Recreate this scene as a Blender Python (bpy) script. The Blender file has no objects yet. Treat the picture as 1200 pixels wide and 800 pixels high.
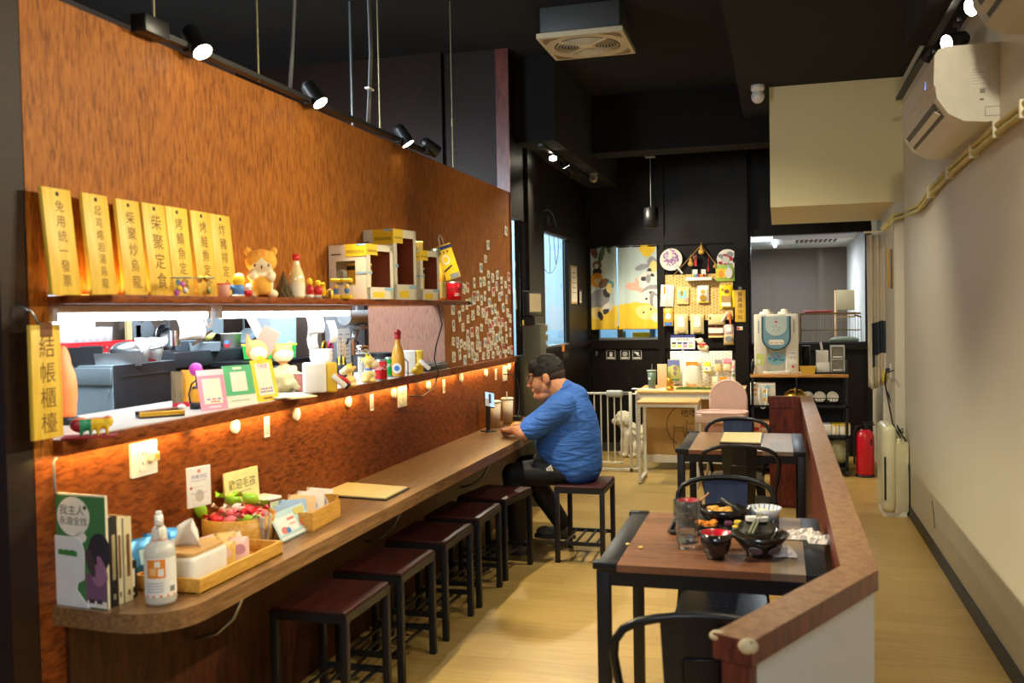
import bpy, bmesh, math, random
from mathutils import Vector as V, Matrix, Euler
scene = bpy.context.scene
COL = scene.collection
R = math.radians
PI = math.pi
rng = random.Random(11)

# ------------------------------------------------------------------ camera
FPX, YAW, PITCH, ROLL, EYE = 1105.64, .275659, -.031391, -.018813, 1.62
_fw = V((-math.sin(YAW)*math.cos(PITCH), math.cos(YAW)*math.cos(PITCH), math.sin(PITCH)))
_r0 = V((math.cos(YAW), math.sin(YAW), 0)); _u0 = _r0.cross(_fw)
_r = _r0*math.cos(ROLL) + _u0*math.sin(ROLL); _u = _u0*math.cos(ROLL) - _r0*math.sin(ROLL)
cam_data = bpy.data.cameras.new('camera'); cam = bpy.data.objects.new('camera', cam_data); COL.objects.link(cam)
cam_data.sensor_width = 36; cam_data.lens = FPX/1200*36; cam_data.clip_start = .05
cam_data.dof.use_dof = True; cam_data.dof.focus_distance = 7.6; cam_data.dof.aperture_fstop = 3.6
cam.matrix_world = Matrix(((_r.x, _u.x, -_fw.x, 0), (_r.y, _u.y, -_fw.y, 0), (_r.z, _u.z, -_fw.z, EYE), (0, 0, 0, 1)))
scene.camera = cam

def at(x, y, X=None, Y=None, Z=None):
    """the point of the place seen at a picture position, on a plane of the place"""
    d = _fw + _r*((x-600)/FPX) - _u*((y-400)/FPX)
    t = X/d.x if X is not None else Y/d.y if Y is not None else (Z-EYE)/d.z
    return V((0, 0, EYE)) + d*t

# ------------------------------------------------------------------ render look, sky
scene.view_settings.view_transform = 'Standard'; scene.view_settings.look = 'None'
scene.view_settings.exposure = 0.3; scene.view_settings.gamma = 1.0
scene.view_settings.use_curve_mapping = False
try:
    scene.cycles.use_denoising = True
    scene.cycles.max_bounces = 7; scene.cycles.diffuse_bounces = 4; scene.cycles.glossy_bounces = 4
    scene.cycles.transparent_max_bounces = 16
    scene.cycles.sample_clamp_indirect = 3.0; scene.cycles.blur_glossy = 1.0
    scene.cycles.caustics_reflective = False; scene.cycles.caustics_refractive = False
except Exception: pass
world = bpy.data.worlds.new('dusk'); scene.world = world; world.use_nodes = True
bg = world.node_tree.nodes['Background']
bg.inputs[0].default_value = (.24, .32, .50, 1); bg.inputs[1].default_value = .6

# ------------------------------------------------------------------ lamps of the room and added fills
WARM = (1.0, .87, .60); MILD = (1.0, .90, .68); COOL = (.78, .90, 1.0); AMBER = (1.0, .66, .20)
def spot(loc, aim, watt, cone=70, blend=.6, col=WARM, rad=.035):
    l = bpy.data.lights.new('spot_light', 'SPOT'); l.energy = watt; l.color = col
    l.spot_size = R(cone); l.spot_blend = blend; l.shadow_soft_size = rad
    o = bpy.data.objects.new('spot_light', l); COL.objects.link(o); o.location = loc
    o.rotation_euler = (V(aim)-V(loc)).to_track_quat('-Z', 'Y').to_euler(); return o
def area(loc, aim, watt, sx, sy, col=COOL):
    l = bpy.data.lights.new('area_light', 'AREA'); l.energy = watt; l.color = col
    l.shape = 'RECTANGLE'; l.size = sx; l.size_y = sy
    o = bpy.data.objects.new('area_light', l); COL.objects.link(o); o.location = loc
    z = (V(loc)-V(aim)).normalized(); y = V((0, 1, 0)); y = (y-z*y.dot(z)).normalized(); x = y.cross(z)   # long side runs along the room
    o.rotation_euler = Matrix((x, y, z)).transposed().to_euler(); return o
XP, XF, ZC = -2.063, -1.645, .78        # partition face, counter front, counter top
XR = .955                               # right wall
YB = 10.7                               # back wall
LEFT_SPOTS = [(at(237, 60, X=-1.99), (-.35, 2.6, .3)), (at(375, 120, X=-1.99), (-.25, 3.9, .2)), (at(478, 168, X=-1.99), (-.55, 5.4, .1))]
RIGHT_SPOTS = [(at(1139, 8, X=.82), (-1.9, 2.8, 1.5)), (at(1110, 50, X=.82), (-2.06, 3.3, 2.0))]
REAR_SPOTS = [(at(648, 185, X=-1.9), (-1.6, 6.7, .8)), (at(663, 195, X=-1.9), (-.9, 9.4, .9)), (at(671, 202, X=-1.9), (-.5, 10.4, 1.5))]
def head_light(p, a, w, cone, blend=.7, col=WARM): spot(p+(V(a)-p).normalized()*.015, a, w, cone, blend, col)
for p, a in LEFT_SPOTS: head_light(p, a, 150, 84)
for p, a in RIGHT_SPOTS: head_light(p, a, 140, 66)
spot((.82, 3.0, 2.93), (-2.05, 2.75, 2.0), 105, 66, .9)       # further heads of the right track, above the frame
spot((.82, 1.9, 2.93), (-1.9, 2.9, 1.0), 80, 70, .9)
spot((.35, 3.4, 3.35), (-.1, 3.8, .5), 90, 90, .9)
spot((-.1, 6.0, 3.35), (-.45, 7.2, .5), 150, 110, .9, MILD)  # unseen fill added to brighten the middle of the room
area((-.4, -1.6, 3.3), (-.4, -1.0, 0), 85, 1.2, 1.2, (.86, .92, 1))   # unseen cool fill added behind the camera for the near end
for p, a in REAR_SPOTS: head_light(p, a, 150, 80, .7, MILD)
spot((.82, 5.9, 2.93), (-2.06, 6.7, 1.5), 90, 62, .9)  # unseen spot added to brighten the magnet pillar
spot((.42, 2.4, 2.95), (.86, 4.9, 2.45), 75, 60, .9)  # unseen spot added to light the air conditioner's side
area((-3.1, 9.2, 3.0), (-3.1, 9.2, 0), 120, 1.4, 2.4, COOL)    # the lit room behind the glazed wall
area((-1.5, 11.6, 3.0), (-1.5, 11.6, 0), 40, 1.2, 1.2, COOL)   # the room behind the curtain
area((.0, 12.2, 2.36), (.0, 12.2, 0), 45, .2, .9, (.9, .95, 1))       # the room behind the service window
area((-2.9, 3.4, 2.8), (-3.8, 5.6, 1.1), 78, .6, 1.2, COOL)  # unseen fill added to front-light the kitchen things
area((-2.8, 5.6, 2.7), (-3.5, 6.3, 1.2), 55, .3, .8, COOL)  # unseen fill added to brighten the fridge
area((-3.3, 5.0, 2.9), (-3.4, 5.0, 0), 34, .3, 1.2, COOL)    # unseen overhead fill added to brighten the kitchen wares

# ------------------------------------------------------------------ materials
def lin(c):
    f = lambda x: x/12.92 if x <= .04045 else ((x+.055)/1.055)**2.4
    return tuple(f(x/255) for x in c)
_M = {}
def mat(name, rgb, rough=.5, metal=0., var=.10, scale=18., emit=0., bump=0., coat=0., stretch=None, alpha=1., trans=0.):
    """procedural surface: two shades of one colour mixed by noise"""
    if name in _M: return _M[name]
    m = bpy.data.materials.new(name); m.use_nodes = True; _M[name] = m
    nt = m.node_tree; N = nt.nodes; L = nt.links; b = N['Principled BSDF']
    c = lin(rgb)
    b.inputs['Roughness'].default_value = rough; b.inputs['Metallic'].default_value = metal
    if coat: b.inputs['Coat Weight'].default_value = coat
    if trans: b.inputs['Transmission Weight'].default_value = trans
    if alpha < 1: b.inputs['Alpha'].default_value = alpha
    tc = N.new('ShaderNodeTexCoord'); mp = N.new('ShaderNodeMapping'); nz = N.new('ShaderNodeTexNoise'); mx = N.new('ShaderNodeMix')
    mp.inputs['Scale'].default_value = stretch or (1, 1, 1)
    nz.inputs['Scale'].default_value = scale; nz.inputs['Detail'].default_value = 3
    mx.data_type = 'RGBA'
    mx.inputs[6].default_value = (*[max(0, x*(1-var)) for x in c], 1); mx.inputs[7].default_value = (*[min(1, x*(1+var)) for x in c], 1)
    L.new(tc.outputs['Object'], mp.inputs[0]); L.new(mp.outputs[0], nz.inputs[0]); L.new(nz.outputs[0], mx.inputs[0])
    L.new(mx.outputs[2], b.inputs['Base Color'])
    if emit:
        b.inputs['Emission Color'].default_value = (*c, 1); b.inputs['Emission Strength'].default_value = emit
    if bump:
        bp = N.new('ShaderNodeBump'); bp.inputs['Strength'].default_value = bump; bp.inputs['Distance'].default_value = .003
        L.new(nz.outputs[0], bp.inputs['Height']); L.new(bp.outputs[0], b.inputs['Normal'])
    return m
def grain(name, dark, light, stretch, scale=6., rough=.45, mid=None, fine=0., bump=.15, lo=.36, hi=.66, spec=.5):
    """veneer: noise drawn out along the grain"""
    m = bpy.data.materials.new(name); m.use_nodes = True; _M[name] = m
    nt = m.node_tree; N = nt.nodes; L = nt.links; b = N['Principled BSDF']
    b.inputs['Roughness'].default_value = rough; b.inputs['Specular IOR Level'].default_value = spec
    tc = N.new('ShaderNodeTexCoord'); mp = N.new('ShaderNodeMapping'); nz = N.new('ShaderNodeTexNoise'); cr = N.new('ShaderNodeValToRGB')
    mp.inputs['Scale'].default_value = stretch
    nz.inputs['Scale'].default_value = scale; nz.inputs['Detail'].default_value = 6; nz.inputs['Roughness'].default_value = .62; nz.inputs['Distortion'].default_value = .4
    e = cr.color_ramp.elements; e[0].position = lo; e[1].position = hi
    e[0].color = (*lin(dark), 1); e[1].color = (*lin(light), 1)
    if mid:
        k = e.new((lo+hi)/2); k.color = (*lin(mid), 1)
    L.new(tc.outputs['Object'], mp.inputs[0]); L.new(mp.outputs[0], nz.inputs[0]); L.new(nz.outputs[0], cr.inputs[0]); L.new(cr.outputs[0], b.inputs['Base Color'])
    if bump:
        bp = N.new('ShaderNodeBump'); bp.inputs['Strength'].default_value = bump; bp.inputs['Distance'].default_value = .002
        L.new(nz.outputs[0], bp.inputs['Height']); L.new(bp.outputs[0], b.inputs['Normal'])
    return m
def planks(name, a, b_, c_, w, l, rough=.35):
    """floor boards running along X: per-board tone plus grain"""
    m = bpy.data.materials.new(name); m.use_nodes = True; _M[name] = m
    nt = m.node_tree; N = nt.nodes; L = nt.links; b = N['Principled BSDF']; b.inputs['Roughness'].default_value = rough
    tc = N.new('ShaderNodeTexCoord'); br = N.new('ShaderNodeTexBrick'); mp = N.new('ShaderNodeMapping'); nz = N.new('ShaderNodeTexNoise'); mx = N.new('ShaderNodeMix'); cr = N.new('ShaderNodeValToRGB')
    br.inputs['Color1'].default_value = (*lin(a), 1); br.inputs['Color2'].default_value = (*lin(b_), 1); br.inputs['Mortar'].default_value = (*[x*.75 for x in lin(c_)], 1)
    br.inputs['Scale'].default_value = 1; br.inputs['Brick Width'].default_value = l; br.inputs['Row Height'].default_value = w; br.inputs['Mortar Size'].default_value = .0012
    br.inputs['Bias'].default_value = .0
    mp.inputs['Scale'].default_value = (1.1, 16, 1); nz.inputs['Scale'].default_value = 3.2; nz.inputs['Detail'].default_value = 7; nz.inputs['Roughness'].default_value = .65
    cr.color_ramp.elements[0].position = .34; cr.color_ramp.elements[1].position = .68
    cr.color_ramp.elements[0].color = (*lin(c_), 1); cr.color_ramp.elements[1].color = (1, 1, 1, 1)
    mx.data_type = 'RGBA'; mx.blend_type = 'MULTIPLY'; mx.inputs[0].default_value = .45
    L.new(tc.outputs['Object'], br.inputs[0]); L.new(tc.outputs['Object'], mp.inputs[0]); L.new(mp.outputs[0], nz.inputs[0]); L.new(nz.outputs[0], cr.inputs[0])
    L.new(br.outputs[0], mx.inputs[6]); L.new(cr.outputs[0], mx.inputs[7]); L.new(mx.outputs[2], b.inputs['Base Color'])
    return m
def glassy(name, tint=(.96, .98, .98), refl=1.45, rough=0., base=.04):
    """thin clear glass: clear where looked through, mirror-like at a grazing angle"""
    m = bpy.data.materials.new(name); m.use_nodes = True; _M[name] = m
    nt = m.node_tree; N = nt.nodes; L = nt.links; N.remove(N['Principled BSDF'])
    out = N['Material Output']; mx = N.new('ShaderNodeMixShader'); tr = N.new('ShaderNodeBsdfTransparent'); gl = N.new('ShaderNodeBsdfGlossy'); fr = N.new('ShaderNodeFresnel'); ad = N.new('ShaderNodeMath')
    fr.inputs[0].default_value = refl; tr.inputs[0].default_value = (*tint, 1); gl.inputs['Roughness'].default_value = rough
    ad.operation = 'ADD'; ad.inputs[1].default_value = base; ad.use_clamp = True
    L.new(fr.outputs[0], ad.inputs[0]); gm = N.new('ShaderNodeNewGeometry'); bk = N.new('ShaderNodeMath'); bk.operation = 'SUBTRACT'; bk.inputs[0].default_value = 1; ml = N.new('ShaderNodeMath'); ml.operation = 'MULTIPLY'
    L.new(gm.outputs['Backfacing'], bk.inputs[1]); L.new(ad.outputs[0], ml.inputs[0]); L.new(bk.outputs[0], ml.inputs[1]); L.new(ml.outputs[0], mx.inputs[0]); L.new(tr.outputs[0], mx.inputs[1]); L.new(gl.outputs[0], mx.inputs[2]); L.new(mx.outputs[0], out.inputs[0])
    return m
def glow(name, rgb, strength):
    return mat(name, rgb, .5, 0, .02, 5, emit=strength)

# ------------------------------------------------------------------ mesh tools
_TXT = {}
def text_geo(s):
    if s not in _TXT:
        cu = bpy.data.curves.new('lettering', 'FONT'); cu.body = s; cu.align_x = 'CENTER'; cu.align_y = 'CENTER'; cu.size = 1; cu.resolution_u = 2
        o = bpy.data.objects.new('lettering', cu); COL.objects.link(o)
        me = bpy.data.meshes.new_from_object(o.evaluated_get(bpy.context.evaluated_depsgraph_get()))
        _TXT[s] = ([v.co.copy() for v in me.vertices], [list(p.vertices) for p in me.polygons])
        bpy.data.objects.remove(o); bpy.data.meshes.remove(me); bpy.data.curves.remove(cu)
    return _TXT[s]
def onX(x, y, z, tilt=0):   # surface facing +X: u = +Y, v = up
    return Matrix.Translation((x, y, z)) @ Matrix(((0, 0, 1, 0), (1, 0, 0, 0), (0, 1, 0, 0), (0, 0, 0, 1))) @ Matrix.Rotation(tilt, 4, 'Z')
def onXn(x, y, z, tilt=0):  # facing -X
    return Matrix.Translation((x, y, z)) @ Matrix(((0, 0, -1, 0), (-1, 0, 0, 0), (0, 1, 0, 0), (0, 0, 0, 1))) @ Matrix.Rotation(tilt, 4, 'Z')
def onY(x, y, z, tilt=0):   # facing -Y: u = +X, v = up
    return Matrix.Translation((x, y, z)) @ Matrix(((1, 0, 0, 0), (0, 0, -1, 0), (0, 1, 0, 0), (0, 0, 0, 1))) @ Matrix.Rotation(tilt, 4, 'Z')
def onZ(x, y, z, tilt=0):
    return Matrix.Translation((x, y, z)) @ Matrix.Rotation(tilt, 4, 'Z')
class MB:
    def __init__(s, T=None): s.v = []; s.f = []; s.m = []; s.s = []; s.T = T or Matrix()
    def to(s, T): s.T = T or Matrix(); return s
    def add(s, vs, fs, m=0, sm=False):
        n = len(s.v); s.v += [s.T @ V(p) for p in vs]; s.f += [[i+n for i in f] for f in fs]
        s.m += (m if isinstance(m, list) else [m]*len(fs)); s.s += [sm]*len(fs); return s
    def box(s, x0, x1, y0, y1, z0, z1, m=0, b=0, seg=2):
        if b <= 0:
            return s.add([(x0,y0,z0),(x1,y0,z0),(x1,y1,z0),(x0,y1,z0),(x0,y0,z1),(x1,y0,z1),(x1,y1,z1),(x0,y1,z1)],
                         [(3,2,1,0),(4,5,6,7),(0,1,5,4),(1,2,6,5),(2,3,7,6),(3,0,4,7)], m)
        bm = bmesh.new()
        bmesh.ops.create_cube(bm, size=1, matrix=Matrix.Translation(((x0+x1)/2,(y0+y1)/2,(z0+z1)/2)) @ Matrix.Diagonal((x1-x0,y1-y0,z1-z0,1)))
        b = min(b, .49*min(x1-x0, y1-y0, z1-z0))
        bmesh.ops.bevel(bm, geom=bm.edges[:], offset=b, segments=seg, profile=.5, affect='EDGES')
        bm.verts.index_update(); s.add([v.co.copy() for v in bm.verts], [[v.index for v in f.verts] for f in bm.faces], m, seg > 1); bm.free(); return s
    def bar(s, p, q, w, h=None, m=0, up=(0, 0, 1)):
        """square bar between two points"""
        p = V(p); q = V(q); h = h or w; d = (q-p).normalized(); a = d.cross(V(up))
        if a.length < 1e-4: a = d.cross(V((0, 1, 0)))
        a.normalize(); c = a.cross(d)
        vs = [e+a*i*w/2+c*j*h/2 for e in (p, q) for i, j in ((-1,-1),(1,-1),(1,1),(-1,1))]
        return s.add(vs, [(3,2,1,0),(4,5,6,7),(0,1,5,4),(1,2,6,5),(2,3,7,6),(3,0,4,7)], m)
    def lathe(s, prof, c=(0, 0, 0), n=20, m=0, sm=True, T=None):
        c = V(c); vs = []; rings = []
        for r, z in prof:
            if r < 1e-6: rings.append([len(vs)]); vs.append(V((0, 0, z)))
            else:
                rings.append(list(range(len(vs), len(vs)+n)))
                vs += [V((r*math.cos(2*PI*k/n), r*math.sin(2*PI*k/n), z)) for k in range(n)]
        fs = []; ms = []
        for j in range(len(rings)-1):
            a, b = rings[j], rings[j+1]; mm = m[j] if isinstance(m, (list, tuple)) else m
            for k in range(n):
                if len(a) == 1 and len(b) == 1: continue
                if len(a) == 1: fs.append((a[0], b[(k+1) % n], b[k]))
                elif len(b) == 1: fs.append((a[k], a[(k+1) % n], b[0]))
                else: fs.append((a[k], a[(k+1) % n], b[(k+1) % n], b[k]))
                ms.append(mm)
        return s.add([(T @ v if T else v)+c for v in vs], fs, ms, sm)
    def cyl(s, p, q, r0, r1=None, n=14, m=0, sm=True):
        p = V(p); q = V(q); r1 = r0 if r1 is None else r1; d = q-p
        rot = d.to_track_quat('Z', 'Y').to_matrix().to_4x4()
        s.lathe([(r0, 0), (r1, d.length)], p, n, m, sm, rot)
        L = d.length
        s.lathe([(0, 0), (r0, 0)], p, n, m, False, rot); s.lathe([(r1, L), (0, L)], p, n, m, False, rot); return s
    def ell(s, c, r, n=16, m=0, rot=None, k=10):
        T = (rot.to_4x4() if rot else Matrix()) @ Matrix.Diagonal((*r, 1))
        return s.lathe([(math.sin(PI*i/k) if 0 < i < k else 0, -math.cos(PI*i/k)) for i in range(k+1)], c, n, m, True, T)
    def tube(s, pts, r, n=8, m=0, closed=False, cap=True):
        P_ = [V(p) for p in pts]; N_ = len(P_); rr = r if isinstance(r, (list, tuple)) else [r]*N_
        tg = []
        for i in range(N_):
            a = P_[i-1] if (i or closed) else P_[i]; b = P_[(i+1) % N_] if (i < N_-1 or closed) else P_[i]
            tg.append((b-a).normalized())
        ref = V((0, 0, 1)) if abs(tg[0].z) < .9 else V((1, 0, 0))
        x = tg[0].cross(ref).normalized(); vs = []
        for i in range(N_):
            if i:
                q = tg[i-1].rotation_difference(tg[i]); x = q @ x
            x = (x - tg[i]*x.dot(tg[i])).normalized(); y = tg[i].cross(x)
            vs += [P_[i]+(x*math.cos(2*PI*k/n)+y*math.sin(2*PI*k/n))*rr[i] for k in range(n)]
        fs = []
        for i in range(N_ if closed else N_-1):
            j = (i+1) % N_
            for k in range(n): fs.append((i*n+k, i*n+(k+1) % n, j*n+(k+1) % n, j*n+k))
        if cap and not closed: fs += [tuple(range(n))[::-1], tuple(range((N_-1)*n, N_*n))]
        return s.add(vs, fs, m, True)
    def prism(s, poly, d=.001, m=0, z=0, side=None):
        n = len(poly)
        vs = [(x, y, z) for x, y in poly]+[(x, y, z+d) for x, y in poly]
        fs = [tuple(range(n))[::-1], tuple(range(n, 2*n))]+[(i, (i+1) % n, (i+1) % n+n, i+n) for i in range(n)]
        return s.add(vs, fs, m if side is None else [m, m]+[side]*n)
    def disc(s, cx, cy, rx, ry=None, d=.001, m=0, z=0, n=18, rot=0):
        ry = ry or rx; c_, s_ = math.cos(rot), math.sin(rot); pl = []
        for k in range(n):
            a = rx*math.cos(2*PI*k/n); b = ry*math.sin(2*PI*k/n); pl.append((cx+a*c_-b*s_, cy+a*s_+b*c_))
        return s.prism(pl, d, m, z)
    def rect(s, x0, x1, y0, y1, d=.001, m=0, z=0): return s.prism([(x0,y0),(x1,y0),(x1,y1),(x0,y1)], d, m, z)
    def text(s, t, cx, cy, size, m=0, z=.0015, fx=1.):
        vs, fs = text_geo(t)
        return s.add([(cx+v.x*size*fx, cy+v.y*size, z) for v in vs], fs, m)
    def column(s, t, cx, top, step, size, m=0, z=.0015):
        for i, ch in enumerate(t): s.text(ch, cx, top-step*(i+.5), size, m, z)
        return s
    def build(s, name, mats, parent=None, loc=None, rz=0.):
        me = bpy.data.meshes.new(name); me.from_pydata(s.v, [], s.f)
        for m in (mats if isinstance(mats, (list, tuple)) else [mats]): me.materials.append(m)
        me.polygons.foreach_set('material_index', s.m); me.polygons.foreach_set('use_smooth', s.s)
        me.update()
        bm = bmesh.new(); bm.from_mesh(me); bmesh.ops.recalc_face_normals(bm, faces=bm.faces); bm.to_mesh(me); bm.free()
        o = bpy.data.objects.new(name, me); COL.objects.link(o)
        if parent: o.parent = parent
        if loc is not None: o.location = loc
        if rz: o.rotation_euler = (0, 0, rz)
        return o
def organic(name, blobs, mats, parent=None, voxel=.008, smooth=4, paint=None, loc=None, rz=0., dec=0):
    """ellipsoids ('e', centre, radii, rotation) and tapering limbs ('c', p, q, r0, r1) fused into ONE skin"""
    b = MB()
    for q in blobs:
        if q[0] == 'e': b.ell(q[1], q[2], 20, 0, q[3] if len(q) > 3 else None, 14)
        else:
            p, e, r0, r1 = V(q[1]), V(q[2]), q[3], q[4]
            b.ell(p, (r0,)*3, 16, 0, None, 10); b.ell(e, (r1,)*3, 16, 0, None, 10); b.cyl(p, e, r0, r1, 16)
    t = b.build('shape', [])
    md = t.modifiers.new('r', 'REMESH'); md.mode = 'VOXEL'; md.voxel_size = voxel; md.use_smooth_shade = True
    ms = t.modifiers.new('s', 'SMOOTH'); ms.iterations = smooth; ms.factor = .5
    if dec:
        d = t.modifiers.new('d', 'DECIMATE'); d.ratio = dec
    me = bpy.data.meshes.new_from_object(t.evaluated_get(bpy.context.evaluated_depsgraph_get()))
    old = t.data; bpy.data.objects.remove(t); bpy.data.meshes.remove(old)
    me.name = name; me.materials.clear()
    for m in (mats if isinstance(mats, (list, tuple)) else [mats]): me.materials.append(m)
    me.polygons.foreach_set('use_smooth', [True]*len(me.polygons))
    me.polygons.foreach_set('material_index', [paint(p.center, p.normal) for p in me.polygons] if paint else [0]*len(me.polygons))
    o = bpy.data.objects.new(name, me); COL.objects.link(o)
    if parent: o.parent = parent
    if loc is not None: o.location = loc
    if rz: o.rotation_euler = (0, 0, rz)
    return o
def tag(o, label, cat, group=None, kind=None):
    o['label'] = label; o['category'] = cat
    if group: o['group'] = group
    if kind: o['kind'] = kind
    return o
def thing(name, label, cat, loc=(0, 0, 0), rz=0., group=None):
    o = bpy.data.objects.new(name, None); COL.objects.link(o); o.empty_display_size = .05
    o.location = loc; o.rotation_euler = (0, 0, rz); return tag(o, label, cat, group)
def struct(o, label=None):
    o['kind'] = 'structure'
    if label: o['label'] = label
    return o
def dup(root, loc, rz=None, label=None):
    kids = list(root.children); r = root.copy(); COL.objects.link(r); r.location = loc
    if rz is not None: r.rotation_euler = (0, 0, rz)
    if label: r['label'] = label
    for ch in kids:
        sub = list(ch.children); c = ch.copy(); COL.objects.link(c); c.parent = r
        for g in sub:
            d = g.copy(); COL.objects.link(d); d.parent = c
    return r
def arc(cx, cy, r, a0, a1, n, z=None, plane='xy'):
    out = []
    for k in range(n+1):
        a = R(a0+(a1-a0)*k/n); x, y = cx+r*math.cos(a), cy+r*math.sin(a); out.append((x, y))
    return out
def rrect(w, h, r, n=5, cx=0, cy=0):
    p = []
    for sx, sy, a in ((1, 1, 0), (-1, 1, 90), (-1, -1, 180), (1, -1, 270)):
        p += arc(cx+sx*(w/2-r), cy+sy*(h/2-r), r, a, a+90, n)
    return p

# palette
WHITE = mat('white_plastic', (236, 232, 222), .4); PAPER = mat('white_paper', (240, 236, 226), .8)
CREAM = mat('cream_plastic', (232, 224, 196), .42); BLACK = mat('black_plastic', (24, 24, 26), .45)
BLACKM = mat('black_powder_coated_steel', (26, 27, 32), .42, .25); INK = mat('black_ink', (38, 32, 26), .7)
STEEL = mat('brushed_steel', (176, 182, 186), .3, .9); CHROME = mat('chrome', (220, 220, 220), .12, 1)
RED = mat('red_plastic', (196, 34, 40), .4); YELLOW = mat('yellow_card', (244, 206, 40), .55); PINK = mat('pink_card', (238, 150, 176), .55)
GREEN = mat('green_card', (74, 178, 118), .55); BLUE = mat('blue_card', (70, 128, 200), .5); SKY = mat('pale_blue_print', (150, 206, 228), .6)
ORANGE = mat('orange_plastic', (240, 140, 40), .5); GREY = mat('grey_plastic', (128, 130, 130), .5); DGREY = mat('dark_grey_plastic', (62, 64, 66), .5)
GOLD = mat('gold_paint', (212, 162, 52), .3, .7); BROWN = mat('brown_print', (124, 78, 44), .6); LTWOOD = grain('light_wood', (206, 158, 88), (232, 190, 122), (3, 30, 30), 3, .45)
CLEAR = mat('pale_clear_glass', (216, 224, 226), .12, alpha=.32, var=.03); ACRYL = glassy('clear_acrylic', (.99, .99, .99), 1.22, .05, .01)
TAN = mat('kraft_brown', (186, 146, 88), .7)
# ================================================================== THE SETTING
def boxes(name, lst, mats, kind=True, parent=None):
    m = MB()
    for q in lst: m.box(*q[:6], m=q[6] if len(q) > 6 else 0, b=q[7] if len(q) > 7 else 0)
    o = m.build(name, mats, parent)
    if kind: struct(o)
    return o
CEIL, SIDE = 3.72, 3.40
Y0, YJ, Y2, ZT = 2.225, 5.715, 7.33, 2.576      # partition: near end, far jamb of the hatch, far end, top
ZS, ZU = 1.265, 1.668                            # ledge top, underside of the upper shelf
SAP_V = grain('sapele_upright_grain', (110, 60, 18), (170, 104, 36), (30, 30, 5.5), 3.0, .5, (150, 88, 28), spec=.15, bump=.08, lo=.33, hi=.62)
SAP_H = grain('sapele_figured_grain', (78, 36, 12), (142, 76, 30), (5, 7, 26), 2.6, .5, (120, 60, 22), spec=.15, bump=.06, lo=.32, hi=.62)
SAP_D = grain('dark_sapele_level_grain', (22, 9, 3), (42, 19, 7), (5, 5, 40), 3, .55, spec=.3)
WALNUT = grain('walnut_counter', (104, 74, 46), (150, 112, 72), (26, 2.2, 26), 3, .32, (128, 94, 60), bump=.05)
MAROON = grain('maroon_laminate', (74, 26, 18), (124, 52, 34), (14, 14, 2.6), 3.4, .38)
CAPW = grain('speckled_brown_cap', (138, 102, 72), (176, 136, 98), (5, 5, 5), 9, .4)
DARKW = grain('dark_stained_planks', (17, 13, 10), (29, 22, 16), (24, 24, 1.6), 3, .45, spec=.2)
BLACKP = mat('black_ceiling_paint', (13, 12, 11), .95, var=.2, scale=3)
WALLP = mat('warm_white_wall_paint', (214, 206, 184), .6, var=.03, scale=2.5)
CREAMP = mat('cream_wall_paint', (222, 210, 160), .65, var=.03, scale=2)
FLOORM = planks('pale_oak_planks', (202, 172, 104), (188, 157, 92), (196, 164, 100), .155, 1.25)
KITW = mat('brown_kitchen_wall', (92, 78, 68), .6, var=.06, scale=4)
PALEW = mat('pale_room_wall', (184, 214, 230), .7, var=.03, scale=3)  # blue tint carries the room's cool light in the wall colour

boxes('floor', [(-5.6, 1.2, -5, 14, -.1, 0)], FLOORM)
boxes('ceiling', [(-5.6, 1.2, -5, 14, CEIL, CEIL+.1), (-.30, XR, -5, 9.2, SIDE, CEIL), (.72, XR, -5, 5.9, 3.10, SIDE),
                  (-2.1, XR, 9.2, 9.55, 3.16, CEIL), (-2.1, -1.75, 7.6, 10.7, 3.02, CEIL)], BLACKP)
boxes('wall_right', [(XR, XR+.14, -5, 14, 0, CEIL), (.885, XR, 8.004, 8.9, 0, 2.431)], WALLP)
boxes('baseboard_right', [(XR-.012, XR, -5, 8.0, 0, .085, 0, .003)], mat('black_vinyl_skirting', (22, 20, 18), .5, var=.3))
m = MB(); m.box(-.055, XR, 8.0, 9.7, 2.43, SIDE, 0); m.build('wall_soffit', CREAMP)['kind'] = 'structure'

# partition on the left with its serving hatch
HY0 = at(58, 400, X=XP).y
boxes('wall_left', [(XP-.10, XP, Y0, YJ, 0, ZS-.045, 1), (XP-.10, XP, Y0, YJ, ZU+.03, ZT, 0), (XP-.10, XP, Y0, HY0, ZS-.045, ZU+.03, 0),
                    (XP-.53, XP, YJ, Y2-.03, ZS-.045, ZT, 0), (XP-.53, XP, YJ, Y2-.03, 0, ZS-.045, 1), (XP-.10, XP+.006, Y2-.03, Y2, 0, CEIL, 2)], [SAP_V, SAP_H, MAROON])
boxes('wall_hatch_end', [(XP-.53, XP-.001, YJ-.006, YJ-.0005, ZS, ZU)], grain('tube_lit_veneer', (132, 92, 74), (164, 116, 92), (40, 40, 6), 3, .4, (156, 112, 92), spec=.4))  # paler pinkish colour stands in for tube light on the jamb
boxes('wall_kitchen_front', [(-5.2, XP-.002, Y0-.10, Y0, 0, CEIL)], SAP_D)
boxes('wall_kitchen_rear', [(-5.2, XP-.535, Y2-.10, Y2-.02, 0, CEIL), (XP-.55, XP-.10, Y2-.028, Y2-.02, ZT, CEIL)], SAP_D)
boxes('wall_kitchen_side', [(-5.3, -5.2, 2, 14, 0, CEIL)], KITW)

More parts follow.
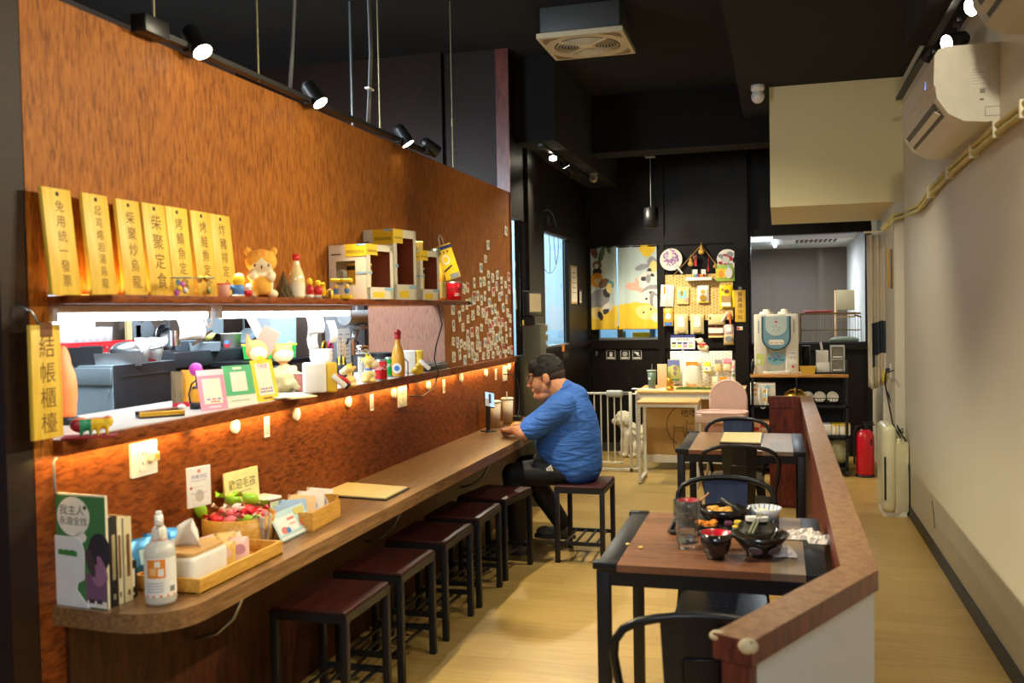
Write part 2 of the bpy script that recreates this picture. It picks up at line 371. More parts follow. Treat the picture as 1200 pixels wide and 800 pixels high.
# glazed wall beyond the partition
XG = -2.09
gy = lambda x: at(x, 340, X=XG).y
G1, G2, G3, G4 = gy(617), gy(635), gy(665.5), gy(689)
boxes('wall_glazed', [(XG-.06, XG, Y2, YB, 2.39, CEIL), (XG-.06, XG, Y2, YB, 0, 1.25), (XG-.10, XG+.03, G1, G2, 0, CEIL), (XG-.05, XG, G3, YB, 1.25, 2.39),
                      (XG-.02, XG+.03, G2, YB, 2.36, 2.43), (XG-.02, XG+.035, G2, YB, 1.235, 1.275), (XG-.02, XG+.02, G3-.04, G3+.04, 1.25, 2.36), (XG-.02, XG+.02, YB-.1, YB, 0, CEIL)], DARKW)
PANE = glassy('window_glass', (.93, .96, .97), 1.45, 0, .02)
def window(name, frame, pane, mats):
    e = bpy.data.objects.new(name, None); COL.objects.link(e); struct(e)
    fr = MB()
    for q in frame: fr.box(*q)
    f_ = fr.build('window_frame', mats[0], e); MB().box(*pane).build('pane', mats[1], e); return e
ALU = mat('silver_aluminium', (150, 152, 150), .35, .7)
window('window_1', [(XG-.03, XG, G1-.02, G1, 1.25, 2.39), (XG-.03, XG, Y2+.05, Y2+.08, .3, 2.39)], (XG-.02, XG-.014, Y2+.02, G1, .3, 2.39), (BLACKM, PANE))
window('window_2', [(XG-.03, XG+.012, G2, G3, 2.345, 2.36), (XG-.03, XG+.012, G2, G3, 1.275, 1.29), (XG-.03, XG+.005, G3-.02, G3, 1.29, 2.345)], (XG-.02, XG-.014, G2, G3, 1.28, 2.35), (ALU, PANE))
boxes('wall_office', [(-4.4, -4.3, Y2, 14, 0, CEIL), (-4.3, XG-.1, 10.72, 10.80, 0, CEIL), (-4.3, -2.7, Y2-.01, Y2+.05, 0, CEIL)], PALEW)
# line drawing of a dog in a circle on the glass
m = MB(onX(XG+.001, 0, 0)); cy, cz = at(643, 283, X=XG).y, at(643, 283, X=XG).z
m.tube([(cy+.40*math.cos(a*PI/20), cz+.30*math.sin(a*PI/20), 0) for a in range(40)], .0035, 4, closed=True)
m.tube([(cy+.02, cz-.30, 0), (cy+.05, cz-.05, 0), (cy+.0, cz+.02, 0), (cy+.03, cz+.10, 0), (cy+.10, cz+.06, 0), (cy+.2, cz+.08, 0), (cy+.22, cz-.02, 0), (cy+.28, cz-.2, 0), (cy+.33, cz-.12, 0)], .0035, 4)
m.text('和', cy, cz+.18, .12)
tag(m.build('window_decal', mat('grey_line_print', (110, 134, 150), .6)), 'thin round line drawing of a dog on the side window glass', 'window sticker')

# back wall
wx = lambda x, y=340: at(x, y, Y=YB).x
wz = lambda y, x=740: at(x, y, Y=YB).z
NX0, NX1, NZ0, NZ1 = wx(701), wx(772), wz(398), wz(288)
PX0, PX1 = wx(861.5), wx(877)
SX0, SX1, SZ0, SZ1 = wx(879), wx(1015.5), wz(402, 950), wz(274, 950)
boxes('wall_back', [(XG-.1, NX0, YB, YB+.1, 0, CEIL), (NX0, NX1, YB, YB+.1, 0, NZ0), (NX0, NX1, YB, YB+.1, NZ1, CEIL), (NX1, SX0, YB, YB+.1, 0, CEIL),
                    (SX0, SX1, YB, YB+.1, 0, SZ0), (SX0, SX1, YB, YB+.1, SZ1, CEIL), (SX1, XR, YB, YB+.1, 0, CEIL)], DARKW)
boxes('trim_1', [(PX0, PX1, YB-.12, YB, 0, CEIL)], DARKW)
boxes('trim_2', [(wx(770.5), wx(779), YB-.035, YB, 0, CEIL), (XG, PX0, YB-.03, YB, NZ1-.01, NZ1+.09), (XG, PX0, YB-.03, YB, NZ0-.10, NZ0), (wx(686), wx(692), YB-.03, YB, 0, CEIL)], DARKW)
boxes('trim_3', [(SX0-.06, SX1+.1, YB-.05, YB, SZ1, SZ1+.06), (SX0-.06, SX0, YB-.05, YB, SZ0, SZ1), (SX1, SX1+.10, YB-.05, YB, 0, SZ1), (SX0-.06, SX1+.1, YB-.06, YB, SZ0-.07, SZ0)], DARKW)
boxes('trim_4', [(XG, PX0, YB-.014, YB, 0, .10)], mat('grey_kickboard', (56, 52, 48), .5))
window('window_3', [(NX0, NX1, YB+.02, YB+.05, NZ0, NZ0+.025)], (NX0, NX1, YB+.03, YB+.036, NZ0, NZ1), (ALU, PANE))
window('window_4', [(SX0, SX0+.012, YB, YB+.05, SZ0, SZ1), (SX1-.012, SX1, YB, YB+.05, SZ0, SZ1), (SX0, SX1, YB, YB+.05, SZ0, SZ0+.012)], (SX0, SX1, YB+.03, YB+.036, SZ0, SZ1), (BLACKM, PANE))
boxes('wall_curtain_room', [(-2.4, -.9, 12.4, 12.5, 0, CEIL), (-2.5, -2.4, YB+.1, 12.5, 0, CEIL), (-.95, -.87, YB+.1, 12.5, 0, CEIL)], PALEW)
boxes('wall_service_room', [(-.87, .9, 13.6, 13.7, 0, 2.6)], mat('grey_room_wall', (104, 90, 76), .7, var=.04))
boxes('wall_service_side', [(.90, .954, YB+.1, 13.6, 0, 2.42)], mat('white_room_wall', (220, 218, 212), .7, var=.03))
boxes('ceiling_service_room', [(-.87, XR, YB+.1, 13.6, 2.42, 2.5)], mat('white_room_ceiling', (190, 190, 186), .7))

# shop front behind the camera: dusk seen through its panes, mirrored in the far glass
fx = [(-5.3, -3.9), (-1.6, -.68), (-.21, -.08), (.93, 1.1)]
boxes('wall_front', [(a, b, -4.1, -4, 0, CEIL) for a, b in fx]+[(-5.3, 1.1, -4.1, -4, 0, 1.42), (-5.3, -.75, -4.1, -4, 2.3, CEIL), (-.75, 1.1, -4.1, -4, 2.42, CEIL)], DARKW)

# counter and its maroon front
YE = Y2-.05
CY0 = at(56, 710, Z=ZC).y
cp = [(XP, CY0), (XP+.20, CY0-.015)]+[(XF-.16+.16*math.cos(a), CY0+.145+.16*math.sin(a)) for a in [R(-90+15*k) for k in range(7)]]+[(XF, YE), (XP, YE)]
ct = thing('worktop', 'long walnut-coloured counter along the orange-brown partition', 'counter')
MB().prism(cp, .056, 0, ZC-.056).build('countertop', WALNUT, ct)
for yy in (2.95, 4.42, 5.95):
    mm = MB(); mm.tube([(XP, yy, ZC-.33), (XP+.10, yy, ZC-.30), (XP+.17, yy, ZC-.24), (XP+.215, yy, ZC-.15), (XP+.22, yy, ZC-.056)], .008, 6); mm.build('support_bracket', STEEL, ct)
boxes('wall_counter_front', [(XP, XP+.012, CY0+.05, Y2-.03, 0, ZC-.056)], grain('dark_brown_counter_front', (44, 20, 12), (84, 40, 24), (14, 14, 2.6), 3.4, .45, spec=.3))

# ledge of the hatch and upper shelf
LX = XP+.035
SLY0 = at(70, 533, X=XP).y
led = thing('serving_ledge', 'brown ledge of the serving hatch with a warm light strip beneath', 'shelf')
mb = MB(); mb.box(-2.50, LX, HY0+.001, YJ-.002, ZS-.045, ZS, 0, .003); mb.box(XP+.001, LX, SLY0, HY0+.01, ZS-.045, ZS); mb.box(XP+.001, LX, YJ-.01, Y2-.02, ZS-.0451, ZS, 0, .003)
mb.build('board', SAP_H, led)
MB().box(-2.495, LX-.012, HY0+.003, YJ-.003, ZS, ZS+.003).build('white_top_sheet', mat('white_laminate', (204, 196, 186), .35), led)
STRIP = glow('amber_light_strip', (255, 190, 80), 1.5)
MB().box(XP+.010, XP+.020, SLY0+.05, Y2-.06, ZS-.0468, ZS-.0452).build('light_strip', STRIP, led)
n = 7
for k in range(n):
    y_ = SLY0+.25+(Y2-SLY0-.5)*k/(n-1)
    area((XP+.030, y_, ZS-.050), (XP-.05, y_, 1.0), 1.2, .012, (Y2-SLY0-.3)/n, AMBER)
UY0, UY1, UX = HY0+.002, at(547, 354, X=XP+.2).y, XP+.22
ush = thing('upper_shelf', 'long brown shelf above the serving hatch holding plaques and figures', 'shelf')
MB().box(XP-.10, UX, UY0, UY1, ZU, ZU+.024, 0, .002).build('board', SAP_H, ush)
MB().box(UX-.05, UX+.005, UY1-.02, UY1+.02, ZU+.001, ZU+.02, 0, .003).build('end_bracket', BLACKM, ush)
MB().box(XP+.012, XP+.02, UY0+.02, UY0+1.2, ZU+.0245, ZU+.031).build('light_strip', STRIP, ush)
ZUT = ZU+.024
for k in range(2): area((XP+.03, UY0+.3+.6*k, ZUT+.012), (XP, UY0+.3+.6*k, 3), 1.0, .012, .55, AMBER)

# low partition at the right of the tables
LZ = .90
p1 = at(987, 662, Z=LZ); p2 = at(1026, 667, Z=LZ); q1 = at(836, 728, Z=LZ); q2 = at(881, 752, Z=LZ)
LXi, LXo = .158, .255; LYc = p2.y; LYf = 7.93
lw = thing('low_partition', 'waist-high maroon divider with brown cap beside the dining tables', 'partition')
e = V((LXo-q2.x, LYc-q2.y, 0)).normalized(); nrm = V((e.y, -e.x, 0)); th = .095
o2 = V((LXo, LYc, 0)); n2 = V((q2.x, q2.y, 0))
n1 = n2-nrm*th; i1 = n1+e*((LXi-n1.x)/e.x)
cap = [(LXo, LYc), (LXo, LYf), (-.09, LYf), (-.09, LYf-.07), (LXi, LYf-.07), (i1.x, i1.y), (n1.x, n1.y), (n2.x, n2.y)]
MB().prism(cap, .056, 0, LZ-.056, 1).build('cap', [CAPW, MAROON], lw)
mb = MB()
f = .014
def wallp(pts, z0, z1, m): mb.prism(pts, z1-z0, m, z0)
wallp([(LXo-f, LYc), (LXo-f, LYf-.01), (LXi+f, LYf-.01), (LXi+f, i1.y)], 0, LZ-.056, 0)
a = o2-nrm*f; b = n2-nrm*f+e*f; c = n1+nrm*f+e*f; d = V((LXi+f, i1.y, 0))
wallp([(a.x-.001, a.y), (d.x, d.y), (c.x, c.y), (b.x, b.y)], 0, LZ-.056, 0)
wallp([(-.08, LYf-.01), (LXi+f, LYf-.01), (LXi+f, LYf-.06), (-.08, LYf-.06)], 0, LZ-.056, 0)
mb.build('panel', MAROON, lw)
mb = MB()
o3 = V((LXo-f, LYc, 0))+nrm*0
A0 = n2+nrm*(-f+.002)+e*.045; A1 = a+nrm*.002
mb.prism([(A0.x, A0.y), (A1.x, A1.y), (A1.x+.002, A1.y+.03), (LXo-f+.002, LYf-.1), (LXo-f-.004, LYf-.1), (A1.x-.006, A1.y+.02), (A0.x-.004, A0.y+.006)], LZ-.058, 0, .0)
g0 = A0+e*.13+nrm*.0025
mk = mb.build('painted_face', mat('pale_grey_paint', (210, 212, 218), .6, var=.03), lw)
mb = MB(Matrix.Translation((g0.x, g0.y, .70)) @ Matrix(((e.x, 0, nrm.x, 0), (e.y, 0, nrm.y, 0), (0, 1, 0, 0), (0, 0, 0, 1))))
mb.prism([(0, -.05), (.02, -.02), (.035, .0), (.05, .035), (.04, .04), (.03, .02), (.012, .01), (.005, -.01)], .0006)
mb.build('grey_scuff', mat('grey_scuff', (150, 146, 140), .7), lw)
mb = MB()
mb.box(-.075, -.055, LYf-.068, LYf-.06, .02, LZ-.04); mb.box(.12, .155, LYf-.068, LYf-.06, .02, LZ-.04); mb.box(-.055, .12, LYf-.068, LYf-.06, LZ-.09, LZ-.04); mb.box(-.055, .12, LYf-.068, LYf-.06, .02, .08)
mb.build('end_frame', MAROON, lw)
TAPE = mat('cream_putty', (206, 190, 150), .7, var=.15, scale=60)
mb = MB(); mb.ell((n1.x+.012, n1.y+.012, LZ-.010), (.021, .018, .0125)); mb.build('corner_putty', TAPE, lw)
mb = MB(); mb.ell((n2.x-.008, n2.y+.012, LZ-.014), (.022, .016, .018)); mb.build('corner_putty', TAPE, lw)
# ================================================================== FURNITURE
STOOLTOP = grain('red_brown_stool_top', (40, 13, 11), (74, 27, 20), (30, 2.5, 30), 3, .45, bump=.05)
def make_stool(label):
    W, D, H, t = .325, .42, .497, .03
    s = thing('counter_stool', label, 'stool', group='black framed stools along the counter')
    MB().box(-W/2+.004, W/2-.004, -D/2+.004, D/2-.004, H-.016, H, 0, .003).build('seat', STOOLTOP, s)
    f = MB()
    for y in (-D/2, D/2-t): f.box(-W/2, W/2, y, y+t, H-.046, H-.014)
    for x in (-W/2, W/2-t): f.box(x, x+t, -D/2, D/2, H-.046, H-.014)
    f.build('seat_frame', BLACKM, s)
    for x in (-W/2, W/2-t):
        for y in (-D/2, D/2-t): MB().box(x, x+t, y, y+t, 0, H-.02, 0, .002).build('leg', BLACKM, s)
    r = MB()
    for y in (-D/2+.004, D/2-t+.004): r.box(-W/2+t, W/2-t, y, y+.022, .115, .137)
    for k in range(4):
        x = -W/2+.06+(W-.12)*k/3; r.box(x-.006, x+.006, -D/2+.02, D/2-.02, .12, .132)
    r.build('foot_rest', BLACKM, s); return s
stool0 = make_stool('black-framed stool with red-brown top at the near end, nearest the camera')
stool0.location = (-1.745, 3.43, 0)
for x, y, rz, lab in [(-1.745, 3.975, 0, 'second stool from the camera under the counter, its top dark red-brown'),
                      (-1.745, 4.545, 0, 'third stool from the camera under the counter, middle of the five tucked in'),
                      (-1.745, 5.085, 0, 'fourth stool from the camera under the counter, two before the seated man'),
                      (-1.72, 5.63, -.14, 'slightly turned stool right in front of the seated man at the counter'),
                      (-1.238, 6.085, 0, 'stool pulled out from the counter carrying the man in the blue shirt')]:
    dup(stool0, (x, y, 0), rz, lab)

TABTOP = planks('acacia_table_blocks', (160, 112, 84), (126, 88, 66), (160, 124, 100), .11, .62, .24)
TABTOP2 = planks('pale_table_blocks', (160, 134, 106), (112, 104, 92), (160, 140, 120), 2.0, .085, .45)  # striped end; its paleness is partly a reflection painted in
def make_table(label, x0, x1, y0, y1, pale):
    cx, cy = (x0+x1)/2, (y0+y1)/2; hx, hy = (x1-x0)/2, (y1-y0)/2; H = .75
    s = thing('dining_table', label, 'table', (cx, cy, 0), 0, 'dining tables with black steel frames')
    e = .07; t = MB()
    t.box(-hx+e, pale, -hy, hy, H-.026, H-.001, 0); t.box(pale, hx-e, -hy, hy, H-.026, H-.001, 1)
    t.build('tabletop', [TABTOP, TABTOP2], s)
    for sx in (-1, 1):
        m = MB(); a, b = sorted((sx*hx, sx*(hx-e))); m.box(a, b, -hy, hy, H-.03, H+.001, 0, .002)
        if sx < 0:
            for y in (-hy, hy-.03): m.box(-hx-.012, -hx+e, y-.006, y+.034, H-.02, H+.006, 0, .004)
        m.build('edge_strip', BLACKM, s)
        for y in (-hy, hy-.045):
            q = sx*hx; a, b = sorted((q, q-sx*.045)); MB().box(a, b, y, y+.045, 0, H-.03, 0, .002).build('leg', BLACKM, s)
    m = MB()
    for y in (-hy+.004, hy-.034): m.box(-hx+.04, hx-.04, y, y+.03, H-.075, H-.026)
    for x in (-hx+.006, hx-.036): m.box(x, x+.03, -hy+.04, hy-.04, H-.075, H-.03)
    m.build('apron', BLACKM, s); return s
make_table('near dining table holding used bowls, a glass and crumpled tissues', -.612, .148, 3.175, 4.03, .20)
make_table('far dining table, cleared except for one menu lying on it', -.612, .148, 5.87, 6.73, .13)

NAVY = mat('navy_powder_coat', (44, 58, 88), .4, .2); CHBLK = mat('black_lacquered_metal', (28, 28, 30), .35, .3)
def make_chair(label, paint, loc, rz):
    s = thing('metal_chair', label, 'chair', loc, rz, 'metal chairs with hoop backs')
    m = MB(); m.prism(rrect(.36, .36, .06), .022, 0, .436); m.prism(rrect(.33, .33, .055), .004, 0, .458)
    m.box(-.165, .165, -.178, -.165, .405, .44); m.box(-.178, -.165, -.165, .165, .405, .44); m.box(.165, .178, -.165, .165, .405, .44)
    m.build('seat', CHBLK, s)
    for sx in (-1, 1):
        for y0, y1 in ((-.155, -.215), (.155, .225)):
            m = MB(); a, b = .024, .014
            vs = [(sx*.155+i*a, y0+j*a, .44) for i, j in ((-1,-1),(1,-1),(1,1),(-1,1))]+[(sx*.205+i*b, y1+j*b, 0) for i, j in ((-1,-1),(1,-1),(1,1),(-1,1))]
            m.add(vs, [(0,1,2,3),(7,6,5,4),(0,4,5,1),(1,5,6,2),(2,6,7,3),(3,7,4,0)]); m.build('leg', CHBLK, s)
    pts = []
    half = [(.168, .165, .40), (.178, .178, .47), (.195, .20, .55), (.212, .22, .64), (.222, .234, .71), (.218, .243, .752), (.195, .25, .786), (.158, .254, .806), (.11, .257, .818), (.055, .259, .825)]
    pts = [(-x, y, z) for x, y, z in half]+[(0, .26, .827)]+[(x, y, z) for x, y, z in reversed(half)]
    MB().tube(pts, .0125, 8).build('back_hoop', CHBLK, s)
    m = MB(); rows = []
    for k in range(9):
        t = k/8; z = .445+.375*t; w = .083+.018*t; y = .17+.085*t+.012*math.sin(PI*t); rows.append((w, y, z))
    vs = []
    for w, y, z in rows: vs += [(-w, y, z), (-w*.4, y+.008, z), (w*.4, y+.008, z), (w, y, z)]
    n = len(vs); vs += [(a, b+.006, c) for a, b, c in vs]; fs = []
    for k in range(8):
        for j in range(3):
            a = k*4+j; fs += [(a, a+1, a+5, a+4), (a+n, a+4+n, a+5+n, a+1+n)]
        fs += [(k*4, k*4+4, k*4+4+n, k*4+n), (k*4+3, k*4+3+n, k*4+7+n, k*4+7)]
    fs += [(0, n, n+1, 1), (1, n+1, n+2, 2), (2, n+2, n+3, 3)]; e = 32; fs += [(e, e+1, e+1+n, e+n), (e+1, e+2, e+2+n, e+1+n), (e+2, e+3, e+3+n, e+2+n)]
    m.add(vs, fs)
    yy = lambda z: .17+.085*(z-.445)/.375+.012*math.sin(PI*(z-.445)/.375)+.008
    for dy in (-.004, .010):
        m.tube([(x, yy(z)+dy, z) for x, z in [(-.045, .56), (-.045, .70), (-.038, .712), (.038, .712), (.045, .70), (.045, .56)]], .0035, 6)
    m.build('splat', paint, s); return s
make_chair('nearest black metal chair, its back to the camera beside the divider end', CHBLK, (-.235, 2.70, 0), PI+.12)
make_chair('navy-backed metal chair facing the camera behind the near table', NAVY, (-.245, 4.24, 0), 0)
make_chair('black metal chair with its back to the camera at the far table', CHBLK, (-.225, 5.80, 0), PI)
make_chair('navy-backed metal chair behind the far table, facing the camera', NAVY, (-.29, 6.66, 0), 0)
# backless stool under the near table
s = thing('metal_stool', 'backless black metal stool pushed under the near dining table', 'stool', (-.225, 3.74, 0))
m = MB(); m.prism(rrect(.34, .42, .07), .03, 0, .425); m.prism(rrect(.31, .39, .06), .005, 0, .455); 
for x, y in ((-.02, .02), (.02, .02), (-.02, -.02), (.02, -.02), (.06, .08), (.06, -.08)): m.disc(x, y, .004, None, .0008, 1, .4597)
m.build('seat', [mat('gloss_lightened_black', (52, 50, 46), .22, .5), GREY], s)  # black of the seat lightened to stand in for its gloss
for sx in (-1, 1):
    for sy in (-1, 1): 
        m = MB(); m.bar((sx*.135, sy*.175, .43), (sx*.18, sy*.215, 0), .034, .034); m.build('leg', CHBLK, s)
m = MB(); m.bar((-.155, -.19, .2), (.155, .19, .2), .02, .012); m.bar((.155, -.19, .2), (-.155, .19, .2), .02, .012); m.build('stretcher', CHBLK, s)

# pink high chair
PNK = mat('pale_pink_plastic', (238, 200, 184), .35)
hc = at(850, 556, Z=0)
HCY = 8.75; HCX = at(850, 490, Y=HCY).x
s = thing('high_chair', 'pale pink plastic high chair with tray behind the far table', 'high chair', (HCX, HCY, 0), -.12)
zt = at(850, 446, Y=HCY+.15).z; zy = at(850, 482, Y=HCY-.2).z
m = MB(onY(0, .17, 0)); bp = [(-.16, .50), (.16, .50)]+[(.16*math.cos(R(a)), zt-.17+.17*math.sin(R(a))) for a in range(0, 181, 15)]
m.prism(bp, .02); m.to(None)
m.tube([(-.165, .16, .55), (-.165, .16, zt-.17)]+[(.165*math.cos(R(a)), .16, zt-.17+.172*math.sin(R(a))) for a in range(180, -1, -15)]+[(.165, .16, .55)], .012, 8)
m.build('backrest', PNK, s)
m = MB(); m.box(-.17, .17, -.12, .17, .50, .525, 0, .01); m.box(-.18, -.165, -.12, .17, .5, .66, 0, .005); m.box(.165, .18, -.12, .17, .5, .66, 0, .005)
m.box(-.16, .16, -.14, -.12, .46, .60, 0, .008); m.build('seat', PNK, s)
m = MB(); m.prism(rrect(.44, .30, .09, 6, 0, -.14), .02, 0, zy-.04); m.prism(rrect(.44, .30, .09, 6, 0, -.14), .004, 0, zy-.02)
m.tube([(x, y, zy-.012) for x, y in rrect(.43, .29, .09, 6, 0, -.14)], .010, 6, 0, True)
m.box(-.205, .205, -.285, -.265, zy-.10, zy-.02, 0, .008); m.build('tray', PNK, s)
m = MB(); m.box(-.02, .02, -.15, -.142, .48, .64); m.build('crotch_strap', PNK, s)
for sx in (-1, 1):
    for sy in (-1, 1): MB().cyl((sx*.15, sy*.11, .52), (sx*.22, sy*.23, 0), .0135, .0125, 10).build('leg', mat('pale_grey_metal', (196, 194, 184), .35, .3), s)

# white angle-iron desk, its kraft panel, and the small table nested in front
DF = mat('white_slotted_steel', (232, 228, 212), .45); DTOP = mat('white_desk_top', (226, 218, 196), .5)
DY = 9.38; dx0, dx1 = at(745, 500, Y=DY).x, at(872, 500, Y=DY).x; dz = at(745, 458.5, Y=DY).z; DD = .82
s = thing('display_desk', 'white slotted-steel desk with kraft panel under the pegboards', 'desk', (dx0, DY, 0))
w = dx1-dx0
m = MB(); m.box(0, w, 0, DD, dz-.022, dz-.003, 1); m.box(-.004, w+.004, -.006, DD, dz-.016, dz, 0); m.build('desktop', [LTWOOD, DTOP], s)
for i, (x, y) in enumerate(((0, 0), (w-.04, 0), (0, DD-.04), (w-.04, DD-.04))):
    m = MB(); m.box(x, x+.04, y, y+.003, 0, dz-.022); m.box(x if i % 2 == 0 else x+.037, x+.003 if i % 2 == 0 else x+.04, y, y+.04, 0, dz-.022)
    if y == 0:
        for k in range(24): m.box(x+.014, x+.022, y-.0006, y, .03+k*.03, .043+k*.03, 1)
        for k in range(24): m.box(x+.03, x+.036, y-.0006, y, .045+k*.03, .057+k*.03, 1)
    m.build('post', [DF, DGREY], s)
m = MB(); m.box(.04, w-.04, .004, .03, dz-.075, dz-.024); m.box(.04, w-.04, .14, .17, .075, .15); m.box(0, .03, .04, DD-.04, dz-.07, dz-.024); m.build('rail', DF, s)
KRAFT = mat('kraft_board', (186, 146, 82), .7, var=.07, scale=30)
pn = MB().box(.05, w-.03, .15, .16, .12, dz-.08).build('kraft_panel', KRAFT, s)
# line drawing of two dogs in a bubble
m = MB(onY(0, .149, 0)); gx, gz = at(805, 503, Y=DY+.15).x-dx0, at(805, 503, Y=DY+.15).z
m.tube([(gx+.20*math.cos(R(a)), gz+.04+.21*math.sin(R(a)), 0) for a in range(-60, 250, 12)], .0028, 4)
for ox, sc in ((-.08, 1.), (.06, 1.35)):
    q = [(-.05, -.2), (-.055, -.08), (-.045, -.02), (-.05, .04), (-.03, .02), (.03, .02), (.05, .04), (.045, -.02), (.06, -.08), (.055, -.2)]
    m.tube([(gx+ox+a*sc, gz+.0+b*sc+.03*(sc-1)*3, 0) for a, b in q], .0028, 4)
    for e_ in (-.02, .02): m.disc(gx+ox+e_*sc, gz-.015*sc+.09*(sc-1), .005, None, .002)
m.text('祂嗜', gx+.02, gz+.16, .085, 0, 0)
m.build('dog_drawing', INK, pn)
TY = 8.70; tx0, tx1 = at(748, 560, Y=TY).x, at(818.5, 560, Y=TY).x; tz = at(750, 470.5, Y=TY).z
s = thing('side_table', 'small white-framed table with light wood top before the white desk', 'table', (tx0, TY, 0))
w = tx1-tx0; dp = .42
MB().box(-.005, w+.005, -.005, dp, tz-.022, tz, 0, .003).build('tabletop', LTWOOD, s)
for x in (0, w-.026):
    for y in (0, dp-.03): MB().box(x, x+.026, y, y+.026, 0.012, tz-.022).build('leg', DF, s)
m = MB(); m.box(.026, w-.026, 0, .026, tz-.05, tz-.022); m.box(.026, w-.026, dp-.03, dp-.004, tz-.05, tz-.022)
for x in (0, w-.026): m.box(x, x+.026, .026, dp-.03, tz-.05, tz-.022);
m.build('frame', DF, s)
for x in (0, w-.026): MB().box(x, x+.026, .026, dp-.03, .02, .046).build('foot_rail', DF, s)
m = MB()
for x in (.013, w-.013):
    for y in (.013, dp-.017): m.cyl((x, y, 0), (x, y, .014), .012, None, 10)
m.build('foot_glide', BLACK, s)

# baby gate
GY = 9.36; gx1 = at(741, 500, Y=GY).x; gx0 = XG+.03; gh = at(735, 459, Y=GY).z
s = thing('safety_gate', 'white baby gate across the passage beside the white desk', 'gate', (gx0, GY, 0))
w = gx1-gx0; GW = mat('ivory_gate_enamel', (228, 222, 200), .4)
m = MB(); m.box(w-.03, w, -.014, .014, 0, gh, 0, .003); m.box(0, .028, -.014, .014, 0, gh, 0, .003); m.box(0, w, -.014, .014, .0, .034, 0, .003); m.box(.03, w-.03, -.012, .012, gh-.028, gh-.004, 0, .003); m.box(.05, w-.09, -.01, .01, .075, .098, 0, .003)
m.build('frame', GW, s)
xs = [w-.11-k*.068 for k in range(int((w-.18)/.068)+1)]
for x in xs: MB().cyl((x, 0, .085), (x, 0, gh-.016), .0075, None, 8).build('bar', GW, s)
m = MB(); m.box(w-.26, w-.09, -.024, .022, gh-.055, gh+.016, 0, .02, 3); m.box(w-.10, w-.03, -.012, .012, gh-.02, gh); m.build('latch', mat('grey_latch', (176, 176, 164), .45), s)
m = MB()
for z in (.03, gh-.02): m.cyl((w, 0, z), (w+.05, 0, z), .008, None, 8); m.cyl((w+.042, 0, z), (w+.052, 0, z), .02, None, 12)
m.build('pressure_bolt', GW, s)
# ================================================================== LAMPS AND FIXTURES
def disc_glow(k): return glow('lit_lamp_lens', (255, 244, 214), 22)
LENS = disc_glow(1); LAMPB = mat('black_lamp_housing', (18, 18, 18), .4)
def spot_head(label, p, aim, top, group, lit=True, size=1.15):
    p = V(p); d = (V(aim)-p).normalized()
    s = thing('track_spotlight', label, 'spotlight', (p.x, p.y, top), 0, group); o = V((p.x, p.y, top))
    m = MB(); m.cyl(p-d*.085*size-o, p-o+d*.004, .030*size, .034*size, 18); m.cyl(p-d*.10*size-o, p-d*.085*size-o, .018*size, .030*size, 16); m.build('lamp_housing', LAMPB, s)
    m = MB(); m.cyl(p-o+d*.0042, p-o+d*.0052, .030*size, None, 20); m.build('lens', LENS if lit else DGREY, s)
    b = p-d*.055*size; m = MB(); m.cyl((b.x-o.x, b.y-o.y, -.002), b-o, .007, None, 8); m.box(b.x-o.x-.016, b.x-o.x+.016, b.y-o.y-.05, b.y-o.y+.05, -.03, 0, 0, .003); m.build('stem', LAMPB, s)
    return s
# left track on the partition top, hung on rods
TZ = ZT+.005
ltr0 = at(172, 42, X=-2.02).y; ltr1 = at(505, 176, X=-2.02).y
tr = thing('lighting_track', 'black lighting track hung along the top of the orange-brown partition', 'lighting track', (-2.03, ltr0, 0))
MB().box(-.018, .018, 0, ltr1-ltr0, TZ, TZ+.02).build('rail', LAMPB, tr)
m = MB(); m.box(-.03, .03, -.03, .10, TZ-.01, TZ+.05, 0, .003); m.build('feed_box', LAMPB, tr)
names = ['spotlight nearest the camera on the left hanging track', 'middle lit spotlight on the left hanging track', 'third lit spotlight on the left hanging track, farthest along']
for (p, a), nm in zip(LEFT_SPOTS, names): spot_head(nm, p, a, TZ+.02, 'left track spotlights')
pd = at(512, 178, X=-1.97)
spot_head('unlit dark spotlight at the far end of the left track', pd, pd+V((.5, .55, -.45)), TZ+.02, 'left track spotlights', False)
ROD = mat('galvanised_rod', (150, 140, 104), .4, .6); CAB = mat('grey_cable', (110, 112, 116), .5)
for x, yb, yt, lab in ((303, 96, 0, 'thin threaded rod holding the left track, second from the camera'), (181, 41, 0, 'thin threaded rod over the first left spotlight'), (445.5, 156, 25, 'thin grey rod hanging in the middle of the left track'), (531, 196, 10, 'long thin rod standing on the far end of the partition')):
    b = at(x, yb, X=-2.03 if x != 531 else XP-.05); m = MB(); m.cyl((0, 0, 0), (0, 0, CEIL-b.z), .0045, None, 8)
    if x == 531: m.cyl((0, 0, .28), (0, 0, .33), .009, None, 8)
    tag(m.build('hanging_rod', ROD, None, b), lab, 'rod', 'rods holding the left track')
for x, y, lab, n in ((339, 106, 'short grey cable bundle dropping to the left track', 2), (430, 150, 'long bowed grey cable bundle with a zip tie above the left track', 3)):
    b = at(x, y, X=-2.03); m = MB()
    for k in range(n):
        o = k*.012; m.tube([(0, o, 0), (0, .03+o, .18), (.0, .06+o, .40), (0, .05+o, .7), (0, .10+o, .95), (0, .10+o, CEIL-b.z)], .005, 6, 0 if k < 2 else 1)
    if n > 2: m.box(-.012, .012, .01, .075, .205, .213, 2)
    tag(m.build('cable_bundle', [CAB, ROD, WHITE], None, b), lab, 'cable')
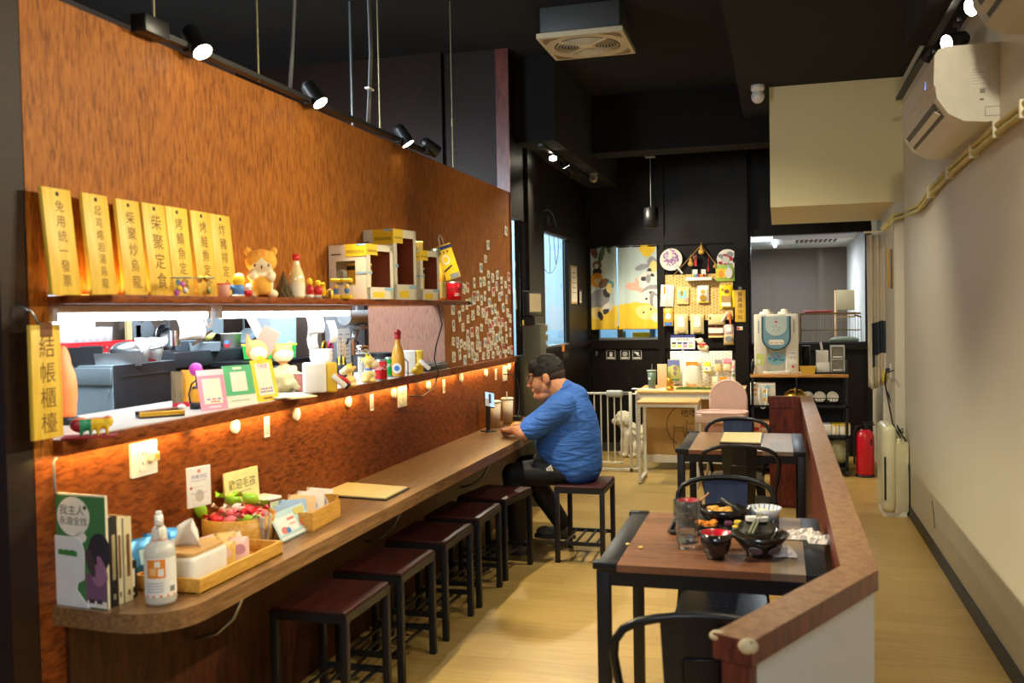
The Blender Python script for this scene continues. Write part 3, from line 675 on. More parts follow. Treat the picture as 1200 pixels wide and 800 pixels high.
# right track
tr = thing('lighting_track', 'black lighting track along the right wall above the air conditioner', 'lighting track', (.82, 1.5, 0))
RZ = 3.04; MB().box(-.02, .02, 0, 5.6, RZ, RZ+.02).build('rail', LAMPB, tr)
for (p, a), nm in zip(RIGHT_SPOTS, ['bright round spotlight at the top edge, right track', 'spotlight turned sideways just behind the upper air conditioner corner']): spot_head(nm, p, a, RZ, 'right track spotlights', True, 1.25)
q = at(1086, 68, X=.82); spot_head('unlit black spotlight at the far end of the right track', q, q+V((-.4, .6, -.5)), RZ, 'right track spotlights', False)
tr = thing('lighting_track', 'short black lighting track over the dark side window', 'lighting track', (-1.9, 7.7, 0))
MB().box(-.018, .018, 0, 2.2, 3.0, 3.02).build('rail', LAMPB, tr)
for (p, a), nm in zip(REAR_SPOTS, ['brightest of the three rear spotlights over the dark side window', 'middle of the three rear spotlights', 'last and smallest of the three rear spotlights']): spot_head(nm, p, a, 3.0, 'rear spotlights')
# pendant over the desk
PY = 9.6; pt = at(763, 243, Y=PY); pb = at(763, 266.5, Y=PY)
s = thing('pendant_lamp', 'black can-shaped pendant lamp hanging before the animal curtain', 'pendant lamp', (pb.x, PY, pb.z))
h = pt.z-pb.z; m = MB(); m.lathe([(.066, 0), (.080, .0), (.074, h*.5), (.072, h-.01), (.06, h), (0, h)], n=24); m.build('lamp_shade', LAMPB, s)
MB().lathe([(0, .012), (.07, .012)], n=24).build('lit_disc', glow('lamp_disc', (255, 240, 205), 9), s)
m = MB(); m.cyl((0, 0, h), (0, 0, CEIL-pb.z), .004, None, 6); m.box(-.05, .05, -.05, .05, 3.16-pb.z-.012, 3.16-pb.z, 0, .003); m.build('cord', mat('grey_cord', (120, 118, 110), .5), s)
spot((pb.x, PY, pb.z-.0), (pb.x+.1, PY+.5, 0), 65, 130, .5)

# ceiling cassette fan
c4 = [at(x, y, Z=3.5) for x, y in ((627, 45), (728, 35), (744, 62), (655, 73))]
fc = sum(c4, V())/4; W = .60; IV = mat('ivory_fan_plastic', (222, 208, 170), .4)
s = thing('ceiling_fan', 'square ivory box fan hung under the black ceiling', 'fan', (fc.x, fc.y, 3.5))
m = MB()
hw = W/2
out = [(-hw, -hw), (hw, -hw), (hw, hw), (-hw, hw)]
pl = rrect(W, W, .03); N_ = 48
def sq(a, h):
    c_, s_ = math.cos(a), math.sin(a); k = h/max(abs(c_), abs(s_)); return (c_*k, s_*k)
vs = []; fs = []; Rr = .235
for k in range(N_):
    a = 2*PI*k/N_; x, y = sq(a, hw); vs += [(x, y, 0), (x, y, .035), (Rr*math.cos(a), Rr*math.sin(a), 0), (Rr*math.cos(a), Rr*math.sin(a), .05)]
for k in range(N_):
    a = 4*k; b = 4*((k+1) % N_); fs += [(a, a+1, b+1, b), (a, b, b+2, a+2), (a+2, b+2, b+3, a+3)]
m.add(vs, fs)
# four sunk corner louvres
m.build('grille_frame', IV, s)
m = MB()
for r in [.06+.022*k for k in range(8)]: m.tube([(r*math.cos(2*PI*k/28), r*math.sin(2*PI*k/28), -.002) for k in range(28)], .0035, 5, 0, True)
for k in range(4): a = PI/4+k*PI/2; m.bar((.04*math.cos(a), .04*math.sin(a), .0), (.235*math.cos(a), .235*math.sin(a), .0), .014, .012)
m.lathe([(0, -.012), (.045, -.01), (.06, .0), (.06, .012)], n=20); m.build('round_grille', IV, s)
m = MB()
for k in range(5):
    a = k*2*PI/5; c_, s_ = math.cos(a), math.sin(a); q = Matrix.Rotation(a, 4, 'Z'); m.to(q)
    m.add([(.04, -.03, .10), (.21, -.06, .12), (.22, .05, .07), (.04, .03, .07)], [(0, 1, 2, 3)])
m.to(None); m.cyl((0, 0, .05), (0, 0, .15), .05, None, 16); m.build('fan_blades', mat('tan_fan_blades', (150, 128, 84), .5), s)
for sx in (-1, 1):
    for sy in (-1, 1):
        m = MB(); T = Matrix.Translation((sx*.225, sy*.225, -.0015)) @ Matrix.Rotation(math.atan2(sy, sx), 4, 'Z'); m.to(T)
        m.prism([(-.03, -.10), (.04, -.03), (.055, 0), (.04, .03), (-.03, .10), (-.01, 0)], .001); m.build('corner_inset', mat('tan_inset', (142, 122, 84), .6), s)
m = MB(); m.box(-hw+.02, hw-.02, -hw+.02, hw-.02, .036, CEIL-3.5, 0, .01); m.build('housing', mat('grey_fan_box', (74, 76, 76), .5), s)

# air conditioners on the right wall
ACW = mat('white_ac_plastic', (230, 226, 210), .35); ACG = mat('ac_vent_shadow_grey', (70, 66, 58), .5)
def aircon(label, y0, y1, zb, zt, dep, grp, warm):
    s = thing('air_conditioner', label, 'air conditioner', (XR, y0, zb), 0, grp); h = zt-zb; L = y1-y0
    prof = [(0, 0), (-.05, -.004), (-dep*.55, .006), (-dep*.80, .043), (-dep*.98, .115), (-dep, .15), (-dep, h*.6), (-dep*.985, h*.9), (-dep*.94, h*.97), (-dep*.86, h), (0, h)]
    m = MB(Matrix(((1, 0, 0, 0), (0, 0, 1, 0), (0, 1, 0, 0), (0, 0, 0, 1)))); m.prism(prof, L, 0, 0); m.to(None); m.build('casing', warm, s)
    m = MB()
    pr2 = [(-dep*1.0-.006, .17), (-dep*1.0-.008, h*.55), (-dep*.985-.008, h*.9), (-dep*.94-.004, h*.965), (-dep*.92, h*.95), (-dep*.95, h*.8), (-dep*.97, .17)]
    m.to(Matrix(((1, 0, 0, 0), (0, 0, 1, 0), (0, 1, 0, 0), (0, 0, 0, 1)))); m.prism(pr2, L-.004, 0, .002); m.build('front_panel', warm, s)
    m = MB(); a = V((-dep*.80, 0, .043)); b = V((-dep*.98, 0, .115)); d = (b-a).normalized(); nn = V((-d.z, 0, d.x))
    for k0, k1 in ((.05, .48), (.56, .98)):
        p = a.lerp(b, k0); q = a.lerp(b, k1)
        if nn.z > 0: nn = -nn
        m.add([p+nn*.002+V((0, .09, 0)), q+nn*.002+V((0, .09, 0)), q+nn*.002+V((0, L-.09, 0)), p+nn*.002+V((0, L-.09, 0))], [(0, 1, 2, 3)])
    m.build('outlet_slot', ACG, s)
    m = MB(); p = a.lerp(b, .25)+nn*.008; q = a.lerp(b, .56)+nn*.02
    m.add([p+V((0, .1, 0)), q+V((0, .1, 0)), q+V((0, L-.1, 0)), p+V((0, L-.1, 0)), p+V((0, .1, .005)), q+V((0, .1, .005)), q+V((0, L-.1, .005)), p+V((0, L-.1, .005))], [(0, 1, 2, 3), (7, 6, 5, 4), (0, 4, 5, 1), (2, 6, 7, 3), (1, 5, 6, 2), (3, 7, 4, 0)])
    m.build('louvre', warm, s); return s, h, dep
acn = at(1170, 140, X=XR)
AY0, AY1 = 4.66, 5.80
s, h, dep = aircon('white split air conditioner on the right wall beside the cream soffit', AY0, AY1, at(1172, 140, X=XR).z, at(1172, 48, X=XR).z, .262, 'wall air conditioners', ACW)
m = MB(onY(-.10, -.001, 0)); m.rect(-.02, .045, h*.45, h*.72, .001, 0); 
for k in range(6): m.rect(-.015, .04-.02*(k % 2), h*.48+k*.013, h*.484+k*.013, .001, 1, .001)
m.build('rating_label', [PAPER, mat('grey_label_print', (150, 148, 140), .6)], s)
m = MB(onY(-.10, -.001, 0)); m.rect(.02, .042, h*.36, h*.42, .001); m.build('code_label', mat('grey_label_print', (150, 148, 140)), s); m = MB(onY(-.10, -.001, 0)); m.rect(.02, .035, h*.27, h*.29, .001); m.build('brown_label', BROWN, s)
m = MB(); 
for z in (.0, .012, .024): m.box(-dep-.0092, -dep-.0085, .25, .253, h*.62+z, h*.62+z+.008)
m.box(-dep-.0092, -dep-.0085, .25, .262, h*.62, h*.62+.003)
m.build('blue_display', glow('blue_led', (120, 150, 255), 3), s)
m = MB(onY(-.03, -.001, 0)); 
for q in ((-.03, .03, .0, .003), (-.03, -.027, .0, .04), (-.03, .03, .04, .043)): m.rect(q[0], q[1], q[2]+.02, q[3]+.02, .0008)
m.build('knockout_mark', mat('grey_label_print', (150, 148, 140)), s)
bx = at(1166, 0, X=XR-.23)
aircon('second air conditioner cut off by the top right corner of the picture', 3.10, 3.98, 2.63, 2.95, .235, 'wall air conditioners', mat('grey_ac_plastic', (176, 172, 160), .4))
# pipes along the right wall
PIPE = mat('cream_pipe_wrap', (206, 190, 120), .6)
pts = [at(x, y, X=XR-.03) for x, y in ((1235, 90), (1200, 122), (1168, 147), (1140, 172), (1112, 198), (1090, 222), (1077, 240))]
ptb = [at(1062, 247, Y=7.97), at(1047, 252, Y=7.96), at(1040, 262, Y=7.97), at(1036, 268, Y=8.2)]
for k, lab in enumerate(('upper cream pipe running down the right wall to the corner post', 'lower cream pipe running down the right wall under its twin')):
    m = MB(); m.tube([p+V((0, 0, -.035*k)) for p in pts+ptb[:3]], .013, 8)
    for p in pts[1:6]: 
        if k == 0: m.box(p.x-.018, p.x+.03, p.y-.012, p.y+.012, p.z-.055, p.z+.02, 1, .003)
    tag(m.build('pipe', [PIPE, CREAM]), lab, 'pipe', 'pipes on the right wall')
e = at(1041, 262, Y=7.97); m = MB(); m.cyl(e, at(1033, 270, Y=7.97), .017, .02, 12)
tag(m.build('pipe_end', PIPE), 'round cream pipe end above the hanging curtain', 'pipe')

# security cameras
cY = 7.9; c0 = at(888, 111, Y=cY)
s = thing('security_camera', 'white dome security camera beside the cream soffit', 'camera', (c0.x, cY, c0.z+.085))
m = MB(); m.lathe([(0, .0), (.052, 0), (.055, -.045), (.045, -.06), (0, -.06)], n=20); m.build('base', WHITE, s)
m = MB(); m.ell((0, -.004, -.10), (.052, .052, .056)); m.build('ball', WHITE, s)
m = MB(); m.tube([(-.05, 0, -.02), (-.075, 0, .0), (-.07, 0, .05), (-.02, 0, .075), (.02, .05, .08)], .003, 6); m.build('cable', CAB, s)
MB().box(-.06, .10, -.02, .14, .0, .02).build('mount', BLACKM, s)
cY = 9.6; c0 = at(695.5, 206, Y=cY)
s = thing('security_camera', 'white dome security camera in the dark corner over the curtain', 'camera', (c0.x, cY, c0.z+.06))
m = MB(); m.lathe([(0, .0), (.042, 0), (.044, -.04), (.034, -.05), (0, -.05)], n=18); m.build('base', mat('aged_white_plastic', (170, 164, 148), .5), s)
m = MB(); m.ell((0, -.004, -.085), (.044, .044, .046)); m.build('ball', mat('aged_white_plastic', (170, 164, 148)), s)
m = MB(onY(0, -.047, -.088)); m.disc(0, 0, .026, None, .006); m.build('lens', BLACK, s)
m = MB(); m.tube([(.02, 0, -.01), (.06, 0, .02), (.06, 0, .08), (.03, 0, .12), (.0, .03, 3.02-c0.z-.06)], .003, 6); m.build('cable', CAB, s)

# things on the floor by the right wall
ex = at(1014, 558, Z=0); EYD = ex.y
s = thing('fire_extinguisher', 'red fire extinguisher standing on the floor in the right corner', 'fire extinguisher', (ex.x, EYD, 0))
hh = at(1015, 503, Y=EYD).z; er = .082
FR = mat('fire_red_enamel', (196, 22, 38), .3)
m = MB(); m.lathe([(0, .015), (er-.01, .015), (er, .03), (er, hh-.07), (er*.85, hh-.025), (er*.45, hh), (0, hh)], n=26); m.build('cylinder', FR, s)
m = MB(); m.lathe([(er*.9, 0), (er+.004, .0), (er+.004, .02), (er*.9, .02)], n=24); m.build('foot_ring', BLACK, s)
m = MB(); m.cyl((0, 0, hh-.005), (0, 0, hh+.045), .024, .02, 12); m.box(-.015, .09, -.012, .012, hh+.04, hh+.052, 0, .003); m.box(-.015, .08, -.010, .010, hh+.062, hh+.072, 0, .003); m.build('valve_handle', BLACKM, s)
m = MB(); m.tube([(-.02, 0, hh+.03), (-.08, -.01, hh+.03), (-er-.02, -.02, hh-.06), (-er-.016, -.03, hh-.25), (-er-.016, -.03, .12)], .010, 8); m.build('hose', BLACK, s)
m = MB(onY(0, 0, 0)); m.rect(.03, .06, hh-.14, hh-.08, .001, 0, er-.012); m.build('label', mat('dark_label', (70, 20, 24), .6), s)

pu = at(1046, 600, Z=0)
s = thing('air_purifier', 'tall cream air purifier standing against the right wall', 'air purifier', (.80, 7.86, 0))
ph = at(1040, 497, Y=7.75).z
PC = mat('cream_purifier_plastic', (232, 224, 186), .35)
# front faces -X (into the corridor)
m = MB(); m.box(-.05, .055, -.21, .21, .03, ph, 0, .045, 4); m.build('front_shell', PC, s)
m = MB(); m.prism([(.04, -.19), (.145, -.15), (.145, .15), (.04, .19)], ph-.17, 0, .03); m.box(.03, .10, -.17, .17, ph-.16, ph-.10, 0, .02); m.build('rear_shell', PC, s)
m = MB(onY(.0, 0, 0)); m.rect(-.036, -.022, ph*.19, ph*.66, .004, 0, .208); m.build('side_slot', BLACK, s)
m = MB(); m.box(-.04, .13, -.17, .17, 0, .032); m.build('foot', WHITE, s)
m = MB(); 
m.tube([at(1039, 462, X=.85)-V((.80, 7.86, 0)), V((.07, .6, .9)), V((.10, .35, .75)), V((.10, .10, ph-.06)), V((.13, -.05, ph-.12)), V((.142, -.1, ph-.2)), V((.147, -.17, .35)), V((.145, -.2, .06)), V((.14, -.14, .01))], .006, 6)
m.tube([(.09, .05, ph-.085), (.12, -.02, ph-.04), (.13, .06, ph-.09), (.10, .10, ph-.05), (.12, .0, ph-.1)], .005, 6)
m.build('power_cord', BLACK, s)

# right corner: curtain, sticks, tag, socket
cu = at(1028, 285, Y=8.6)
CLO = mat('beige_linen_curtain', (214, 202, 176), .8, var=.05, scale=30); DKP = mat('charcoal_curtain_print', (54, 60, 68), .8)
s = thing('door_curtain', 'beige linen door curtain with charcoal print hanging folded at the right', 'curtain', (cu.x, 8.7, 0))
zt_, zb_ = at(1026, 275, Y=8.75).z, at(1026, 453, Y=8.75).z
m = MB(); cols = 26; rows = 14; vs = []; fs = []; ms = []
for j in range(rows+1):
    t = j/rows; z = zt_+(zb_-zt_)*t
    for i in range(cols+1):
        u = i/cols; vs.append((-.075+.15*u+.01*t, .035*math.sin(u*19+t*.9)*(.6+.4*t)+.02*math.sin(u*5), z-.02*math.sin(u*6)*t))
for j in range(rows):
    for i in range(cols):
        a = j*(cols+1)+i; fs.append((a, a+1, a+cols+2, a+cols+1)); t = (j+.5)/rows; u = (i+.5)/cols
        ms.append(1 if (.56 < t < .76 and u > .45-(t-.56)*1.2 and u < .98) or (.6 < t < .86 and .2 < u < .38) else 0)
m.add(vs, fs, ms, True); o = m.build('cloth', [CLO, DKP], s)
md = o.modifiers.new('thick', 'SOLIDIFY'); md.thickness = .003
m = MB(); m.cyl((-.10, 0, zt_+.02), (.12, 0, zt_+.02), .010, None, 10); m.build('rod', CREAM, s)
for (x, y0, y1, mt_, lab) in ((1040, 291, 336, mat('yellow_stick', (226, 180, 60), .5), 'yellow wooden stick hanging on the right corner post'), (1044, 292, 338, mat('brown_stick', (136, 98, 50), .5), 'brown wooden stick hanging beside the yellow one')):
    a = at(x, y0, X=.875); b = at(x, y1, X=.875); m = MB(); m.box(a.x-.004, a.x+.008, a.y-.02, a.y+.02, b.z, a.z, 0, .003)
    tag(m.build('wooden_stick', mt_), lab, 'stick')
a = at(1036, 441, X=.86); m = MB(onXn(a.x, a.y, a.z)); m.prism([(-.09, -.05), (.06, -.03), (.07, .045), (-.07, .05)], .004)
tag(m.build('yellow_tag', mat('bright_yellow_paper', (250, 224, 20), .6)), 'bright yellow paper tag on the cord at the right corner', 'tag')
a = at(1044, 434, X=.885); m = MB(onXn(.884, a.y, a.z)); m.prism(rrect(.075, .12, .01), .008); m.box(-.02, .02, -.02, .02, .008, .04, 1, .004)
tag(m.build('wall_socket', [WHITE, BLACK]), 'white wall socket with black plug on the right corner post', 'socket')
m = MB(); m.tube([at(1047, 434, X=.86), at(1038, 436, X=.84), at(1037, 448, X=.84), at(1041, 470, X=.86), at(1046, 496, X=.87), at(1055, 512, X=.88)], .006, 6)
tag(m.build('power_cable', BLACK), 'black cable dropping from the corner socket to the purifier', 'cable')
m = MB(onXn(XR-.001, 0, 0)); a = at(1095, 600, X=XR)
m.tube([(-a.y-.08, a.z+.06, 0), (-a.y-.0, a.z-.04, 0), (-a.y+.02, a.z-.10, 0)], .003, 5)
tag(m.build('wall_crack', INK), 'thin black crack on the right wall above the skirting', 'crack')
# ================================================================== BACK OF THE ROOM
# rack with water dispenser
RY = 9.40; rx0, rx1 = at(880, 500, Y=RY).x, at(995, 500, Y=RY).x; rd = .42
def rz_(y, x=940): return at(x, y, Y=RY).z
s = thing('shelf_rack', 'black wheeled shelf rack with wood top in the right rear corner', 'shelf', (rx0, RY, 0)); w = rx1-rx0
zt = rz_(438.5)
MB().box(0, w, 0, rd, zt-.03, zt, 0, .003).build('wood_top', grain('orange_wood_top', (176, 118, 52), (214, 158, 84), (3, 24, 24), 3, .45), s)
for x in (.005, w-.03):
    for y in (0, rd-.025): 
        m = MB(); m.box(x, x+.025, y, y+.025, .06, zt-.03); m.box(x, x+.025, y, y+.025, zt, zt+.04); m.build('post', BLACKM, s)
for x in (.017, w-.017): m = MB(); m.tube([(x, .012, zt+.03), (x, .02, zt+.10), (x, .05, zt+.12), (x, rd-.05, zt+.12), (x, rd-.02, zt+.1), (x, rd-.012, zt+.03)], .009, 8); m.build('side_rail', BLACKM, s)
ZA, ZB_, ZCC = rz_(475), rz_(510), rz_(547)
for z in (ZA, ZB_, ZCC): MB().box(.005, w-.005, 0, rd, z-.02, z).build('shelf_board', BLACKM, s)
m = MB(); m.box(.0, w, rd-.006, rd, .10, zt-.03); m.build('back_panel', mat('black_back_board', (16, 16, 17), .6), s)
MB().box(w*.47, w*.47+.012, .0, rd-.01, ZA, zt-.03).build('divider', BLACKM, s)
for x in (.02, w-.02):
    for y in (.02, rd-.02):
        m = MB(); m.cyl((x-.012, y, .03), (x+.012, y, .03), .03, None, 14); m.box(x-.018, x+.018, y-.018, y+.018, .035, .065); m.build('caster', BLACK, s)
# water dispenser
dX0, dX1 = at(884, 420, Y=RY).x, at(936, 420, Y=RY).x; dw = dX1-dX0; dh = rz_(368, 910)-zt; dd = .34
DW = mat('warm_white_dispenser', (236, 230, 212), .35); DB = mat('metallic_blue_panel', (124, 164, 178), .3, .3); DB2 = mat('dark_teal_edge', (46, 84, 100), .35, .2)
s = thing('water_dispenser', 'white tabletop water dispenser with blue rounded panel on the rack', 'water dispenser', ((dX0+dX1)/2, RY+.03, zt))
hw = dw/2
m = MB(); m.box(-hw, -hw*.42, .0, dd, 0, dh, 0, .008); m.box(hw*.42, hw, .0, dd, 0, dh, 0, .008); m.box(-hw, hw, .10, dd, 0, dh, 0, .008); m.box(-hw*.45, hw*.45, .0, dd, dh*.45, dh, 0, .006); m.box(-hw*.6, hw*.6, -.015, .12, 0, .028, 0, .004)
m.build('body', DW, s)
m = MB(onY(0, -.0, 0))
def ushape(hw_, zt2, zb2, d, mm, z): m.prism([(-hw_, zt2), (-hw_, zb2+hw_*.9)]+[(hw_*math.cos(R(a)), zb2+hw_*.9+hw_*.9*math.sin(R(a))) for a in range(180, 361, 15)]+[(hw_, zt2)], d, mm, z)
ushape(hw*.66, dh*.965, dh*.40, .02, 1, 0); ushape(hw*.58, dh*.965, dh*.42, .004, 0, .02); ushape(hw*.48, dh*.965, dh*.64, .003, 2, .024)
m.prism(rrect(hw*.7, .05, .022, 4, 0, dh*.535), .002, 3, .0245)
for k in (-1, 0, 1): m.rect(k*.05-.016, k*.05+.016, dh*.52, dh*.532, .001, 4, .0267)
m.rect(-.014, .012, dh*.86, dh*.885, .001, 5, .027); m.rect(-.012, .01, dh*.92, dh*.925, .001, 5, .027)
for x, y in ((-.03, .79), (.0, .80), (.03, .775), (-.02, .74), (.02, .73)): m.disc(x, dh*y, .005, None, .001, 6, .027, 8)
m.build('blue_panel', [DB, DB2, mat('pale_blue_panel', (190, 208, 204), .3), WHITE, GOLD, mat('magenta_print', (220, 30, 110)), BROWN], s)
m = MB(onY(0, .0995, 0)); m.disc(0, dh*.25, .085, .065, .001, 0, 0, 20); 
for k in range(7): m.disc(-.06+.02*k, dh*(.25+.045*math.sin(k*2)), .014, .009, .001, 1+k % 3, .001, 8)
m.text('免洗', 0, dh*.25, .04, 1, .002); m.build('round_sticker', [SKY, BLUE, PINK, GREEN], s)
m = MB(onY(0, .0, 0)); m.rect(-hw*.92, -hw*.58, dh*.15, dh*.34, .001, 0); m.rect(-hw*.86, -hw*.74, dh*.18, dh*.25, .001, 1, .001)
m.build('lime_sticker', [mat('lime_sticker', (206, 222, 120), .6), PAPER], s); m = MB(onY(0, .0, 0)); m.rect(hw*.58, hw*.9, dh*.18, dh*.37, .001, 1); m.rect(hw*.62, hw*.86, dh*.345, dh*.355, .001, 2, .001); m.text('水溫', hw*.74, dh*.27, .03, 2, .001); m.build('paper_sticker', [PAPER, PAPER, GREY], s); m = MB(onY(0, .0, 0)); m.disc(hw*.74, dh*.125, .012, None, .001, 3, 0, 10)
m.build('red_sticker', [mat('lime_sticker', (206, 222, 120), .6), PAPER, GREY, RED], s)
m = MB()
for sx in (-1, 1): m.box(sx*hw*.80-.003, sx*hw*.80+.003, -.001, .0, dh*.68, dh*.9)
m.build('level_gauge', DGREY, s)
for x, ry in ((-.06-.03, .07), (.08, .065)):
    m = MB(); m.lathe([(ry, dh), (ry*.95, dh+.02), (ry*.55, dh+.025), (ry*.5, dh+.045), (0, dh+.05)], (x, .17, 0), 20); m.build('tank_lid', DW, s)
m = MB(); m.cyl((0, .0, dh*.40), (0, .04, dh*.45), .008, None, 8); m.build('spout', STEEL, s)
# things on the rack top
def rk(x, y=438): return at(x, y, Y=RY+.15)
p = rk(945); m = MB(); r0 = .040
for k in range(9): m.lathe([(r0*.8, k*.026), (r0, k*.026+.05), (r0*1.06, k*.026+.052), (r0*1.06, k*.026+.056), (r0*.7, k*.026+.05)], n=18)
tag(m.build('cup_stack', mat('black_paper_cups', (22, 22, 24), .5), None, (p.x, RY+.24, zt)), 'tall stack of black cups beside the water dispenser', 'cups')
p = rk(945); m = MB(); a = .075; m.add([(-a*.8, -.05, 0), (a*.8, -.05, 0), (a*.8, .05, 0), (-a*.8, .05, 0), (-a, -.06, .075), (a, -.06, .075), (a, .06, .075), (-a, .06, .075), (-a*.9, -.055, .075), (a*.9, -.055, .075), (a*.9, .055, .075), (-a*.9, .055, .075), (-a*.75, -.045, .01), (a*.75, -.045, .01), (a*.75, .045, .01), (-a*.75, .045, .01)], [(3,2,1,0),(0,1,5,4),(1,2,6,5),(2,3,7,6),(3,0,4,7),(4,5,9,8),(5,6,10,9),(6,7,11,10),(7,4,8,11),(8,9,13,12),(9,10,14,13),(10,11,15,14),(11,8,12,15),(12,13,14,15)])
tag(m.build('yellow_tray', mat('yellow_plastic', (226, 178, 56), .5), None, (p.x+.01, RY+.06, zt)), 'small open yellow plastic tray in front of the black cups', 'tray')
p0 = at(954, 430, Y=RY+.1); p1 = at(989, 430, Y=RY+.1)
m = MB(); m.prism(rrect(p1.x-p0.x+.05, .26, .03), .006); m.tube([(x, y, .012) for x, y in rrect(p1.x-p0.x+.05, .26, .03)], .007, 6, 0, True)
tag(m.build('serving_tray', BLACK, None, ((p0.x+p1.x)/2, RY+.18, zt)), 'black tray under the white boxes on the rack', 'tray')
bx0, bx1 = at(956.5, 430, Y=RY+.1).x, at(972.5, 430, Y=RY+.1).x
s = thing('napkin_box', 'white two-tier napkin box with a napkin sticking out on the rack', 'box', ((bx0+bx1)/2, RY+.16, zt+.006)); w = bx1-bx0
m = MB(); m.box(-w/2, w/2, -.07, .07, 0, .10, 0, .004); m.box(-w/2, w*.42, -.04, .07, .10, .215, 0, .004); m.build('body', WHITE, s)
m = MB(); m.prism([(-.03, .19), (-.01, .19), (-.03, .30), (-.05, .29)], .02); m.T = onY(.02, 0, 0); m.v = [m.T @ v for v in m.v]; m.build('napkin', PAPER, s)
bx0, bx1 = at(973.5, 430, Y=RY+.1).x, at(990, 430, Y=RY+.1).x; w = bx1-bx0; h = .125
s = thing('drawer_box', 'clear two-drawer plastic box on the rack top', 'drawers', ((bx0+bx1)/2, RY+.17, zt+.006))
m = MB(); FROST = mat('frosted_plastic', (206, 204, 190), .35)
for z in (0, h, 2*h): m.box(-w/2, w/2, -.08, .1, z, z+.012)
m.box(-w/2, -w/2+.01, -.08, .1, 0, 2*h); m.box(w/2-.01, w/2, -.08, .1, 0, 2*h); m.box(-w/2, w/2, .09, .1, 0, 2*h); m.build('case', FROST, s)
for k in range(2):
    m = MB(); m.box(-w/2+.014, w/2-.014, -.078, -.074, k*h+.018, (k+1)*h-.008); m.box(-w/2+.014, w/2-.014, -.07, .07, k*h+.016, k*h+.02); d = m.build('drawer', mat('smoke_clear_plastic', (150, 146, 130), .25, alpha=.55), s)
    MB().box(-w/2+.02, w/2-.02, -.086, -.074, k*h+.02, k*h+.034, 0, .003).build('handle', WHITE, d)
# middle shelf
def shelf_item(x, z, y=RY+.12): return V((at(x, 480, Y=y).x, y, z))
p0 = at(879.5, 480, Y=RY).x; p1 = at(909, 480, Y=RY).x; w = p1-p0; zb = at(895, 483, Y=RY).z; ht = at(895, 449, Y=RY).z-ZA
s = thing('paper_bag', 'white printed paper bag with rope handle on the rack', 'bag', ((p0+p1)/2, RY+.02, ZA))
m = MB(); m.box(-w/2, w/2, 0, .11, 0, ht, 0, .004); m.build('bag', PAPER, s)
m = MB(onY(0, -.0005, 0))
for k, yy in enumerate((.06, .105, .15)): m.disc(-w*.32, ht*.2+yy, .018, .014, .0008, k % 2, 0, 10)
for k in range(4): m.disc(w*.12+.012*(k % 2), ht*.25+.04*k, .026, .02, .0008, 2 if k % 2 else 0, 0, 10)
m.build('print', [mat('mustard_print', (214, 168, 60)), ORANGE, SKY], s)
m = MB(); m.tube([(-.035, -.006, ht-.05), (-.04, -.012, .06), (-.02, -.014, -.02), (.0, -.014, -.035), (.02, -.014, -.02), (.035, -.012, .06), (.04, -.006, ht-.05)], .006, 6); m.build('handle', WHITE, s)
p = shelf_item(932, ZA); m = MB(); m.lathe([(.0, 0), (.07, 0), (.10, .05), (.105, .09), (.08, .11), (.03, .115), (.0, .12)], n=22); m.box(-.012, .012, -.02, .02, .11, .16, 0, .004); m.tube([(-.1, 0, .10), (-.04, 0, .14), (.04, 0, .14), (.1, 0, .10)], .008, 6)
tag(m.build('brass_pot', GOLD, None, p), 'round brass pot with lid behind the divider end', 'pot')
BOWLW = mat('white_porcelain', (236, 232, 220), .2)
bl = ['leftmost of the three white bowls standing in the rack basket', 'middle of the three white bowls standing in the rack basket', 'rightmost of the three white bowls standing in the rack basket']
m0 = MB(); m0.lathe([(0, .0), (.023, 0), (.026, .008), (.047, .023), (.056, .048), (.053, .048), (.045, .026), (.02, .012), (0, .010)], n=24)
me = None
for k, x in enumerate((947, 960.5, 975)):
    p = shelf_item(x, ZA+.055, RY+.12)
    if me is None: o = m0.build('bowl', BOWLW, None, p); me = o
    else: o = me.copy(); COL.objects.link(o); o.location = p
    o.rotation_euler = (R(62), 0, R(8*(k-1))); tag(o, bl[k], 'bowl', 'white bowls in the basket')
a, b = at(938, 472, Y=RY+.02), at(986, 472, Y=RY+.02); m = MB()
for z in (.005, .035, .07): m.tube([(a.x, RY+.02, ZA+z), (b.x, RY+.02, ZA+z), (b.x, RY+.26, ZA+z), (a.x, RY+.26, ZA+z)], .003, 5, 0, True)
for k in range(15): x = a.x+(b.x-a.x)*k/14; m.tube([(x, RY+.02, ZA+.07), (x, RY+.02, ZA+.004), (x, RY+.26, ZA+.004), (x, RY+.26, ZA+.07)], .002, 4)
tag(m.build('wire_basket', BLACKM), 'low wire basket holding the white bowls on the rack', 'basket')
for k, (x0, x1, cst, lab) in enumerate(((950, 975, 0, 'white tissue pack with blue print on the lower rack shelf'), (975, 984, 1, 'white tissue pack with yellow tape beside the printed one'), (984, 997, 1, 'rightmost tissue pack with yellow tape on the lower rack shelf'))):
    a, b = at(x0, 500, Y=RY+.05).x, at(x1, 500, Y=RY+.05).x-.004; m = MB(); h_ = .105
    m.box(a, b, RY+.03, RY+.2, ZB_, ZB_+h_, 0, .012); mt2 = [PAPER, BLUE, mat('yellow_tape', (230, 200, 60), .5)]
    if cst: m.box(a-.001, b+.001, RY+.027, RY+.2, ZB_+h_*.88, ZB_+h_+.002, 2, .004); m.box((a+b)/2-.006, (a+b)/2+.006, RY+.027, RY+.032, ZB_+.01, ZB_+h_, 2)
    else: m.to(onY((a+b)/2, RY+.03, ZB_+.05)); m.text('抽取', 0, .02, .035, 1, .001); m.rect(-.04, .04, -.02, -.01, .001, 1)
    tag(m.build('tissue_pack', mt2), lab, 'tissues', 'tissue packs on the rack')
a, b = at(952, 540, Y=RY+.05), at(994, 540, Y=RY+.05)
rng.seed(3)
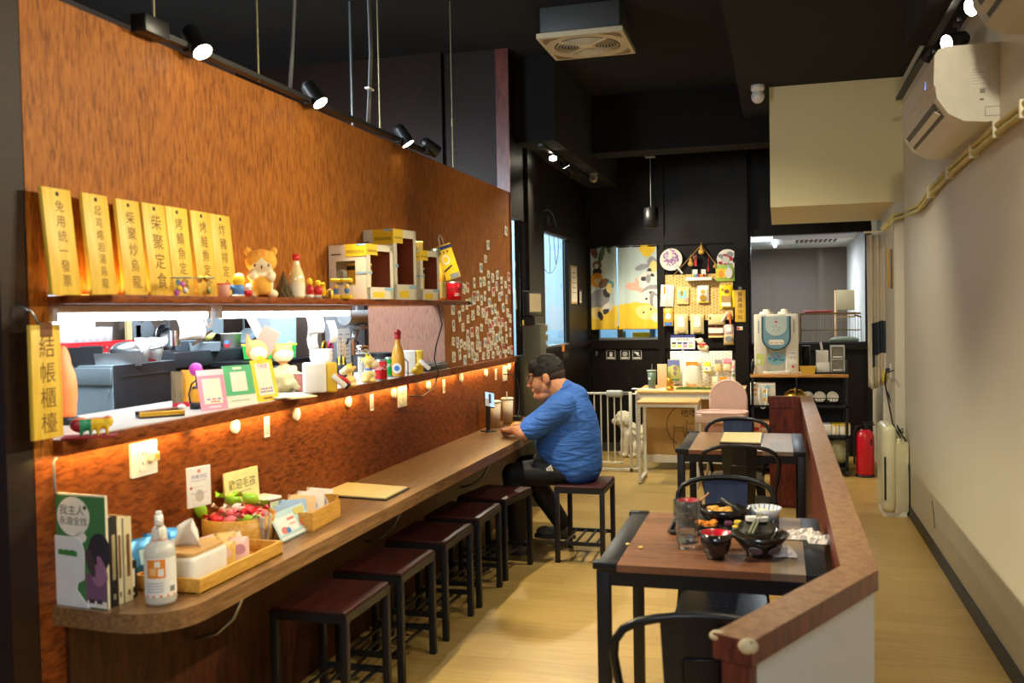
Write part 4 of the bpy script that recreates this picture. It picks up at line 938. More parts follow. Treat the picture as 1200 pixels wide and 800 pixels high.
bl_ = [('e', ((a.x+b.x)/2+rng.uniform(-.12, .12), RY+.19+rng.uniform(-.04, .04), ZCC+.12+rng.uniform(-.03, .07)), (.09, .10, .09)) for _ in range(14)]
o = organic('plastic_bag', bl_, mat('wrinkled_clear_bag', (176, 172, 128), .25, var=.35, scale=45, bump=.8), None, .012, 2); tag(o, 'crumpled clear plastic bag stuffed on the lowest rack shelf', 'bag')
for k, (y0, y1) in enumerate(((493, 508), (510, 524))):
    a, b = at(881, y0, Y=RY+.05), at(900, y1, Y=RY+.05); m = MB(); m.box(a.x, b.x+.1, RY+.05, RY+.22, b.z, a.z, 0, .003); m.to(onY(a.x+.05, RY+.05, (a.z+b.z)/2)); m.rect(-.04, .02, -.035, .0, .001, 1); m.rect(.03, .12, .0, .03, .001, 1); m.text('餅', .07, -.02, .05, 2, .001)
    tag(m.build('snack_box', [mat('salmon_box', (240, 176, 120), .5), RED, PAPER]), ('upper' if k == 0 else 'lower')+' orange and red snack box on the rack behind the high chair', 'box', 'snack boxes on the rack')

# behind the service window: cage, chair back, mat, ceiling unit
s = thing('wire_cage', 'brown wire pet cage seen through the service window', 'cage', (0, 11.4, 0)); CY_ = 11.4
a, b = at(938, 368, Y=CY_), at(1012, 368, Y=CY_); zl = at(950, 405, Y=CY_).z; zm = at(950, 387, Y=CY_).z
m = MB(); m.bar((a.x, 0, a.z), (b.x, 0, a.z), .022); m.bar((a.x, .6, a.z), (b.x, .6, a.z), .02); m.tube([(b.x-.10, 0, a.z-.02), (b.x-.03, 0, a.z-.04), (b.x, 0, a.z-.12), (b.x, 0, .4)], .011, 8); m.bar((a.x, 0, a.z), (a.x, 0, .4), .02); m.bar((a.x, 0, zm), (b.x, 0, zm), .012)
m.build('frame', mat('bronze_tube', (150, 112, 62), .4, .4), s)
m = MB()
for k in range(24): x = a.x+(b.x-a.x)*k/23; m.bar((x, 0, .4), (x, 0, a.z), .005)
m.build('wire_mesh', mat('dark_bronze_wire', (110, 92, 66), .5, .3), s)
q0, q1 = at(943, 366, Y=CY_+.1), at(976, 366, Y=CY_+.1); m = MB(); m.box(q0.x, q1.x, CY_+.05, CY_+.5, a.z+.012, a.z+.035, 0, .005)
tag(m.build('red_mat', RED), 'flat red mat lying on top of the wire cage', 'mat')
q0, q1 = at(980, 340, Y=12.3), at(1011, 365, Y=12.3)
s = thing('folding_chair', 'beige folding chair back seen through the service window', 'chair', (0, 12.3, 0)); BE = mat('beige_canvas', (168, 150, 112), .7)
m = MB(); m.box(q0.x, q1.x, -.015, .015, q1.z+.02, q0.z, 0, .01); m.build('backrest', BE, s)
m = MB()
for x in (q0.x-.01, q1.x+.01): m.tube([(x, 0, 0), (x, 0, q0.z)], .012, 8)
m.bar((q0.x, 0, q1.z-.06), (q1.x, 0, q1.z-.06), .02); m.build('frame', mat('orange_wood_tube', (170, 122, 74), .5), s)
q0 = at(958, 277, Y=12.0); 
s = thing('ceiling_cassette', 'white ceiling air unit seen through the service window', 'air conditioner', (at(956, 278, Y=12.2).x, 12.1, 2.355))
m = MB(); m.prism([(-.42, -.3), (.42, -.3), (.34, .3), (-.34, .3)], .09, 0, .06); m.build('panel', WHITE, s)
m = MB()
for k in range(9): m.box(-.24+.055*k, -.21+.055*k, -.24, .2, .052, .06)
m.build('grille', DGREY, s)
p = at(908, 283, Y=12.4); m = MB(); m.box(-.02, .02, -.5, .5, 0, .03, 0, .004)
tag(m.build('tube_light', glow('cool_tube', (240, 246, 255), 6), None, (p.x, 12.2, 2.388)), 'white tube light on the ceiling behind the service window', 'light')
p = at(998, 402, Y=11.3); m = MB(); m.ell((0, 0, 0), (.16, .12, .04), 18)
tag(m.build('cushion', mat('grey_green_cushion', (140, 144, 126), .8), None, (.70, 11.05, SZ0+.02)), 'grey-green cushion behind the lower right of the service window', 'cushion')
m = MB(); m.box(-.3, .3, -.2, .2, SZ0-.05, SZ0-.02); m.box(-.28, -.24, -.18, .18, 0, SZ0-.05); m.box(.24, .28, -.18, .18, 0, SZ0-.05); tag(m.build('small_bench', DARKW, None, (.56, 11.05, 0)), 'dark bench under the cushion behind the service window', 'bench')

# sign plaque on the post
GSIGN = grain('golden_plaque_wood', (196, 150, 40), (232, 190, 74), (20, 20, 2), 3, .45)
a, b = at(861, 340, Y=YB-.12), at(874, 377, Y=YB-.12)
s = thing('wall_plaque', 'golden vertical plaque on the dark post by the service window', 'sign', ((a.x+b.x)/2, YB-.135, (a.z+b.z)/2)); hw, hh = (b.x-a.x)/2, (a.z-b.z)/2
MB().box(-hw, hw, 0, .014, -hh, hh, 0, .002).build('board', GSIGN, s)
m = MB(onY(0, -.0005, 0)); m.column('餐具請自取', 0, hh*.9, hh*.36, hh*.30, 0, 0); m.build('lettering', INK, s)
m = MB(onY(0, .01, hh+.02)); m.disc(0, 0, .02, None, .006); m.build('hook', GREY, s)
a = at(867, 384.5, Y=YB-.12); m = MB(onY(a.x, YB-.1215, a.z)); m.rect(-.03, .03, -.018, .018, .001, 0); m.rect(-.028, .0, -.015, .012, .001, 1, .001); m.rect(.005, .027, -.012, .005, .001, 2, .001)
tag(m.build('small_label', [PAPER, RED, YELLOW]), 'tiny red and yellow label under the golden post plaque', 'label')

# noren curtain with animals (generic)
NCX = (wx(693)+wx(770))/2; ny = YB-.07
nz0, nz1 = at(730, 386, Y=ny).z, at(730, 288, Y=ny).z; n0, n1 = at(692.5, 340, Y=ny).x, at(770, 340, Y=ny).x
s = thing('noren_curtain', 'pale blue and yellow split curtain printed with animals', 'curtain', (n0, ny, nz0)); W, H = n1-n0, nz1-nz0
NB = mat('pale_blue_cloth', (196, 214, 214), .85, var=.03, scale=20); NY = mat('yellow_cloth_print', (240, 200, 60), .85, var=.04, scale=20)
NG = mat('grey_animal_print', (150, 150, 158), .85); NW = mat('white_animal_print', (226, 222, 216), .85); NBR = mat('brown_animal_print', (120, 92, 74), .85); NO = mat('orange_animal_print', (236, 160, 62), .85); NPK = mat('pink_animal_print', (238, 176, 160), .85); NLY = mat('pale_yellow_animal_print', (240, 216, 140), .85); NGR = mat('green_leaf_print', (84, 122, 84), .85); NK = mat('dark_print', (60, 58, 62), .85); NDB = mat('blue_bird_print', (96, 160, 176), .85)
PM = [NB, NY, NG, NW, NBR, NO, NPK, NLY, NGR, NK, NDB]
def ripple(u): return .012*math.sin(u*W*38)+.008*math.sin(u*W*17+1)
split = .405
for u0, u1 in ((0, split-.004), (split+.012, 1)):
    m = MB(); C_, R_ = 30, 44; vs = []; fs = []; ms = []
    shapes = [  # (cu, cv, ru, rv, rotation, colour) in curtain fractions, u from left, v from the bottom; later ones lie on top
        (.05, .95, .05, .09, .3, 4), (.17, .90, .04, .10, -.3, 8), (.28, .965, .03, .05, .2, 8), (.10, .78, .07, .05, 0, 4), (.10, .70, .07, .05, 0, 9), (.09, .77, .035, .03, 0, 3),
        (.09, .60, .11, .085, 0, 5), (.10, .585, .05, .045, 0, 7), (.20, .56, .09, .05, .6, 4), (.13, .38, .16, .11, .4, 2), (.06, .31, .10, .09, 0, 2), (.24, .44, .05, .06, .3, 9), (.30, .54, .055, .05, .7, 10), (.28, .50, .045, .06, 0, 7),
        (.26, .27, .09, .05, .4, 3), (.22, .22, .06, .03, .5, 9), (.08, .20, .11, .075, -.3, 7), (.14, .17, .04, .06, .4, 9),
        (.86, .96, .12, .07, 0, 1), (.86, .90, .07, .04, 0, 1), (.78, .74, .11, .035, .25, 2), (.93, .80, .07, .06, 0, 2), (.95, .74, .06, .07, 0, 7), (.89, .70, .035, .02, 0, 9),
        (.86, .62, .14, .06, .15, 3), (.80, .60, .04, .03, 0, 9), (.87, .60, .035, .05, 0, 2), (.93, .64, .03, .02, 0, 9), (.64, .51, .10, .05, -.2, 6), (.70, .56, .03, .06, .2, 6), (.56, .515, .03, .03, .6, 6), (.74, .475, .08, .03, -.4, 6),
        (.90, .46, .13, .06, .35, 2), (.88, .40, .15, .07, .4, 3), (.84, .36, .02, .015, 0, 9), (.90, .44, .02, .015, 0, 9), (.96, .33, .07, .12, .2, 2), (.99, .30, .05, .10, .2, 3), (.85, .20, .18, .09, -.2, 7), (.76, .24, .03, .04, 0, 7), (.90, .24, .014, .014, 0, 9), (.80, .20, .014, .014, 0, 9), (.97, .14, .06, .05, 0, 3)]
    def col(u, v):
        c = 1 if v < .30-.02*math.sin(u*7) else 0
        for cu_, cv, ru, rv, ro, k in shapes:
            du, dv = (u-cu_), (v-cv); a = du*math.cos(ro)+dv*math.sin(ro)*1.2; b2 = -du*math.sin(ro)/1.2+dv*math.cos(ro)
            if (a/ru)**2+(b2/rv)**2 < 1: c = k
        return c
    C_ = int(64*(u1-u0)/.5); R_ = 80
    for j in range(R_+1):
        v = j/R_
        for i in range(C_+1):
            u = u0+(u1-u0)*i/C_; vs.append((u*W, ripple(u)*(1.1-.5*v) , v*H))
    for j in range(R_):
        for i in range(C_):
            a = j*(C_+1)+i; fs.append((a, a+1, a+C_+2, a+C_+1)); ms.append(col(u0+(u1-u0)*(i+.5)/C_, (j+.5)/R_))
    m.add(vs, fs, ms, True); o = m.build('cloth_panel', PM, s); md = o.modifiers.new('thick', 'SOLIDIFY'); md.thickness = .002
m = MB(); m.cyl((-.02, 0, H-.01), (W+.02, 0, H-.01), .008, None, 8); m.build('rod', DARKW, s)
# items on the sill behind it
for k, (x, w_, h_, mt_, lab) in enumerate(((727, .07, .16, BROWN, 'brown jar behind the lower edge of the animal curtain'), (731, .05, .10, mat('teal_jar', (70, 110, 110), .4), 'teal jar behind the animal curtain'), (752, .20, .08, YELLOW, 'yellow printed box behind the animal curtain'), (765, .06, .12, BLUE, 'blue packet behind the animal curtain'))):
    p = at(x, 396, Y=YB+.16); m = MB()
    if k < 2: m.lathe([(0, 0), (w_/2, 0), (w_/2, h_*.8), (w_*.35, h_), (0, h_)], n=14)
    else: m.box(-w_/2, w_/2, -.03, .03, 0, h_, 0, .004)
    tag(m.build('jar' if k < 2 else 'packet', mt_, None, (p.x, YB+.16, NZ0)), lab, 'jar' if k < 2 else 'packet')
MB().box(NX0-.05, NX1+.05, YB+.1, YB+.3, NZ0-.02, NZ0).build('trim_5', PALEW)['kind'] = 'structure'

# framed notices on the side panel
for x, y, w_, h_, lab in ((673, 333.5, .30, .40, 'narrow framed white notice on the dark panel beside the side window'), (680.5, 348, .14, .16, 'small framed note below the tall notice by the side window')):
    p = at(x, y, X=XG+.02); m = MB(onX(XG+.001, p.y, p.z)); m.rect(-w_/2, w_/2, -h_/2, h_/2, .018, 0); m.rect(-w_/2+.02, w_/2-.02, -h_/2+.02, h_/2-.02, .001, 1, .018)
    for k in range(5): m.rect(-w_*.3, w_*.28, h_*.3-k*h_*.13, h_*.3-k*h_*.13+.008, .0006, 2, .019)
    tag(m.build('framed_notice', [LTWOOD if h_ > .3 else BLACKM, PAPER, GREY]), lab, 'notice')
# sticker and things at the side window
p = at(640, 394, X=XG); m = MB(onX(XG+.001, p.y, p.z)); 
for k in range(3): m.rect(-.06, .06, -.14+k*.09, -.07+k*.09, .001, 0); m.rect(-.045, .045, -.125+k*.09, -.085+k*.09, .001, 1, .001)
tag(m.build('window_sticker', [PAPER, GREY]), 'white label stickers low on the side window', 'sticker')
p = at(659, 409, X=XG+.03); m = MB(onX(XG+.036, p.y, 1.255)); m.rect(-.05, .05, -.035, .035, .006)
tag(m.build('orange_tab', ORANGE), 'small orange tab on the sill of the side window', 'tag')
# behind the side window: a low blue tub and box
for x, z0, mt_, lab, dm in ((645, 1.0, mat('blue_tub', (60, 110, 160), .4), 'blue tub behind the side window glass', (.24, .4, .2)), (655, 1.22, mat('pale_green_box', (176, 200, 190), .6), 'pale green box behind the side window glass', (.2, .25, .25))):
    p = at(x, 390, X=-2.38); m = MB(); m.box(-dm[0]/2, dm[0]/2, -dm[1]/2, dm[1]/2, 0, dm[2], 0, .01); tag(m.build('storage_box', mt_, None, (-2.38, p.y-.15, 1.0005)), lab, 'box')
m = MB(); m.box(-.18, .18, -.9, .65, .96, 1.0); m.box(-.17, -.13, -.85, .6, 0, .96); m.box(.13, .17, -.85, -.8, 0, .96); m.box(.13, .17, .55, .6, 0, .96)
tag(m.build('work_table', mat('dark_blue_table', (36, 46, 60), .5), None, (-2.38, 9.95, 0)), 'dark table behind the side window', 'table')
# ordering kiosk behind the partition end
KX, KY = XG+.10, 7.62
s = thing('kiosk', 'slim olive-grey kiosk with cream screen behind the partition end', 'kiosk', (KX, KY, 0))
kz0, kz1 = at(611, 367, X=KX).z, at(611, 342, X=KX).z; OL = mat('olive_grey_metal', (92, 92, 78), .45, .3)
m = MB(); m.box(-.05, .10, -.08, .12, .0, kz0-.09, 0, .006); m.build('body', OL, s)
m = MB(); m.box(-.04, .06, -.10, .22, kz0-.09, kz0-.03); m.build('printer', BLACK, s)
m = MB(); m.box(-.02, .03, -.16, .26, kz0-.02, kz1+.01, 0, .006); m.box(-.01, .02, -.02, .02, kz0-.09, kz0); sc_ = m.build('screen_frame', BLACK, s)
MB(onX(.0305, .05, (kz0+kz1)/2)).rect(-.19, .19, -(kz1-kz0)/2+.01, (kz1-kz0)/2-.01, .001).build('screen', mat('cream_screen', (214, 198, 160), .4), s)
p = at(613, 378, X=KX+.1); MB(onX(.1005, p.y-KY, p.z)).rect(-.02, .02, -.02, .02, .001).build('yellow_tag', YELLOW, s)

# black pictogram signs and hook
for x, lab, k in ((716, 'left black pictogram sign with a raised hand on the dark door', 0), (732.5, 'middle black pictogram sign with a round symbol on the dark door', 1), (746.5, 'right black pictogram sign with a camera symbol on the dark door', 2)):
    p = at(x, 415.5, Y=YB); hw = .052; m = MB(onY(p.x, YB-.0005, p.z)); m.rect(-hw, hw, -hw, hw, .003, 0)
    m.rect(-hw+.004, hw-.004, -hw+.004, hw-.004, .0006, 1, .003); m.rect(-hw*.75, hw*.75, -hw*.8, -hw*.55, .0006, 0, .0036)
    if k == 0:
        m.rect(-.014, .016, -.02, .01, .0006, 0, .0036)
        for q in range(4): m.rect(-.014+q*.008, -.009+q*.008, .01, .03, .0006, 0, .0036)
    elif k == 1: m.disc(0, .008, .027, None, .0006, 0, .0036); m.disc(0, .008, .020, None, .0006, 1, .0042); m.disc(0, .008, .010, None, .0006, 0, .0048)
    else: m.prism([(-.035, .025), (.02, .012), (.024, .026), (-.03, .036)], .0006, 0, .0036); m.prism([(-.02, .02), (.01, -.012), (.022, -.01), (.018, .014)], .0006, 0, .0036); m.rect(.02, .034, -.018, -.012, .0006, 0, .0036)
    tag(m.build('pictogram_sign', [PAPER, BLACK]), lab, 'sign', 'pictogram signs on the dark door')
p = at(699, 414, Y=YB-.03); m = MB(onY(p.x, YB-.031, p.z)); m.rect(-.008, .008, -.03, .03, .006); m.rect(.0, .02, .0, .02, .012)
tag(m.build('door_latch', STEEL), 'small steel latch on the dark door frame', 'latch')
p = at(666, 415, X=XG+.03); m = MB(onX(XG+.001, p.y, p.z)); m.rect(-.14, .14, -.045, .045, .002, 0); m.text('推', -.06, 0, .06, 1, .0025); m.text('拉', .06, 0, .06, 1, .0025)
tag(m.build('door_notice', [mat('dark_brown_plate', (46, 36, 28), .5), mat('grey_brown_print', (110, 96, 80))]), 'faint dark plate on the panel below the side window', 'sign')

# yellow pegboard and what hangs on it
BY = YB-.05
b0, b1 = at(780, 350, Y=BY), at(859, 350, Y=BY); bt, bb = at(820, 321, Y=BY).z, at(820, 375, Y=BY).z
s = thing('pegboard', 'yellow wooden pegboard hung on rope on the back wall', 'pegboard', (b0.x, BY, bb)); W, H = b1.x-b0.x, bt-bb
HOLE = mat('dark_hole', (96, 66, 26), .8)
m = MB(); m.box(0, W, 0, .012, 0, H, 0); m.to(onY(0, 0, 0)); nx_, nz_ = int(W/.034), int(H/.034)
for i in range(nx_):
    for j in range(nz_): m.disc(.02+i*.034, .02+j*.034+.017*(i % 2), .0055, .007, .0006, 1, 0, 6)
m.build('board', [grain('yellow_birch', (214, 172, 96), (236, 200, 128), (6, 6, 6), 4, .5), HOLE], s)
ap = at(822, 287, Y=BY)
m = MB(); m.tube([(W*.12, -.005, H-.01), (ap.x-b0.x, -.01, ap.z-bb), (W*.86, -.005, H-.01)], .006, 6); m.cyl((ap.x-b0.x, .04, ap.z-bb-.005), (ap.x-b0.x, -.02, ap.z-bb-.005), .012, None, 8); m.build('rope', mat('jute_rope', (180, 140, 84), .8), s)
# two fans
def hand_fan(label, x, y, r, tilt, white):
    p = at(x, y, Y=BY-.02); s = thing('hand_fan', label, 'fan', (p.x, BY-.03, p.z), 0, 'round paper fans on the back wall')
    m = MB(onY(0, 0, 0, tilt)); m.disc(0, 0, r, r*.98, .004, 0, 0, 28); m.prism([(-.045, -r*.98), (.045, -r*.98), (.02, -r*.72), (-.02, -r*.72)], .002, 4, .004)
    rng.seed(int(x))
    if white:
        for k in range(46):
            a, q = rng.uniform(-.62, .62)*r, rng.uniform(-.5, .7)*r
            m.rect(a, a+rng.uniform(.01, .03), q, q+.008, .0006, 1, .004); m.rect(a+.006, a+.012, q-.012, q+.016, .0006, 1, .004)
    else:
        for k in range(22):
            a, q = rng.uniform(0, 6.28), r*rng.uniform(.1, .8); m.disc(q*math.cos(a), q*math.sin(a), rng.uniform(.02, .05), rng.uniform(.015, .04), .0006, rng.choice([1, 2, 3, 4, 5]), .004+.0001*k, 10)
    m.build('fan_face', [PAPER, mat('purple_print', (176, 90, 190), .7), mat('crimson_print', (180, 40, 60), .7), NG, mat('translucent_rim', (214, 208, 200), .5), INK], s)
    m = MB(onY(0, 0, 0, tilt)); m.box(-.010, .010, -r*1.62, -r*.85, .001, .008, 0, .002); m.build('handle', WHITE, s); return s
hand_fan('white paper fan with purple writing above the yellow pegboard', 786.5, 304, .125, .66, True)
hand_fan('red and grey printed paper fan at the top right of the pegboard', 852.5, 304, .115, -.3, False)
# gourds
for x, y, r, lab in ((822, 294, .036, 'top gourd hanging at the rope peak above the pegboard'), (809.5, 308, .034, 'left small gourd hanging above the pegboard'), (838, 311, .022, 'right small gourd hanging above the pegboard')):
    p = at(x, y, Y=BY-.03); m = MB(); m.ell((0, 0, -.01), (r, r, r*.92)); m.ell((0, 0, r*.9), (r*.55, r*.55, r*.55)); m.cyl((0, 0, r*1.3), (0, 0, r*1.7), .004, None, 6); m.tube([(0, 0, r*1.6), (0, .0, r*1.6+.04)], .002, 4)
    tag(m.build('gourd_charm', mat('tan_gourd', (214, 168, 84), .45), None, p), lab, 'charm', 'gourd charms over the pegboard')
for x, y0, y1, lab in ((815, 297, 312, 'brown wooden charm on a red string above the display shelf'), (830, 300, 318, 'thin red tassel hanging above the display shelf')):
    a, b = at(x, y0, Y=BY-.03), at(x, y1, Y=BY-.03); m = MB(); m.tube([(0, 0, 0), (0, 0, b.z-a.z+.05)], .003, 5)
    if x < 820: m.box(-.03, .02, -.01, .01, -.07, -.02, 1, .004); m.box(-.012, .012, -.006, .006, b.z-a.z, -.07, 0)
    else: m.cyl((0, 0, b.z-a.z+.07), (0, 0, b.z-a.z), .006, .012, 8)
    tag(m.build('red_tassel', [RED, mat('dark_wood_charm', (120, 60, 36), .5)], None, a), lab, 'tassel')
# little shelf with clear case
a, b = at(804, 329, Y=BY-.1), at(834.5, 324.5, Y=BY-.1)
s = thing('display_ledge', 'small white shelf on the pegboard with a clear case of figures', 'shelf', (a.x, BY-.13, a.z)); W = b.x-a.x; h = b.z-a.z
MB().box(0, W, 0, .13, 0, h, 0, .003).build('board', WHITE, s)
s = thing('clear_case', 'small clear display case on the white pegboard shelf', 'display case', (a.x+.06, BY-.11, b.z)); W2 = .17; H2 = .115
m = MB(); m.box(0, W2, 0, .09, H2-.003, H2); m.box(0, .003, 0, .09, 0, H2); m.box(W2-.003, W2, 0, .09, 0, H2); m.box(0, W2, .087, .09, 0, H2); m.build('case', ACRYL, s)
m = MB(); m.box(.006, .06, .07, .075, .03, .09); m.box(.10, .15, .07, .075, .03, .09); m.build('backing_card', PAPER, s)
for k, (x, c) in enumerate(((.03, GREEN), (.055, BLUE), (.08, RED), (.105, ORANGE), (.13, RED))):
    m = MB(); m.ell((0, 0, .014), (.010, .009, .014), 10); m.ell((0, 0, .033), (.009, .009, .009), 10)
    tag(m.build('tiny_figure', c, None, (a.x+.06+x, BY-.08, b.z)), ['green', 'blue', 'first red', 'orange', 'right-hand red'][k]+' tiny figure inside the clear case on the pegboard shelf', 'figure', 'tiny figures in the clear case')
# packets
def packet(label, cat, x0, y0, x1, y1, base, prints, dep=.03, Y=None, tilt=0., name='snack_packet', group='packets on the yellow pegboard'):
    Y = Y or BY-.02
    a, b = at(x0, y0, Y=Y), at(x1, y1, Y=Y); w, h = b.x-a.x, a.z-b.z
    s = thing(name, label, cat, ((a.x+b.x)/2, Y-.004, (a.z+b.z)/2), 0, group)
    m = MB(onY(0, 0, 0, tilt)); n = 7; vs = []; fs = []
    for j in range(n+1):
        for i in range(n+1):
            u, v = i/n*2-1, j/n*2-1; bul = max(0, (1-u**4)*(1-v**4)); vs.append((u*w/2*(1-.03*bul), v*h/2, .004+dep*bul))
    for j in range(n):
        for i in range(n): q = j*(n+1)+i; fs.append((q, q+1, q+n+2, q+n+1))
    m.add(vs, fs, 0, True); m.rect(-w/2, w/2, -h/2, h/2, .003, 0)
    m.build('pouch', base, s)
    if prints:
        m = MB(onY(0, 0, 0, tilt)); pm = []
        for kind, cx, cy, rx, ry, mt_ in prints:
            if mt_ not in pm: pm.append(mt_)
            k = pm.index(mt_); bul = max(0, (1-(2*abs(cx))**4)*(1-(2*abs(cy))**4)); z = .0055+dep*bul
            if kind == 'r': m.rect((cx-rx)*w, (cx+rx)*w, (cy-ry)*h, (cy+ry)*h, .0012, k, z)
            elif kind == 'd': m.disc(cx*w, cy*h, rx*w, ry*h, .0014, k, z, 14)
            else: m.text(kind, cx*w, cy*h, rx*w, k, z+.001)
        m.build('print', pm, s)
    m = MB(); m.tube([(0, -.004, h/2-.005), (0, -.01, h/2+.012), (0, .02, h/2+.014)], .0025, 5); m.build('hook', STEEL, s); return s
MUST = mat('mustard_bag', (224, 196, 120), .45); CRM = mat('cream_bag', (226, 208, 150), .5); LIME = mat('lime_green_card', (170, 200, 90), .6); AQ = mat('aqua_card', (140, 200, 206), .6); YB_ = mat('bright_yellow_bag', (250, 214, 20), .4)
packet('white pillow pack hanging at the left of the yellow pegboard', 'snack', 774, 334, 790, 359, PAPER, [('r', 0, .0, .02, .35, mat('pale_red_print', (214, 150, 140))), ('r', -.2, .25, .06, .18, GOLD)], tilt=-.06)
packet('blue and yellow printed card pack, second from left in the top row', 'snack', 793.5, 336, 807.5, 356, NLY, [('r', -.05, .05, .36, .22, AQ), ('d', .25, -.2, .2, .16, NPK), ('d', -.1, .12, .12, .16, GOLD), ('餅', .1, .36, .2, 0, ORANGE)], .012, tilt=-.03)
packet('white snack bag with a bear face in the middle of the pegboard', 'snack', 817, 334, 831, 355, PAPER, [('d', 0, .12, .2, .12, NO), ('d', 0, -.2, .28, .18, GOLD), ('d', -.07, .15, .04, .03, INK), ('d', .07, .15, .04, .03, INK), ('r', 0, -.42, .4, .05, YELLOW)])
packet('green pack with a white toy attached at the top right of the pegboard', 'snack', 838.5, 309, 861, 329, LIME, [('r', -.2, -.05, .25, .25, YELLOW), ('d', -.2, -.1, .15, .2, NO), ('d', .2, -.05, .2, .32, NW), ('d', .2, .25, .06, .16, SKY)], .02)
packet('bright yellow bag with a brown dog face at the right of the pegboard', 'snack', 843, 334, 859, 361, YB_, [('d', .05, .22, .18, .09, BROWN), ('d', -.25, .3, .1, .08, GOLD), ('r', 0, -.1, .36, .14, TAN), ('r', 0, -.3, .36, .12, PAPER)])
packet('small yellow and blue bag hanging below the white pillow pack', 'snack', 777.5, 361, 789, 382, mat('golden_bag', (232, 178, 64), .45), [('d', 0, .05, .3, .18, PAPER), ('r', 0, -.36, .4, .1, BLUE), ('d', -.1, .12, .3, .06, NGR), ('d', 0, -.22, .3, .08, NO)], .02)
for k, (x0, x1) in enumerate(((790, 806.5), (809, 825))):
    packet(('left' if k == 0 else 'right')+' cream pouch of the pair at the bottom of the yellow pegboard', 'snack', x0, 368, x1, 391, CRM, [('r', .02, .12, .23, .27, PAPER), ('r', .04, .16, .02, .14, mat('faded_red', (206, 130, 120))), ('d', 0, -.34, .3, .09, mat('tan_window', (196, 170, 112)))], .03)
packet('cream box with brown stripes at the lower right of the pegboard', 'snack', 830, 368, 850, 381, CRM, [('d', -.38, .15, .06, .14, BROWN), ('r', 0, -.45, .48, .05, BROWN), ('r', .2, .1, .18, .1, NLY)], .02)
packet('brown chocolate pack below the cream striped box', 'snack', 830, 383, 848, 396, mat('chocolate_brown', (128, 78, 44), .5), [('r', 0, .18, .48, .22, PAPER), ('犬餅', 0, .18, .22, 0, INK), ('r', 0, -.35, .48, .08, NLY)], .02)
packet('pink and white pouch with a carrot hanging at the pegboard corner', 'snack', 848, 380, 860, 392, mat('pink_white_pouch', (236, 200, 196), .5), [('d', 0, 0, .3, .2, PAPER), ('d', .1, -.1, .12, .12, PINK)], .02)
packet('grey and brown tin-like pouch at the very bottom right of the pegboard', 'snack', 848, 391, 860, 404, mat('beige_tin', (206, 180, 140), .45), [('d', 0, .05, .34, .26, GREY), ('r', 0, -.4, .45, .06, GOLD)], .02)
p = at(855, 374, Y=BY-.06); m = MB(); m.cyl((0, 0, .06), (.01, 0, -.06), .022, .006, 10, 0); m.cyl((-.02, 0, .08), (-.08, 0, -.02), .012, .012, 8, 1)
tag(m.build('carrot_toy', [mat('carrot_orange', (226, 120, 60), .6), PAPER], None, p), 'orange carrot chew toy at the right edge of the pegboard', 'toy')
packet('dark green strip pack behind the yellow dog-face bag', 'snack', 858, 340, 862, 360, YB_, [], .01)

# sign below the pegboard
a, b = at(786, 402, Y=10.175), at(814.5, 409.5, Y=10.175)
s = thing('info_sign', 'blue-edged info sign on a white stand below the pegboard', 'sign', ((a.x+b.x)/2, 10.175, 0)); hw = (b.x-a.x)/2
zt_, zb_ = at(800, 392.5, Y=10.175).z, at(800, 409.5, Y=10.175).z
m = MB(onY(0, 0, 0)); m.rect(-hw, hw, zb_, zt_, .004, 0); m.rect(-hw, hw, zt_-.028, zt_, .0008, 1, .004); m.rect(-hw, hw, zb_, zb_+.008, .0008, 1, .004)
m.text('寵物友善', 0, zt_-.05, .032, 2, .0045)
for k, c in enumerate((2, 1, 1, 3)): m.rect(-hw*.9+k*hw*.46, -hw*.9+k*hw*.46+hw*.36, zt_-.095, zt_-.075, .0008, c, .004)
for k, c in enumerate((4, 5, 3, 4)): m.rect(-hw*.9+k*hw*.46, -hw*.9+k*hw*.46+hw*.34, zb_+.02, zt_-.10, .0008, c, .004)
m.build('panel', [PAPER, mat('navy_print', (52, 60, 130), .6), INK, PINK, mat('sage_print', (176, 194, 130), .6), mat('olive_print', (206, 196, 110), .6)], s)
m = MB(); m.box(-.012, .012, .004, .012, dz+.0, zt_-.02); m.box(-.06, .06, -.02, .02, dz, dz+.008); m.build('stand', WHITE, s)
WY = 10.12
# beckoning cat
p = at(823, 411, Y=WY); zb2 = at(823, 411, Y=WY).z; cs = .115/.19
o = organic('cat_plush', [('e', (0, 0, .045), (.05, .04, .05)), ('e', (-.02, -.005, .105), (.035, .032, .034)), ('e', (.03, .0, .03), (.04, .04, .035)), ('c', (-.03, -.02, .08), (-.055, -.03, .12), .014, .015)], [mat('cream_plush', (240, 230, 206), .9, bump=.3, scale=200), RED, GOLD], None, .006, 3, lambda c, n: 1 if .058 < c.z < .082 and c.y < .0 else 2 if .035 < c.z < .055 and c.y < -.02 and abs(c.x) < .03 else 0, (p.x, WY+.007, zb2))
tag(o, 'cream cat figure with red collar peeking over the white pegboard', 'figure')

